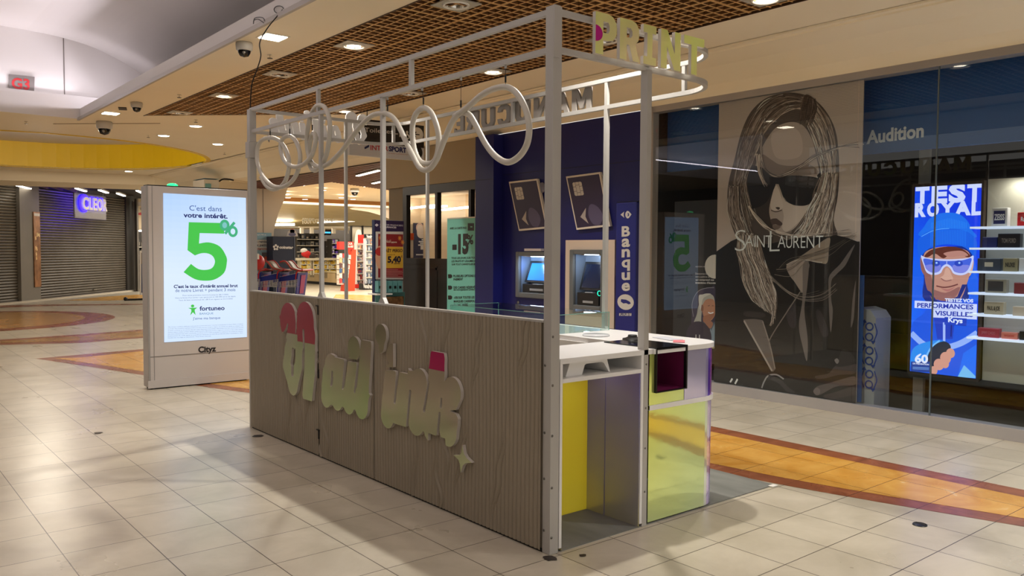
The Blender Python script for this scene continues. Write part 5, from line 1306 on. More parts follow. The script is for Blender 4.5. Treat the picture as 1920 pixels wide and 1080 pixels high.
strands([[(470, 440), (480, 540), (510, 620)], [(500, 440), (500, 560), (540, 640)]], 14, .008, lightc, 4)
# right lower hair beside the cheek and below
strands([[(880, 560), (850, 680), (800, 790), (760, 880), (700, 960), (640, 1040)], [(975, 560), (960, 700), (930, 820), (900, 920), (860, 1000), (820, 1070)]], 300, .007, lightc*2+darkc, 8)
strands([[(300, 640), (300, 800), (350, 960), (390, 1075)], [(380, 640), (390, 780), (430, 900), (500, 1075)]], 240, .007, lightc+darkc*2, 6)
strands([[(420, 760), (480, 840), (560, 910), (700, 945), (860, 940), (1050, 900)], [(430, 780), (500, 880), (600, 950), (740, 980), (900, 960), (1100, 960)]], 16, .008, [(180, 166, 152), (80, 68, 60)], 6)
# coat
A.off = sB
coat = (24, 21, 20)
ex = lambda x, y: (x, y)
A.poly([A.px((204, 108)), A.px((300, 40)), A.px((345, 20)), A.px((520, 60)), A.px((700, 20)), A.px((905, 10)), A.px((940, 2)), A.px((1010, 18)), A.px((1074, 42)), P3_(yR, A.px((1074, 42))[2]), P3_(yR, .11), P3_(yL, .11), P3_(yL, A.px((204, 108))[2])], coat, False)
A.smooth([(700, 150), (760, 110), (830, 60), (905, 18), (900, 90), (890, 172), (840, 172), (760, 150), (690, 158), (650, 180)], (120, 106, 92), 4)
A.smooth([(640, 192), (700, 158), (776, 172), (770, 240), (740, 350), (726, 345), (690, 290), (660, 250)], (128, 114, 104), 4)
A.smooth([(742, 180), (778, 172), (766, 330), (750, 460), (770, 640), (766, 776), (740, 690), (716, 560), (736, 420), (740, 300)], (96, 86, 80), 4)
A.stroke([(640, 185), (690, 160), (760, 155), (830, 168), (860, 170)], .012, (150, 138, 126))
A.poly([(374, 520), (440, 516), (494, 524), (540, 660), (572, 826), (556, 842), (470, 690)], (88, 78, 72)); A.stroke([(380, 528), (470, 690), (552, 836)], .02, (140, 128, 118)); A.stroke([(494, 530), (540, 680), (570, 822)], .014, (120, 108, 100))
A.smooth([(1060, 60), (1040, 110), (1000, 190), (940, 250), (915, 290), (915, 400), (925, 470), (912, 600), (902, 470), (898, 330), (905, 250), (970, 180), (1020, 110)], (88, 80, 76), 4)
A.smooth([(1066, 280), (1060, 420), (1052, 520), (1035, 570), (1040, 470), (1048, 380)], (84, 76, 72), 4)
A.smooth([(640, 470), (690, 420), (700, 560), (660, 560)], (44, 38, 40), 4); A.smooth([(820, 480), (850, 470), (900, 600), (860, 620)], (46, 40, 40), 4)
A.smooth([(390, 470), (500, 480), (500, 508), (390, 500)], (48, 42, 40), 4)
# long lock in front of the coat
strands([[(345, 0), (340, 100), (370, 200), (380, 300), (430, 400), (480, 440)], [(420, 0), (430, 120), (480, 220), (520, 330), (560, 430), (568, 500)], [(470, 20), (500, 160), (540, 260), (570, 360), (572, 450), (545, 560)]], 400, .007, lightc*2+darkc*2, 5)
strands([[(420, 120), (470, 200), (560, 290), (700, 352), (850, 330), (940, 260)], [(440, 80), (500, 180), (600, 300), (720, 400), (860, 408), (950, 350)]], 8, .006, [(130, 118, 108), (90, 80, 72)], 5)
strands([[(600, 200), (660, 140), (760, 110), (880, 80), (1000, 20), (1070, -20)], [(560, 250), (680, 280), (760, 190), (900, 140), (1000, 70), (1074, 20)]], 7, .005, [(120, 108, 96), (60, 52, 46)], 3)
A.stroke([(730, 345), (640, 480), (540, 640), (538, 700)], .012, (100, 90, 82))
# hand at the lower right and the ring at the bottom
for pts, c_ in (([(820, 866), (900, 850), (950, 800), (1064, 790), (1062, 850), (960, 860), (880, 880), (830, 884)], (56, 48, 46)), ([(806, 960), (830, 930), (900, 910), (1000, 880), (1062, 870), (1062, 920), (950, 930), (870, 970), (830, 985)], (74, 64, 61)), ([(870, 985), (940, 965), (1062, 930), (1062, 985), (960, 1010), (890, 1005)], (54, 46, 44)), ([(930, 1010), (1000, 995), (1060, 985), (1060, 1020), (980, 1030)], (42, 36, 35)), ([(990, 700), (1050, 740), (1062, 790), (960, 810), (940, 780), (960, 760)], (38, 33, 32))):
    A.smooth(pts, c_, 5)
A.smooth([(806, 960), (826, 938), (846, 950), (846, 975), (824, 984)], (96, 84, 80), 4); A.smooth([(936, 770), (952, 758), (964, 775), (952, 792)], (104, 96, 92), 4)
A.stroke([(490, 940), (505, 900), (530, 865), (580, 858), (625, 885)], .016, (130, 124, 120)); A.stroke([(530, 870), (600, 900), (650, 950), (690, 975)], .05, (48, 44, 44))
A.stroke([(296, 905), (310, 882)], .02, (190, 184, 176)); A.stroke([(326, 915), (342, 885)], .02, (190, 184, 176))
A.stroke([(200, 110), (200, 500)], .004, coat)
# the words, tall and narrow
wc = (206, 198, 188)
for s_, x0, x1, yb0, yb1, yt_ in (('S', 325, 392, 104, 100, -28), ('A', 388, 438, 72, 72, 4), ('I', 446, 452, 76, 76, 4), ('N', 460, 508, 78, 78, 4), ('T', 512, 552, 80, 80, 4), ('L', 538, 600, 106, 104, -26), ('A', 588, 636, 80, 80, 6), ('U', 640, 676, 82, 82, 6), ('R', 684, 722, 82, 82, 6), ('E', 730, 758, 82, 82, 6), ('N', 766, 812, 82, 82, 6), ('T', 822, 866, 80, 80, 6)):
    A.text(s_, (x0, yb0), (x1, yb1), abs(A.px((x0, yb0))[2]-A.px((x0, yt_))[2]), wc, -.008 if s_ not in 'SL' else -.018)
A.build('picture', t, rough=.3, gain=1.75)

# lit screen with the blue beanie picture
XSC = 8.10
S_ = [at(1716, 352, 0, XSC), at(1841, 344, 0, XSC), at(1831, 711, 0, XSC), at(1711, 693, 0, XSC)]
sy1, sy0 = S_[0][1], S_[1][1]; sz0, sz1 = .415, 2.20
t = thing('lit_display', 'bright blue TEST ROYAL display of a smiling person in beanie and visor glasses', 'display', (XSC, (sy0+sy1)/2, sz0))
a = MB(); a.box(XSC, XSC+.06, sy0-.02, sy1+.03, sz0-.03, sz1+.03, mat('screen_frame', (58, 44, 32), .5)); a.build('frame', t)
A = Art(0, XSC-.003, -1); A.clip = (sy0, sy1, sz0, sz1)
def SQ(y0, y1, z0, z1, c): A._put([(A.val, y0, z0), (A.val, y1, z0), (A.val, y1, z1), (A.val, y0, z1)], [(0, 1, 2, 3)], lin(c))
for i in range(12):
    for j in range(24):
        u, v = (i+.5)/12, (j+.5)/24; c_ = mixc((10, 60, 235), (0, 110, 250), min(1, abs(u-.1)*.6+(1-v)*.5)); c_ = mixc(c_, (6, 20, 190), .6*max(0, v-.6)+.35*(1-abs(u-.5)*2)*.5)
        SQ(sy0+(sy1-sy0)*i/12, sy0+(sy1-sy0)*(i+1)/12, sz0+(sz1-sz0)*j/24, sz0+(sz1-sz0)*(j+1)/24, c_); A.k -= 1
A.k = 1
A.off = (1680, 320, 4.5); hz = lambda y0, y1, x=400: abs(A.px((x, y0))[2]-A.px((x, y1))[2])
lil = (214, 220, 255)
for s_, x0, x1, y, h_ in (('T', 162, 280, 272, 128), ('E', 298, 432, 266, 130), ('S', 442, 586, 260, 132), ('T', 598, 724, 256, 134), ('R', 158, 252, 386, 104), ('O', 260, 362, 382, 104), ('Y', 368, 500, 376, 104), ('A', 494, 632, 372, 104), ('L', 636, 716, 370, 104)):
    A.text(s_, (x0, y), (x1, y-5), hz(y-h_, y), lil, .06)
# hood and body
A.off = (1680, 320, 4.5)
A.smooth([(150, 840), (190, 760), (240, 700), (600, 700), (680, 840), (692, 1000), (692, 1100), (150, 1100), (146, 940)], (16, 96, 236), 4)
A.smooth([(205, 700), (240, 660), (600, 640), (650, 720), (640, 860), (600, 940), (590, 1100), (250, 1100), (236, 900)], (12, 40, 130), 4)
skin, skd, skl = (196, 140, 122), (150, 96, 92), (222, 176, 156)
A.smooth([(205, 740), (240, 730), (250, 880), (215, 840)], skd, 4); A.smooth([(620, 740), (656, 760), (640, 860), (606, 890)], skl, 4)
A.smooth([(232, 720), (300, 660), (430, 640), (560, 660), (625, 710), (624, 860), (596, 960), (560, 1060), (500, 1130), (420, 1150), (340, 1130), (280, 1040), (246, 930)], skin, 4)
A.smooth([(232, 760), (300, 900), (320, 1020), (380, 1120), (330, 1120), (275, 1030), (246, 930)], skd, 4)
A.smooth([(240, 720), (300, 668), (440, 640), (560, 660), (630, 720), (600, 730), (540, 700), (460, 700), (400, 740), (330, 700), (270, 730)], (96, 44, 34), 4)
A.smooth([(400, 700), (470, 680), (560, 678), (610, 716), (540, 720), (460, 730)], (190, 132, 118), 4)
# beanie
A.smooth([(215, 560), (240, 470), (290, 400), (370, 362), (450, 354), (530, 366), (600, 420), (640, 500), (655, 570)], (22, 112, 236), 4)
A.smooth([(196, 740), (182, 640), (190, 580), (240, 530), (330, 496), (440, 486), (560, 500), (640, 540), (682, 600), (682, 670), (662, 740), (630, 690), (560, 640), (440, 622), (330, 636), (250, 680)], (14, 96, 228), 4)
for i in range(22):
    x = 300+i*14; A.stroke([(x, 400+abs(x-450)*.25), (x-2, 490)], .004, (50, 140, 246)); A.stroke([(x-4, 500), (x-6, 618+abs(x-440)*.12)], .004, (40, 128, 244))
A.stroke([(216, 556), (300, 512), (370, 494), (450, 488)], .006, (90, 170, 255))
# visor glasses
A.smooth([(212, 716), (260, 735), (430, 748), (600, 738), (654, 716), (648, 780), (622, 850), (560, 882), (490, 870), (462, 830), (430, 806), (400, 826), (376, 866), (320, 880), (262, 860), (236, 800)], (206, 210, 250), 4)
A.smooth([(236, 742), (330, 756), (430, 762), (560, 756), (636, 738), (628, 790), (604, 840), (560, 864), (496, 852), (470, 810), (430, 788), (392, 808), (366, 848), (318, 862), (268, 842), (246, 800)], (70, 100, 220), 4)
A.smooth([(250, 800), (330, 790), (380, 800), (366, 846), (318, 860), (268, 842)], (128, 132, 224), 4); A.smooth([(480, 800), (560, 795), (620, 800), (604, 838), (560, 862), (498, 850)], (130, 134, 226), 4)
for x in (338, 530): A.ell((x, 782), .038, .028, (40, 70, 190), 16); A.ell((x+6, 778), .010, .010, (160, 200, 255), 8)
A.stroke([(430, 764), (430, 792)], .006, (190, 200, 250))
# nose mouth chin
A.smooth([(420, 826), (448, 826), (470, 880), (482, 912), (440, 926), (390, 916), (376, 900), (404, 880)], (216, 166, 146), 4); A.stroke([(380, 908), (420, 930), (470, 922)], .010, skd)
A.stroke([(342, 972), (400, 984), (460, 978), (524, 958)], .012, (110, 52, 54)); A.smooth([(380, 990), (440, 1000), (500, 980), (440, 1020)], (180, 112, 106), 4)
A.off = (1680, 520, 4.5)
A.smooth([(130, 420), (240, 300), (300, 200), (560, 180), (620, 260), (684, 400), (690, 860), (560, 850), (128, 800)], (14, 86, 226), 4)
A.poly([(250, 100), (310, 180), (320, 330), (470, 330), (540, 180), (600, 60), (560, 60), (520, 160), (430, 210), (340, 190), (290, 120)], (14, 36, 120)); A.poly([(320, 330), (350, 200), (540, 190), (500, 340), (480, 520), (350, 520)], (22, 60, 190))
A.smooth([(300, 100), (420, 130), (540, 80), (500, 170), (420, 200), (340, 180)], skd, 4)
A.stroke([(130, 470), (230, 560), (330, 598), (430, 592), (560, 550), (690, 468)], .055, (150, 180, 250)); A.stroke([(408, 380), (408, 560)], .022, (170, 190, 250)); A.stroke([(470, 400), (466, 500)], .012, (10, 30, 130))
A.poly([(570, 640), (690, 560), (690, 860), (520, 850)], (10, 110, 246)); A.poly([(576, 740), (690, 850), (520, 842)], (120, 190, 240))
# sleeve and gloved fist
A.smooth([(130, 640), (170, 580), (260, 545), (370, 530), (440, 560), (380, 640), (300, 760), (200, 800), (128, 760)], (30, 140, 240), 4)
A.smooth([(280, 640), (330, 570), (400, 540), (450, 560), (464, 600), (430, 650), (380, 700), (330, 760), (270, 780), (262, 720)], (26, 36, 62), 5)
for x, y, rx in ((462, 640, .040), (420, 680, .050), (364, 735, .048), (320, 785, .036), (416, 730, .036)): A.ell((x, y), rx, rx*1.15, (216, 152, 134), 16)
A.stroke([(372, 532), (300, 590), (250, 680)], .014, (120, 190, 250))
# words in the lower half
A.text('TESTEZ VOS', (414, 204), (654, 212), hz(182, 208, 500), (224, 230, 255), .05)
A.poly([(160, 196), (686, 226), (684, 284), (158, 258)], lil); A.poly([(318, 268), (684, 284), (684, 356), (316, 338)], lil)
A.text('PERFORMANCES', (180, 252), (654, 270), hz(218, 254, 300), (26, 50, 170), .03); A.text('VISUELLES', (330, 318), (652, 334), hz(284, 320, 500), (26, 50, 170), .03)
A.poly([(412, 334), (600, 348), (596, 412), (410, 398)], (10, 60, 190)); A.text('Krys', (442, 376), (564, 386), hz(338, 376, 500), (236, 240, 255), .035)
A.rect(128, 710, 290, 800, (14, 60, 150))
A.text('60', (160, 716), (272, 722), hz(652, 716, 200), (230, 236, 255), .04); A.text('DE PRÉVENTION', (144, 732), (280, 742), hz(722, 734, 200), (230, 236, 255), .03); A.stroke([(190, 660), (214, 646)], .012, (230, 236, 255))
for y in (756, 764, 772): A.stroke([(144, y), (280, y+6)], .004, (120, 160, 220))
A.build('screen', t, emit=.85, rough=.2)
# post that carries the display
a = MB(); c = at(1717, 770, 2, 0); px_ = 8.24; yy0, yy1 = at(1735, 560, 0, px_)[1], at(1716, 560, 0, px_)[1]
a.box(px_, px_+.05, yy0, yy1, 0, zb0+.6, mat('pale_post', (150, 146, 138), .5)); a.build('display_post', label='pale upright post standing behind the lit blue display', cat='post')

# shelves with spectacle brand blocks
XSH = 8.16
t = thing('shelf_wall', 'pale display wall right of the blue screen with six lit glass shelves', 'shelf wall', (XSH, 2, .4))
shy0 = .4
a = MB(); a.box(XSH, XSH+.05, shy0, sy0-.03, .40, 2.24, noisy('pale_board', (170, 164, 146), (176, 170, 152), 2, .5)); a.box(XSH-.02, XSH+.06, shy0, sy1+.03, .355, .40, mat('dark_rail', (34, 30, 28), .5)); a.build('board', t)
GLS = mat('lit_shelf', (225, 232, 240), .2, emit=(215, 228, 250), es=.55)
zs = []
for px_l in (425.5, 464.5, 508, 548, 588, 631):
    z = at(1840, px_l, 0, XSH-.12)[2]; zs.append(z)
    a = MB(); a.box(XSH-.24, XSH, shy0, sy0+.02, z-.018, z, GLS); a.build('shelf', t)
area((XSH-.12, 2.0, 2.2), .1, 1.8, 9, (1, .96, .86), (.4, 0, -1), 'shelf_lamp', along=(0, 1, 0))
def block(px0, px1, zi, h, body, txt, tc, lb, inset=None, bold=.03, d=.07):
    xf = XSH-.17; y1 = at(px0, 500, 0, xf)[1]; y0 = at(px1, 500, 0, xf)[1]; z = zs[zi]
    o = thing('brand_block', lb, 'brand block', (xf, (y0+y1)/2, z+.001), 'brand blocks on the window shelves')
    a = MB(); a.box(xf, xf+d, y0, y1, z+.001, z+h, mat('block_%d_%d_%d' % body, body, .35)); a.build('body', o, bevel=.006)
    A = Art(0, xf-.002, -1); w_ = y1-y0
    if inset: A._put([(A.val, y0+w_*.14, z+h*.14), (A.val, y1-w_*.14, z+h*.14), (A.val, y1-w_*.14, z+h*.84), (A.val, y0+w_*.14, z+h*.84)], [(0, 1, 2, 3)], lin(inset))
    if txt:
        hh_ = min(h*.30, .055); A.text(txt, (A.val, y1-w_*.18, z+h*.5-hh_/2), (A.val, y0+w_*.18, z+h*.5-hh_/2), hh_, tc, bold, False)
    A.build('front_label', o)
wh = (225, 225, 220)
block(1856, 1886, 0, .165, (206, 204, 198), 'ZEISS', wh, 'white rounded block with a navy ZEISS square on the top shelf', (24, 28, 84))
block(1904, 1945, 0, .12, (200, 30, 36), 'Ray-Ban', wh, 'red block with white script at the right end of the top shelf')
block(1840, 1868, 1, .095, (26, 36, 88), '', (90, 100, 150), 'small navy block on the second shelf beside the black one', None, .0)
block(1869, 1911, 1, .125, (22, 18, 20), 'TOM FORD', (120, 110, 100), 'wide black block on the second shelf')
block(1832, 1876, 2, .115, (58, 66, 76), '', wh, 'long slate grey block with a cream plate on the third shelf', None)
block(1880, 1908, 2, .12, (142, 132, 96), 'NUXE', (40, 36, 28), 'olive green NUXE block on the third shelf')
block(1910, 1945, 2, .12, (210, 208, 200), '', wh, 'black and white patterned block at the right end of the third shelf')
block(1848, 1888, 3, .125, (146, 138, 116), '', (210, 205, 195), 'greige block with a dark script plate on the fourth shelf', (44, 42, 42))
block(1902, 1945, 3, .10, (120, 34, 40), '', wh, 'dark red block with black and white edge on the fourth shelf')
block(1847, 1884, 4, .115, (176, 162, 132), 'PAUL & JOE', (50, 42, 34), 'cream PAUL & JOE block on the fifth shelf')
block(1901, 1945, 4, .085, (196, 178, 152), '', wh, 'pale tan block with a red arrow mark on the fifth shelf')
block(1837, 1877, 5, .085, (168, 50, 66), 'JIMMY CHOO', (210, 120, 130), 'raspberry red block at the left of the lowest shelf', None, .0)
block(1881, 1912, 5, .06, (214, 120, 100), 'WOOW', (190, 60, 50), 'salmon WOOW letters block on the lowest shelf')
block(1915, 1950, 5, .08, (20, 18, 22), '', wh, 'black block at the right end of the lowest shelf')
A = Art(0, XSH-.172, -1)
z = zs[2]; yA1, yA0 = at(1846, 500, 0, XSH-.17)[1], at(1862, 500, 0, XSH-.17)[1]; A._put([(A.val, yA0, z+.04), (A.val, yA1, z+.04), (A.val, yA1, z+.08), (A.val, yA0, z+.08)], [(0, 1, 2, 3)], lin((196, 186, 160)))
A.build('cream_plate', label='small cream plate on the slate grey block of the third shelf', cat='plate')

# recycling column and blue strip beside the poster
xc_ = 7.72
cy1, cy0 = at(1611, 650, 0, xc_)[1], at(1641, 650, 0, xc_)[1]
t = thing('collection_box', 'white standing column with three blue recycling spectacles icons behind the glass', 'collection box', (xc_+.1, (cy0+cy1)/2, .01))
zt_l, zt_r = at(1613, 576, 0, xc_)[2], at(1641, 597, 0, xc_)[2]
a = MB(); a.prism([[(cy1, .01), (cy0, .01), (cy0, zt_r), (cy0+.05, zt_l-.03), (cy1, zt_l)]], lambda u, v: (xc_, u, v), (.30, 0, 0), mat('column_white', (150, 150, 146), .5)); a.build('column', t)
A = Art(0, xc_-.003, -1)
for py in (622, 667, 711):
    c = at(1630, py, 0, A.val); cb_ = (24, 58, 130)
    for dz in (.05, -.05):
        n_ = 14; pts_ = [c+np.array([0, .0+.042*math.cos(q), dz+.042*math.sin(q)]) for q in np.linspace(0, 2*PI, n_)]
        for p_, q_ in zip(pts_, pts_[1:]):
            ii = lambda v_: c+np.array([0, 0, dz])+(v_-c-np.array([0, 0, dz]))*.68
            A._put([p_, q_, ii(q_), ii(p_)], [(0, 1, 2, 3)], lin(cb_))
    for s_ in (-1, 1):
        pts_ = [c+np.array([0, s_*(.075-.03*abs(q)), q*.085*s_]) for q in np.linspace(-1, 1, 8)]
        for p_, q_ in zip(pts_, pts_[1:]): A._put([p_, q_, q_+np.array([0, s_*.012, 0]), p_+np.array([0, s_*.012, 0])], [(0, 1, 2, 3)], lin(cb_))
        e_ = pts_[-1]; A._put([e_+np.array([0, -.02, 0]), e_+np.array([0, .03, 0]), e_+np.array([0, .005, s_*.035])], [(0, 1, 2)], lin(cb_))
A.build('icons', t)
a = MB(); b1, b0 = at(1604, 700, 0, 7.655)[1], at(1616, 700, 0, 7.655)[1]; a.box(7.655, 7.66, b0, b1, .12, at(1610, 516, 0, 7.655)[2], mat('blue_strip', (10, 66, 120), .4)); a.build('window_strip', label='narrow vertical blue strip between the monochrome poster and the white column', cat='strip')

# small hearing poster left of the big one
xh = 7.66
hy1, hy0 = at(1262, 600, 0, xh)[1], yL+.002
t = thing('hearing_poster', 'dark window poster with a smiling grey haired person in a denim shirt', 'poster', (xh, (hy0+hy1)/2, .6))
a = MB(); a.box(xh, xh+.004, hy0, hy1, .30, 2.15, mat('dark_poster', (38, 36, 36), .5)); a.build('sheet', t)
A = Art(0, xh-.002, -1); A.clip = (hy0, hy1, .3, 2.15); A.off = (1280, 480, 4.914)
hz = lambda y0, y1, x=200: abs(A.px((x, y0))[2]-A.px((x, y1))[2])
gw = (176, 170, 164)
A.text('AUDITION | NAROU', (118, 104), (236, 104), hz(92, 104), gw); A.ell((294, 98), .135, .135, (176, 168, 156), 24)
for s_, x1, y, b_ in (('Découvrez la première', 302, 170, 0), ('intra auditive au monde', 316, 198, 0), ('qui comprend vos', 288, 226, .03), ("intentions d'écoute", 306, 254, .04)): A.text(s_, (118, y), (x1, y+2), hz(0, 16), gw, b_)
A.smooth([(80, 620), (85, 480), (95, 400), (130, 335), (190, 300), (250, 296), (302, 300), (302, 700), (90, 700)], (54, 46, 62), 4)
A.stroke([(100, 560), (86, 460), (105, 380), (150, 320), (220, 295), (290, 292)], .008, (120, 116, 120))
hair = (150, 144, 132)
A.smooth([(160, 420), (180, 360), (230, 345), (280, 365), (296, 420), (296, 470), (250, 440), (190, 450), (172, 560), (168, 660), (110, 660), (100, 620), (130, 540), (140, 480)], hair, 4)
A.smooth([(185, 450), (220, 400), (280, 400), (300, 450), (300, 520), (290, 560), (250, 600), (200, 570), (180, 500)], (160, 112, 88), 4)
A.smooth([(240, 540), (290, 520), (286, 560), (250, 600), (262, 640), (230, 660), (196, 620), (190, 560)], (140, 92, 70), 4)
A.stroke([(236, 518), (256, 528), (284, 520)], .012, (226, 216, 206)); A.stroke([(232, 460), (250, 456)], .006, (70, 50, 40)); A.stroke([(270, 458), (286, 458)], .006, (70, 50, 40)); A.ell((180, 480), .02, .04, (120, 80, 64), 12)
A.smooth([(150, 345+20), (180, 355), (230, 345), (260, 350), (220, 370), (185, 400), (165, 500), (150, 440)], (176, 170, 158), 4)
den = (112, 124, 132)
A.poly([(76, 630), (120, 620), (190, 620), (240, 700), (262, 660), (296, 620), (300, 800), (300, 840), (76, 840)], den)
A.poly([(172, 610), (200, 610), (244, 668), (236, 712)], (60, 72, 84)); A.poly([(300, 612), (284, 610), (256, 664), (262, 690)], (66, 78, 90)); A.smooth([(200, 590), (262, 600), (280, 630), (250, 670)], (138, 92, 72), 3)
strands_src = A
A.smooth([(110, 640), (130, 560), (168, 560), (168, 660), (150, 680), (115, 680)], hair, 4)
A.ell((148, 745), .18, .18, (44, 34, 48), 24); A.text('11.', (118, 765), (184, 768), hz(725, 765), gw, .02)
A.rect(225, 775, 296, 795, (134, 142, 148)); A.rect(225, 838, 296, 852, (150, 140, 110))
A.build('picture', t, rough=.4, gain=1.6)
# small ceiling spot inside the shop and a badge board high on the glass
a = MB(); c = at(1910, 149, 0, 8.6); a.lathe([(0, -.01), (.08, -.01), (.09, 0)], (8.6, c[1], 3.29), BULB, 20); a.build('shop_light', label='single lit round light at the ceiling inside the optician shop', cat='ceiling light')
# ---------------------------------------------------------------- hypermarket entrance seen through the kiosk
def PB(mb, x0, y0, x1, y1, Y, d, M):
    """box whose front lies on the plane y=Y between two places of the photo"""
    a_, b_ = at(x0, y0, 1, Y), at(x1, y1, 1, Y)
    return mb.box(a_[0], b_[0], Y, Y+d, min(a_[2], b_[2]), max(a_[2], b_[2]), M)
SLAT = mat('red_brown_slat', (116, 66, 48), .5); SDARK = mat('slat_void', (30, 16, 12), .9)
a = MB()
pts = [(8.1, 12.9), (12.2, 12.9), (12.2, 20.3), (9.75, 18.9), (9.75, 22), (8.1, 26)]
a.prism([pts], lambda u, v: (u, v, 3.40), (0, 0, .01), SDARK)
x = 8.14
while x < 12.2:
    y1 = 26-(x-8.1)*2.42 if x < 9.75 else 18.9+(x-9.75)*.57
    a.box(x-.028, x+.028, 12.9, y1, 3.24, 3.32, SLAT); x += .135
a.box(8.08, 8.12, 12.9, 26, 3.22, 3.42, FR)
a.build('ceiling', kind='structure')
for (px, py, ln, lb) in ((690, 325, 1.5, 'long white tube light on the red brown slats, upper of two'), (714, 341, 1.2, 'white tube light on the red brown slats, lower of two')):
    c = at(px, py, 2, 3.20); t = thing('tube_light', lb, 'ceiling light', tuple(c), 'tube lights on the red brown slats')
    u_ = np.array([.90, .43, 0]) if 0 else np.array([-.2, -.98, 0])
    a = MB(); a.obox((c[0], c[1], c[2]+.02), u_*ln/2, np.array([u_[1], -u_[0], 0])*.05, (0, 0, .015), mat('lamp_body', (190, 185, 175), .4)); a.build('housing', t)
    a = MB(); a.obox(c, u_*ln/2*.98, np.array([u_[1], -u_[0], 0])*.04, (0, 0, .008), TUBE); a.build('diffuser', t)
YB = 30.0
SC1 = noisy('store_white_ceiling', (232, 214, 180), (236, 220, 188), .5, .6)
a = MB()
zc3 = at(560, 371, 1, YB)[2]
a.quad((8.1, 19, 3.42), (40, 19, 3.42), (40, YB, zc3), (8.1, YB, zc3), SC1)
a.build('ceiling', kind='structure')
for i, (px, py) in enumerate(((566, 348), (606, 357), (685, 350), (538, 365), (540, 371), (572, 374), (640, 371), (662, 374))):
    z = 3.40; c = at(px, py, 2, z)
    tt = copy_thing(rl, (c[0], c[1], z+.01), 0, 'small round light in the bright store ceiling, ' + ('leftmost one', 'above the tall column', 'above the camera dome', 'left end of the pair', 'lower left', 'over the orange band at left', 'over the orange band in the middle', 'beside the camera dome')[i], 'round lights in the store ceiling')
c = at(665, 360, 2, 3.36); c[2] = 3.42+(c[1]-19)/(YB-19)*(zc3-3.42)+.01; dome(tuple(c), 1.7, 'dark camera dome under the bright store ceiling')
# bands, wooden vault, bulkhead
ORB = mat('orange_wood_band', (176, 122, 62), .5); LCR = mat('light_cream', (226, 208, 176), .5)
VW = noisy('vault_planks', (190, 168, 118), (206, 186, 136), 3, .5, stretch=(.4, 4, 1))
a = MB(); q = [at(528, 370, 1, YB), at(745, 371, 1, YB), at(745, 387, 1, YB), at(528, 377, 1, YB)]
a.hexa([q[3], q[2], q[1], q[0]], (0, .2, 0), ORB)
q = [at(528, 377, 1, YB), at(745, 387, 1, YB), at(745, 391, 1, YB), at(528, 381, 1, YB)]; a.hexa([q[3], q[2], q[1], q[0]], (0, .2, 0), LCR)
a.build('wall_far', kind='structure')
a = MB(); n = 8
for i in range(n):
    f0, f1 = i/n, (i+1)/n
    g = lambda f: (381+44*math.sin(f*PI/2)**1.0, YB+.2+7*f)
    (pa_, ya_), (pb_, yb_) = g(f0), g(f1)
    A0, A1, B0, B1 = at(470, pa_, 1, ya_), at(760, pa_+9*(1-f0), 1, ya_), at(470, pb_, 1, yb_), at(760, pb_+9*(1-f1), 1, yb_)
    a.add([A0, A1, B1, B0], [(0, 1, 2, 3)], VW, True)
a.build('ceiling', kind='structure')
a = MB(); q = [at(*p, 1, YB+.1) for p in spline([(655, 391), (690, 397), (720, 406), (748, 416), (748, 386), (700, 384)], 3, True)]; 
a.add(q, [tuple(range(len(q)))], mat('pink_beige_wall', (206, 184, 160), .6)); a.build('wall_far', kind='structure')
YC = 37.0
a = MB(); PB(a, 440, 424, 760, 434, YC, .3, LCR); PB(a, 440, 424, 760, 600, YC+1.8, .1, mat('far_dark_wall', (54, 46, 38), .7)); a.build('wall_far', kind='structure')
for x0, x1, y0, y1, lb in ((498, 548, 418, 421.5, 'left short lit strip under the wooden vault'), (600, 702, 409, 416, 'long lit strip under the wooden vault at the right')):
    a = MB(); A0, A1 = at(x0, y1, 1, 34), at(x1, y0+3, 1, 34); d = (A1-A0)/2
    a.obox((A0+A1)/2, d, (0, .25, 0), (0, 0, .05), TUBE); a.cyl((A0+A1)/2, (A0+A1)/2+np.array([0, 0, 1.2]), .01, BLKM, 6); a.build('strip_light', label=lb, cat='strip light', group='lit strips under the wooden vault')
# hanging letters of the counter
a = MB(); a.text('TOUT COMPTE FAIT', at(566, 420, 1, 33), at(628, 416, 1, 33), .18, mat('white_letters', (238, 230, 208), .5), thick=(0, .03, 0), bold=.02)
a.text('POUR VOUS', at(568, 415, 1, 33), at(590, 414, 1, 33), .16, mat('white_letters', (238, 230, 208), .5), thick=(0, .03, 0), bold=.02)
a.build('hanging_letters', label='row of small white hanging letters under the wooden vault', cat='hanging sign')
# pendants on a rail
a = MB(); PB(a, 562, 426, 700, 428, 33.5, .1, LCR); a.build('ceiling_rail', label='thin cream rail carrying the white hanging units', cat='rail')
for i, x in enumerate((567, 586, 607, 627, 651)):
    a = MB(); PB(a, x-2.5, 427, x+2.5, 438, 33.5, .15, mat('white_unit', (232, 224, 206), .5)); a.build('hanging_unit', label='small white box hanging under the cream rail, %s' % ('at its left end', 'second from the left', 'hidden partly by the upright', 'above the blue screen', 'at its right end')[i], cat='hanging unit', group='white boxes under the cream rail')
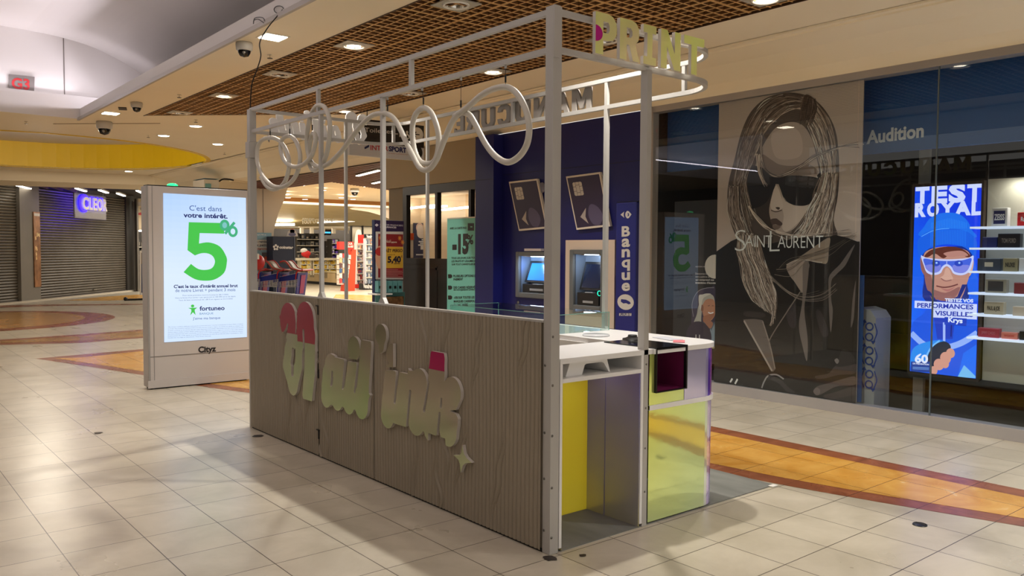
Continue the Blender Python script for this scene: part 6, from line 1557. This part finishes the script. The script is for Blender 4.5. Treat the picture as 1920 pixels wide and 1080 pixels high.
# back shelving with dark goods
def goods_shelf(x0, x1, y0, y1, Y, rows, cols, pal, lb, frame, grp=None, d=.5):
    c = at((x0+x1)/2, y1, 1, Y); t = thing('shelf_rack', lb, 'shelf rack', (c[0], Y, max(0, c[2])))
    a = MB(); PB(a, x0, y0, x1, y1, Y+d*.8, .05, frame); A0, A1 = at(x0, y0, 1, Y), at(x1, y1, 1, Y)
    for xx in (A0[0], A1[0]-.04): a.box(xx, xx+.04, Y, Y+d, 0 if y1 != 513 else A1[2]-.06, A0[2], frame)
    a.build('frame', t)
    H = (A0[2]-A1[2])/rows; W = (A1[0]-A0[0])/cols; rg = random.Random(int(x0))
    for r in range(rows):
        z = A1[2]+H*r
        a = MB(); a.box(A0[0]+.005, A1[0]-.005, Y-.01, Y+d*.8, z, z+.03, mat('shelf_edge', (206, 198, 180), .5)); a.build('shelf', t)
        for k in range(cols):
            h = H*rg.uniform(.45, .82); a = MB(); p_ = rg.choice(pal); xg = A0[0]+W*k+.02
            a.box(xg, xg+W*rg.uniform(.6, .92), Y+.04, Y+.12, z+.03, z+.03+h, mat('goods_%d_%d_%d' % p_, p_, .5)); q_ = rg.choice(pal)
            a.box(xg+W*.1, xg+W*.5, Y+.035, Y+.04, z+.03+h*.2, z+.03+h*.7, mat('goods_%d_%d_%d' % q_, q_, .5)); a.build('goods', t)
    return t
dk = [(34, 32, 34), (60, 58, 58), (22, 22, 26), (120, 112, 100), (150, 140, 124), (44, 50, 60)]
goods_shelf(556, 600, 437, 485, 36, 4, 5, dk, 'far dark shelf rack with black goods left of the thin upright', mat('rack_dark', (70, 64, 56), .6))
goods_shelf(612, 632, 452, 484, 36, 3, 3, [(26, 40, 74), (60, 110, 160), (20, 22, 40), (110, 90, 160)], 'far rack with dark blue goods in the middle of the store', mat('rack_dark', (70, 64, 56), .6))
goods_shelf(622, 636, 448, 486, 35.5, 4, 2, [(96, 66, 170), (130, 96, 200), (220, 220, 230), (60, 40, 120)], 'narrow far rack with violet goods beside the blue goods', mat('rack_dark', (70, 64, 56), .6))
t = thing('wall_screen', 'small bright blue screen hanging at the back of the store', 'screen', tuple(at(613, 436, 1, 35.6)))
a = MB(); PB(a, 605, 430, 621, 441, 35.6, .08, BLKM); a.build('case', t)
a = MB(); PB(a, 607, 434.5, 620, 437.5, 35.58, .01, mat('cyan_screen', (60, 160, 220), .3, emit=(60, 170, 240), es=1.3)); a.build('screen', t)
# checkout counter with yellow and white bag stands
CW = noisy('counter_wood', (196, 166, 116), (208, 180, 132), 2, .5, stretch=(1, 1, .3))
t = thing('checkout_counter', 'long pale wooden counter at the back of the store under yellow displays', 'counter', (16.7, 33, 0))
xc0 = 16.9; yA, yB = at(572, 535, 0, xc0)[1], at(672, 545, 0, xc0)[1]
zA = at(620, 511, 0, xc0)[2]
a = MB(); a.box(xc0, xc0+.7, yB, yA, .12, zA, CW); a.build('body', t); a = MB(); a.box(xc0-.03, xc0+.75, yB, yA, zA, zA+.05, mat('counter_top', (214, 196, 150), .4)); a.build('top', t)
a = MB(); a.box(xc0+.05, xc0+.7, yB, yA, 0, .12, BLKM); a.build('plinth', t)
for k, px in enumerate((586, 611, 634)):
    ya_, yb__ = at(px-5, 528, 0, xc0)[1], at(px+3, 528, 0, xc0)[1]
    a = MB(); a.box(xc0-.006, xc0, yb__, ya_, .30, .62, mat('grille_beige', (150, 132, 100), .6)); a.build('vent_grille', t)
YL = [(222, 186, 60), (236, 208, 90), (230, 226, 210), (206, 160, 40)]
for k, (x0, x1) in enumerate(((563, 584), (587, 604), (606, 632))):
    goods_shelf(x0, x1, 488, 513, 33.8, 3, 7, YL, 'yellow and white display stand on the counter, %s' % ('left one', 'middle one', 'right one')[k], mat('stand_cream', (214, 204, 178), .5), d=.3)
a = MB(); PB(a, 556, 484, 645, 488, 33.6, .6, mat('stand_cream', (214, 204, 178), .5)); a.build('counter_canopy', label='cream top board over the yellow display stands', cat='board')
# floor goods at the counter
t = thing('clothes_pile', 'heap of red and white goods on top of the cream display board', 'goods pile', tuple(at(572, 484, 1, 33.7)))
for cc, x, y, r_ in (((206, 40, 40), 574, 476, .22), ((230, 226, 220), 570, 470, .16), ((200, 60, 50), 578, 481, .14), ((60, 50, 44), 584, 480, .22)):
    a = MB(); a.ball(at(x, y, 1, 33.8), r_, mat('pile_%d' % cc[0], cc, .7), 8, (1, .8, .7)); a.build('item', t)
# coinstar machine, light blue poster, column
yC_ = 21.5
t = thing('coin_machine', 'dark navy coinstar machine standing behind the shopping carts', 'coin machine', tuple(at(535, 500, 1, yC_)*np.array([1, 1, 0])))
M_ = mat('coin_navy', (34, 40, 62), .4); q = [at(511, 443, 1, yC_), at(553, 446, 1, yC_), at(555, 560, 1, yC_), at(511, 560, 1, yC_)]
x0, x1 = q[0][0], q[1][0]; zt_ = q[0][2]
a = MB(); a.box(x0, x1, yC_, yC_+.6, 0, zt_, M_); a.build('cabinet', t, bevel=.01); a = MB(); a.box(x1-.03, x1+.003, yC_-.01, yC_+.6, 0, zt_, mat('coin_edge', (84, 90, 104), .4)); a.build('edge_strip', t)
A = Art(1, yC_-.012, -1); A.off = (500, 400, 7.71)
A.text('coinstar', (182, 508), (386, 512), abs(A.px((200, 470))[2]-A.px((200, 508))[2]), (226, 226, 222), .05)
for k in range(5):
    q_ = PI/2+k*2*PI/5; c = A.px((133, 492)); A.ell(c+np.array([.056*math.cos(q_), 0, .056*math.sin(q_)]), .032, .032, (226, 226, 222), 12, False)
A.build('lettering', t)
t = thing('round_sticker_board', 'round topped portrait board standing on the coinstar machine', 'board', tuple(at(548, 443, 1, yC_+.3)))
cb_ = at(548, 443, 1, yC_+.3); r_ = .17
a = MB(); a.prism([[(cb_[0]+r_*math.cos(q), cb_[2]-.0+r_*math.sin(q)*1.1) for q in np.linspace(0, PI, 14)]], lambda u, v: (u, yC_+.3, v), (0, .02, 0), mat('board_grey', (190, 184, 180), .5)); a.build('board', t)
A = Art(1, yC_+.298, -1); A.ell(cb_+np.array([0, 0, .14]), .07, .08, (170, 110, 90), 14, False); A.ell(cb_+np.array([0, 0, .05]), .11, .05, (90, 90, 120), 14, False); A.build('picture', t)
t = thing('standing_poster', 'light blue standing poster with French words left of the coinstar machine', 'poster', tuple(at(495, 500, 1, 21.9)*np.array([1, 1, 0])))
a = MB(); q0 = at(474, 436, 1, 21.9); q1 = at(509, 436, 1, 21.9); a.box(q0[0], q1[0], 21.9, 21.94, 0, q0[2], mat('poster_blue', (140, 180, 196), .5)); a.build('sheet', t)
A = Art(1, 21.895, -1); A.off = (460, 400, 6)
hz = lambda y0, y1, x=200: abs(A.px((x, y0))[2]-A.px((x, y1))[2])
for s_, x0, x1, y in (('les remises', 96, 274, 328), ('aux petits', 90, 252, 366), ('poignons', 112, 244, 408)):
    A.rect(x0-6, y-30, x1+6, y+6, (214, 214, 206)); A.text(s_, (x0, y), (x1, y+1), hz(0, 22), (150, 60, 60) if y > 400 else (60, 70, 90), .03)
A.text('Jusqu\'à 70% de', (116, 246), (232, 248), hz(0, 14), (230, 236, 240), .02)
A.rect(186, 440, 240, 510, (100, 96, 100)); A.ell((232, 505), .06, .05, (210, 90, 60), 12)
A.build('lettering', t)
a = MB(); COLM = noisy('column_plaster', (206, 192, 172), (212, 198, 178), .6, .6); yk = 22.2
prc = [(462, 346), (541, 346), (534, 372), (522, 400), (514, 430), (511, 470), (510, 600), (462, 600)]
P_ = [at(x, y, 1, yk) for x, y in prc]; a.prism([[(p[0], max(p[2], 0)) for p in P_]], lambda u, v: (u, yk, v), (0, 1.2, 0), COLM)
ps = at(493.5, 400, 1, yk-.003); a.box(ps[0]-.008, ps[0]+.008, yk-.003, yk, 1, 3.25, SEAM); a.build('wall_entrance', kind='structure')

# red and white magazine stands
MG = [(214, 206, 196), (180, 60, 60), (60, 90, 130), (224, 170, 120), (120, 140, 160), (236, 220, 200), (90, 60, 60)]
t = goods_shelf(668, 683, 456, 537, 29.3, 7, 4, MG, 'narrow red and white magazine rack beside the orange red stand', mat('rack_white', (222, 212, 204), .5), d=.16)
a = MB(); PB(a, 672, 440, 683, 456, 29.2, .05, mat('poster_red', (206, 44, 34), .45)); PB(a, 666, 533, 683, 540, 29.2, .05, mat('poster_red', (206, 44, 34), .45)); a.build('red_header', t)
t = goods_shelf(685, 742, 447, 532, 28.6, 7, 11, [(196, 190, 184), (120, 140, 160), (84, 90, 100), (214, 160, 130), (150, 150, 156), (60, 70, 96)], 'tall white magazine rack with black header, beside the purple totem', mat('rack_white2', (196, 200, 204), .5), d=.16)
a = MB(); PB(a, 684.5, 439, 742, 447, 28.55, .1, mat('rack_black', (24, 22, 22), .4)); PB(a, 680, 532, 742, 543, 28.5, .3, mat('rack_black', (24, 22, 22), .4)); a.build('header', t)
A = Art(1, 28.49, -1); A.text('Vendredi', (681, 540), (699, 541), .17, (226, 222, 214), .03); A.text('Vendredi', (687, 446), (702, 446), .12, (226, 222, 214), .03); A.build('lettering', t)
t = thing('red_display_stand', 'orange red cardboard display stand leaning back with magazines, left of the magazine racks', 'display stand', tuple(at(655, 540, 2, 0)))
RD = mat('poster_orange_red', (222, 66, 30), .45); ys_ = 28.0
a = MB(); a.hexa([at(649, 554, 1, ys_), at(665, 553.5, 1, ys_), at(668, 468, 1, ys_+.1), at(659.5, 468, 1, ys_+.1)], (0, .5, 0), RD)
PB(a, 647, 522, 657, 554, ys_-.05, .3, RD); a.build('side_panel', t)
a = MB(); PB(a, 636, 453, 663, 468, ys_, .2, mat('poster_red', (206, 44, 34), .45)); a.build('header', t)
for k in range(6):
    a = MB(); y = 478+k*9.5; xo = 654-k*1.2; PB(a, 636, y, xo+4, y+8, ys_+.05, .2, mat('goods_tray', (220, 206, 190), .5)); a.build('tray', t)
    for j in range(3):
        a = MB(); q_ = MG[(k*3+j) % 7]; PB(a, 637+j*6, y-3, 641.5+j*6, y+5, ys_+.0, .04, mat('goods_%d_%d_%d' % q_, q_, .5)); a.build('goods', t)
A = Art(1, ys_-.01, -1); A.text('POUR', (650, 459), (661, 459), .08, (240, 200, 190), .03); A.text('Noël', (649, 464), (662, 464), .08, (240, 200, 190), .03); A.build('lettering', t)
# dark glazed frame and cloud poster behind the racks
t = thing('glazed_frame', 'black framed pale panels with a cloud shaped face board behind the magazine racks', 'partition', tuple(at(700, 540, 1, 30.2)*np.array([1, 1, 0])))
a = MB(); PB(a, 659, 424, 745, 549.5, 30.5, .05, mat('pale_panel', (184, 174, 152), .5)); a.build('panel', t)
a = MB(); PB(a, 658, 423, 745, 426, 30.4, .1, BLKM); PB(a, 658, 423, 661, 549, 30.4, .1, BLKM); PB(a, 680, 423, 682, 549, 30.4, .1, BLKM); a.build('frame', t)
a = MB(); q = [at(666+x, 432+y, 1, 30.3) for x, y in spline([(0, 10), (3, 0), (9, -1), (12, 6), (11, 20), (9, 34), (3, 36), (-1, 26)], 4, True)]; a.add(q, [tuple(range(len(q)))], mat('cloud_white', (226, 212, 192), .5)); a.build('cloud_board', t)
# services totem
yt2 = 11.9
t = thing('services_totem', 'dark purple services totem with a red and yellow loan poster reading 5,40', 'totem', tuple(at(730, 560, 1, yt2)*np.array([1, 1, 0])))
x0, x1 = at(702, 420, 1, yt2)[0], at(757, 420, 1, yt2)[0]; zt_ = at(730, 413, 1, yt2)[2]
PUR = mat('totem_purple', (50, 36, 70), .4)
a = MB(); a.box(x0, x0+.03, yt2, yt2+.08, 0, zt_, mat('totem_navy', (22, 34, 74), .35)); a.box(x0+.03, x1, yt2+.02, yt2+.08, .0, zt_, mat('totem_grey2', (150, 150, 150), .4)); a.build('body', t)
a = MB(); PB(a, 703, 413, 757, 434.5, yt2-.01, .05, PUR); a.build('header', t)
A = Art(1, yt2-.015, -1); A.off = (640, 420, 7.714)
hz = lambda y0, y1, x=700: abs(A.px((x, y0))[2]-A.px((x, y1))[2])
lt = (200, 192, 200)
A.poly([A.px((484, 15)), A.px((512, -8)), A.px((538, 15)), A.px((512, 40))], lt, False)
A.text('SERVICES FINANCIERS', (556, 20), (892, 34), hz(0, 22), lt, .01); A.text('& ASSURANCES', (556, 52), (795, 62), hz(0, 22), lt, .04)
A.rect(495, 110, 895, 800, (196, 188, 180))
A.poly([(532, 142), (893, 150), (893, 330), (532, 325)], (128, 32, 34)); A.poly([(532, 325), (893, 332), (893, 636), (532, 642)], (204, 160, 52)); A.poly([(532, 642), (893, 636), (893, 778), (532, 776)], (136, 24, 36))
for cx, cy in ((845, 205), (565, 200), (885, 265)):
    for k in range(4):
        q_ = k*PI/4; A.stroke([(cx-26*math.cos(q_), cy-34*math.sin(q_)), (cx+26*math.cos(q_), cy+34*math.sin(q_))], .010, (214, 140, 60))
A.text('Noël', (640, 270), (715, 272), hz(225, 270), (206, 190, 170), .0); A.text('gagnants', (722, 270), (802, 272), hz(0, 22), (206, 190, 170), .03)
A.text('PRÊT PERSO', (612, 408), (886, 404), hz(362, 404), (60, 34, 30), .03); A.text('à partir de', (670, 452), (775, 450), hz(0, 16), (60, 34, 30)); A.text('5,40', (668, 555), (862, 552), hz(470, 552), (30, 26, 50), .05); A.text('€', (866, 490), (880, 490), .04, (30, 26, 50), .03)
A.text('TAEG FIXE', (755, 580), (848, 578), hz(0, 12), (40, 30, 40), .05)
A.ell((560, 480), .09, .19, (214, 160, 130), 18); A.ell((552, 400), .08, .07, (176, 44, 40), 14); A.ell((575, 470), .014, .02, (60, 30, 30), 8)
for k, (w_, y) in enumerate(((180, 660), (240, 680), (250, 700), (245, 720), (180, 740), (240, 762))): A.stroke([(640, y), (640+w_, y+2)], .006, (206, 150, 140))
A.build('poster', t)
for k in range(5):
    a = MB(); x = 713+k*9.4; PB(a, x-4, 527, x+4, 548, yt2-.16, .10, mat('leaflet_teal', (92, 146, 148), .5)); PB(a, x-2, 536, x+2, 541, yt2-.165, .006, BLKM); a.build('leaflet_box', t)
a = MB(); PB(a, 707, 551, 736, 552.6, yt2-.2, .3, WLAM); PB(a, 720, 557, 757, 572, yt2-.1, .12, noisy('brown_leaflets', (70, 46, 30), (150, 110, 70), 12, .5)); PB(a, 704, 549, 759, 573, yt2-.03, .02, mat('leaflet_teal', (92, 146, 148), .5)); a.build('leaflet_tray', t)

# shopping carts
RED = mat('cart_red', (186, 34, 34), .35); CBL = mat('cart_blue', (26, 40, 130), .4); CWH = mat('cart_white', (206, 204, 200), .4); CSE = mat('seat_grey', (120, 108, 98), .4); CPK = mat('cart_pink', (150, 30, 100), .4)
def make_cart():
    t = thing('shopping_cart', 'x', 'shopping cart', (0, 0, 0))
    a = MB(); w = .27
    for s_ in (-1, 1):
        for k in range(9):
            f = k/8; a.tube([(-.08-.02*f, s_*w*(1-.0*f), .96-.36*f), (-.88+.06*f, s_*w*.75, .80-.22*f)], .004, CWH, 5)
        for k in range(10):
            f = k/9; a.tube([(-.08-.8*f, s_*w*(1-.25*f), .96-.16*f), (-.10-.72*f, s_*w*(1-.25*f), .60-.02*f)], .003, CWH, 5)
    for k in range(9):
        f = -1+k/4; a.tube([(-.1, f*w, .60), (-.82, f*w*.75, .58)], .004, CWH, 5)
    a.build('basket', t)
    a = MB(); a.hexa([(-.06, -w, .97), (-.06, w, .97), (-.14, w*.92, .34), (-.14, -w*.92, .34)], (-.03, 0, 0), CBL); p = a.build('end_panel', t)
    a = MB(); a.hexa([(-.062, -w*.4, .90), (-.062, w*.5, .90), (-.128, w*.45, .42), (-.128, -w*.35, .42)], (.01, 0, 0), CPK); a.build('advert', p)
    for s_ in (-1, 1):
        a = MB(); a.hexa([(-.07, s_*w, .95), (-.80, s_*w*.78, .80), (-.80, s_*w*.78, .70), (-.08, s_*w, .80)], (0, s_*.01, 0), CBL); a.build('side_panel', t)
    a = MB(); a.tube([(.06, -w-.02, 1.03), (.06, w+.02, 1.03)], .022, RED, 10)
    for s_ in (-1, 1): a.tube(spline([(.06, s_*(w+.02), 1.03), (.0, s_*(w+.01), 1.02), (-.10, s_*w, .98), (-.13, s_*w, .80)], 4), .020, RED, 8)
    a.build('handle', t)
    a = MB(); cs = spline([(-.02, 0, 1.02), (-.16, 0, 1.04), (-.30, 0, 1.08), (-.38, 0, 1.18), (-.48, 0, 1.26), (-.60, 0, 1.24)], 4)
    vs = []; 
    for p_ in cs: vs += [(p_[0], -.19, p_[2]), (p_[0], .19, p_[2]), (p_[0]-.015, .19, p_[2]-.04), (p_[0]-.015, -.19, p_[2]-.04)]
    a.add(vs, [(i*4+j, i*4+(j+1) % 4, i*4+4+(j+1) % 4, i*4+4+j) for i in range(len(cs)-1) for j in range(4)], CSE, True); p = a.build('child_seat', t)
    a = MB(); 
    for s_ in (-1, 1): a.tube([(q[0], s_*.195, q[2]+.005) for q in cs], .016, RED, 6)
    a.tube([(cs[-1][0], -.2, cs[-1][2]), (cs[-1][0], .2, cs[-1][2])], .02, RED, 6); a.build('seat_rim', p)
    a = MB()
    for s_ in (-1, 1): a.tube(spline([(-.13, s_*.24, .80), (-.16, s_*.24, .40), (-.12, s_*.23, .18), (-.3, s_*.22, .16), (-.88, s_*.16, .20), (-.90, s_*.16, .30), (-.2, s_*.22, .42)], 3), .012, CWH, 6)
    a.tube([(-.9, -.16, .3), (-.9, .16, .3)], .012, CWH, 6); a.tube([(-.14, -.23, .30), (-.14, .23, .30)], .012, CWH, 6); a.build('chassis', t)
    for x, y in ((-.14, -.22), (-.14, .22), (-.86, -.16), (-.86, .16)):
        a = MB(); a.tube([(x, y-.016, .065), (x, y+.016, .065)], .065, BLKM, 14); a.box(x-.015, x+.015, y-.022, y+.022, .06, .17, CWH); a.build('wheel', t)
    return t
cd_ = ray(577, 505); cp0 = np.array([0, 0, HC])+cd_*21.5; ang = math.atan2(_rt[1], _rt[0])-.22
ct_ = make_cart(); dirc = np.array([math.cos(ang), math.sin(ang), 0])
lbs = ('front one of the nested row with blue and pink end panel fully seen', 'second cart of the nested row behind the front one', 'third cart of the nested row', 'last of the nested row, in front of the light blue poster')
for i in range(4):
    pz = cp0-dirc*(.07+.53*i); loc = (pz[0], pz[1], 0)
    if i == 0: ct_.location = loc; ct_.rotation_euler = (0, 0, ang); ct_['label'] = 'cart, '+lbs[0]; ct_['group'] = 'nested shopping carts'
    else: copy_thing(ct_, loc, ang, 'cart, '+lbs[i], 'nested shopping carts')
t = thing('cart_cover', 'red plastic hood with a white tag over the carts beside the kiosk post', 'hood', tuple(np.array([0, 0, HC])+ray(484, 495)*20.6))
a = MB(); c = np.array([0, 0, HC])+ray(484, 492)*20.9; a.ball(c, .17, RED, 12, (1, .8, 1.15)); a.build('hood', t); a = MB(); c = np.array([0, 0, HC])+ray(482.5, 481)*20.6; a.obox(c, dirc*.05, (0, 0, .07), _fw*.005, WLAM); a.build('tag', t)

# stand with menu beside the totem on the far left, upper right box unit above the totem
t = thing('menu_stand', 'white framed dark blue notice stand on a thin foot, left of the totem', 'notice stand', tuple(at(283, 562, 2, 0)))
ym = at(283, 562, 2, 0)[1]
a = MB(); PB(a, 262, 470, 300, 552, ym, .06, mat('stand_white', (220, 214, 206), .4)); a.build('frame', t)
A = Art(1, ym-.005, -1); A.rect(265, 474, 300, 495, (120, 100, 80)); A.rect(265, 495, 300, 549, (44, 56, 92))
for x, y, w_ in ((267, 503, 14), (267, 518, 13), (267, 537, 20)): A.stroke([(x, y), (x+w_, y)], .04, (180, 186, 200)); A.rect(270, y+3, 280, y+9, (96, 104, 130))
A.poly([(270, 476), (280, 490), (276, 494), (266, 482)], (200, 180, 150)); A.build('panel', t)
a = MB(); f0 = at(283, 562, 2, 0); a.cyl((f0[0], ym, 0), (f0[0], ym, .3), .06, BLKM, 8); a.cyl((f0[0]-.75, ym-.1, .03), (f0[0]+.6, ym, .03), .03, BLKM, 8); a.cyl((f0[0], ym-.4, .03), (f0[0], ym+.4, .03), .03, BLKM, 8); a.ball((f0[0]-.75, ym-.1, .05), .06, BLKM, 8); a.build('foot', t)
a = MB(); PB(a, 256, 372, 300, 560, 33.5, .1, mat('passage_cream', (206, 186, 150), .6)); PB(a, 256, 372, 262, 560, 31.9, .3, GREYW); a.build('wall_far', kind='structure')
a = MB(); PB(a, 258, 434, 300, 520, 33.3, .1, mat('passage_dark', (50, 44, 38), .7)); a.build('wall_far', kind='structure')
goods_shelf(259, 291, 448, 512, 33.0, 4, 6, dk, 'dark goods rack far behind the notice stand', mat('rack_dark', (70, 64, 56), .6))
for (x0, y0, x1, y1, cc, lb, nm) in ((258, 378, 290, 387, (196, 186, 180), 'pale hanging canopy high in the far passage beside the totem', 'canopy'), (265, 389, 290, 394, (196, 110, 40), 'orange oval ceiling panel in the far passage beside the totem', 'ceiling_panel'), (259, 398, 290, 404, (170, 30, 26), 'red ceiling panel in the far passage beside the totem', 'ceiling_panel'), (258, 431, 290, 434.5, (250, 246, 236), 'lit white strip in the far passage beside the totem', 'strip_light')):
    a = MB(); M_ = TUBE if nm == 'strip_light' else mat('passage_%d' % cc[0], cc, .5); A0, A1 = at(x0, y0, 1, 32.8), at(x1, y1, 1, 32.8)
    a.prism([[((A0[0]+A1[0])/2+(A1[0]-A0[0])/2*math.copysign(abs(math.cos(q))**.5, math.cos(q)), (A0[2]+A1[2])/2+(A0[2]-A1[2])/2*math.copysign(abs(math.sin(q))**.7, math.sin(q))) for q in np.linspace(0, 2*PI, 25)[:-1]]], lambda u, v: (u, 32.8, v), (0, .2, 0), M_); a.build(nm, label=lb, cat=nm.replace('_', ' '))
t = thing('duct_unit', 'white box unit with blue edge under the ceiling above the totem', 'ceiling unit', tuple(at(400, 335, 1, 20)))
a = MB(); PB(a, 383, 336, 411, 352, 20, .8, mat('unit_white', (214, 206, 190), .5)); a.build('box', t)
a = MB(); PB(a, 383, 334, 411, 336, 19.99, .8, mat('unit_blue', (60, 130, 160), .5)); PB(a, 385, 344, 396, 352, 19.98, .02, mat('unit_teal', (110, 160, 160), .5)); a.build('edge', t)
a = MB(); PB(a, 411, 338, 470, 356, 20.3, .6, LCR); PB(a, 436, 331, 470, 343, 20.1, .6, LCR); a.build('duct', t)
a = MB(); a.tube(spline([at(411, 340, 1, 19.95), at(418, 336, 1, 19.95), at(428, 336, 1, 19.95), at(438, 338, 1, 19.95)], 4), .02, BLKM, 6); a.build('pipe', t)
# things behind the black window
t = thing('wall_poster', 'dark blue poster of a person in white behind the black window frame', 'poster', tuple(at(790, 430, 1, 15.9)))
a = MB(); yq = 15.9; PB(a, 776, 418, 803, 484, yq, .03, mat('poster_navy', (40, 48, 84), .4)); a.build('sheet', t)
A = Art(1, yq-.01, -1); A.off = (740, 330, 4)
A.ell((188, 388), .10, .11, (196, 170, 160), 14); A.smooth([(170, 380), (188, 366), (208, 376), (216, 410), (222, 460), (190, 466), (168, 440)], (206, 196, 190), 3)
for x, y, w_ in ((202, 478, 26), (180, 492, 40), (190, 505, 30), (176, 518, 44), (160, 590, 60)): A.stroke([(x, y), (x+w_, y)], .03, (200, 204, 214))
A.rect(194, 524, 224, 552, (206, 206, 210)); A.build('picture', t)
t = thing('info_stand', 'white stand with an orange block behind the black window frame', 'stand', tuple(at(769, 460, 1, 14.6)))
a = MB(); PB(a, 764, 449, 775, 482, 14.6, .3, WLAM); a.build('body', t); a = MB(); PB(a, 763, 437, 776, 450, 14.58, .3, mat('orange_block', (226, 92, 40), .4)); a.build('top_block', t)
a = MB(); PB(a, 758, 420, 776, 480, 15.95, .04, mat('grey_board', (190, 178, 160), .5)); a.build('board', t)
for px, py, l_, lb in ((790, 388, .9, 'left lit tube behind the black window'), (821, 388, .5, 'short lit tube right of the window bar'), (854, 391, .8, 'slanting lit tube behind the window above the turquoise banner')):
    c = at(px, py, 0, 10.2); a = MB(); a.obox(c, (.05, -l_/2, l_*.02), (.03, 0, 0), (0, 0, .02), TUBE); a.build('tube_light', label=lb, cat='ceiling light', group='tubes behind the black window')
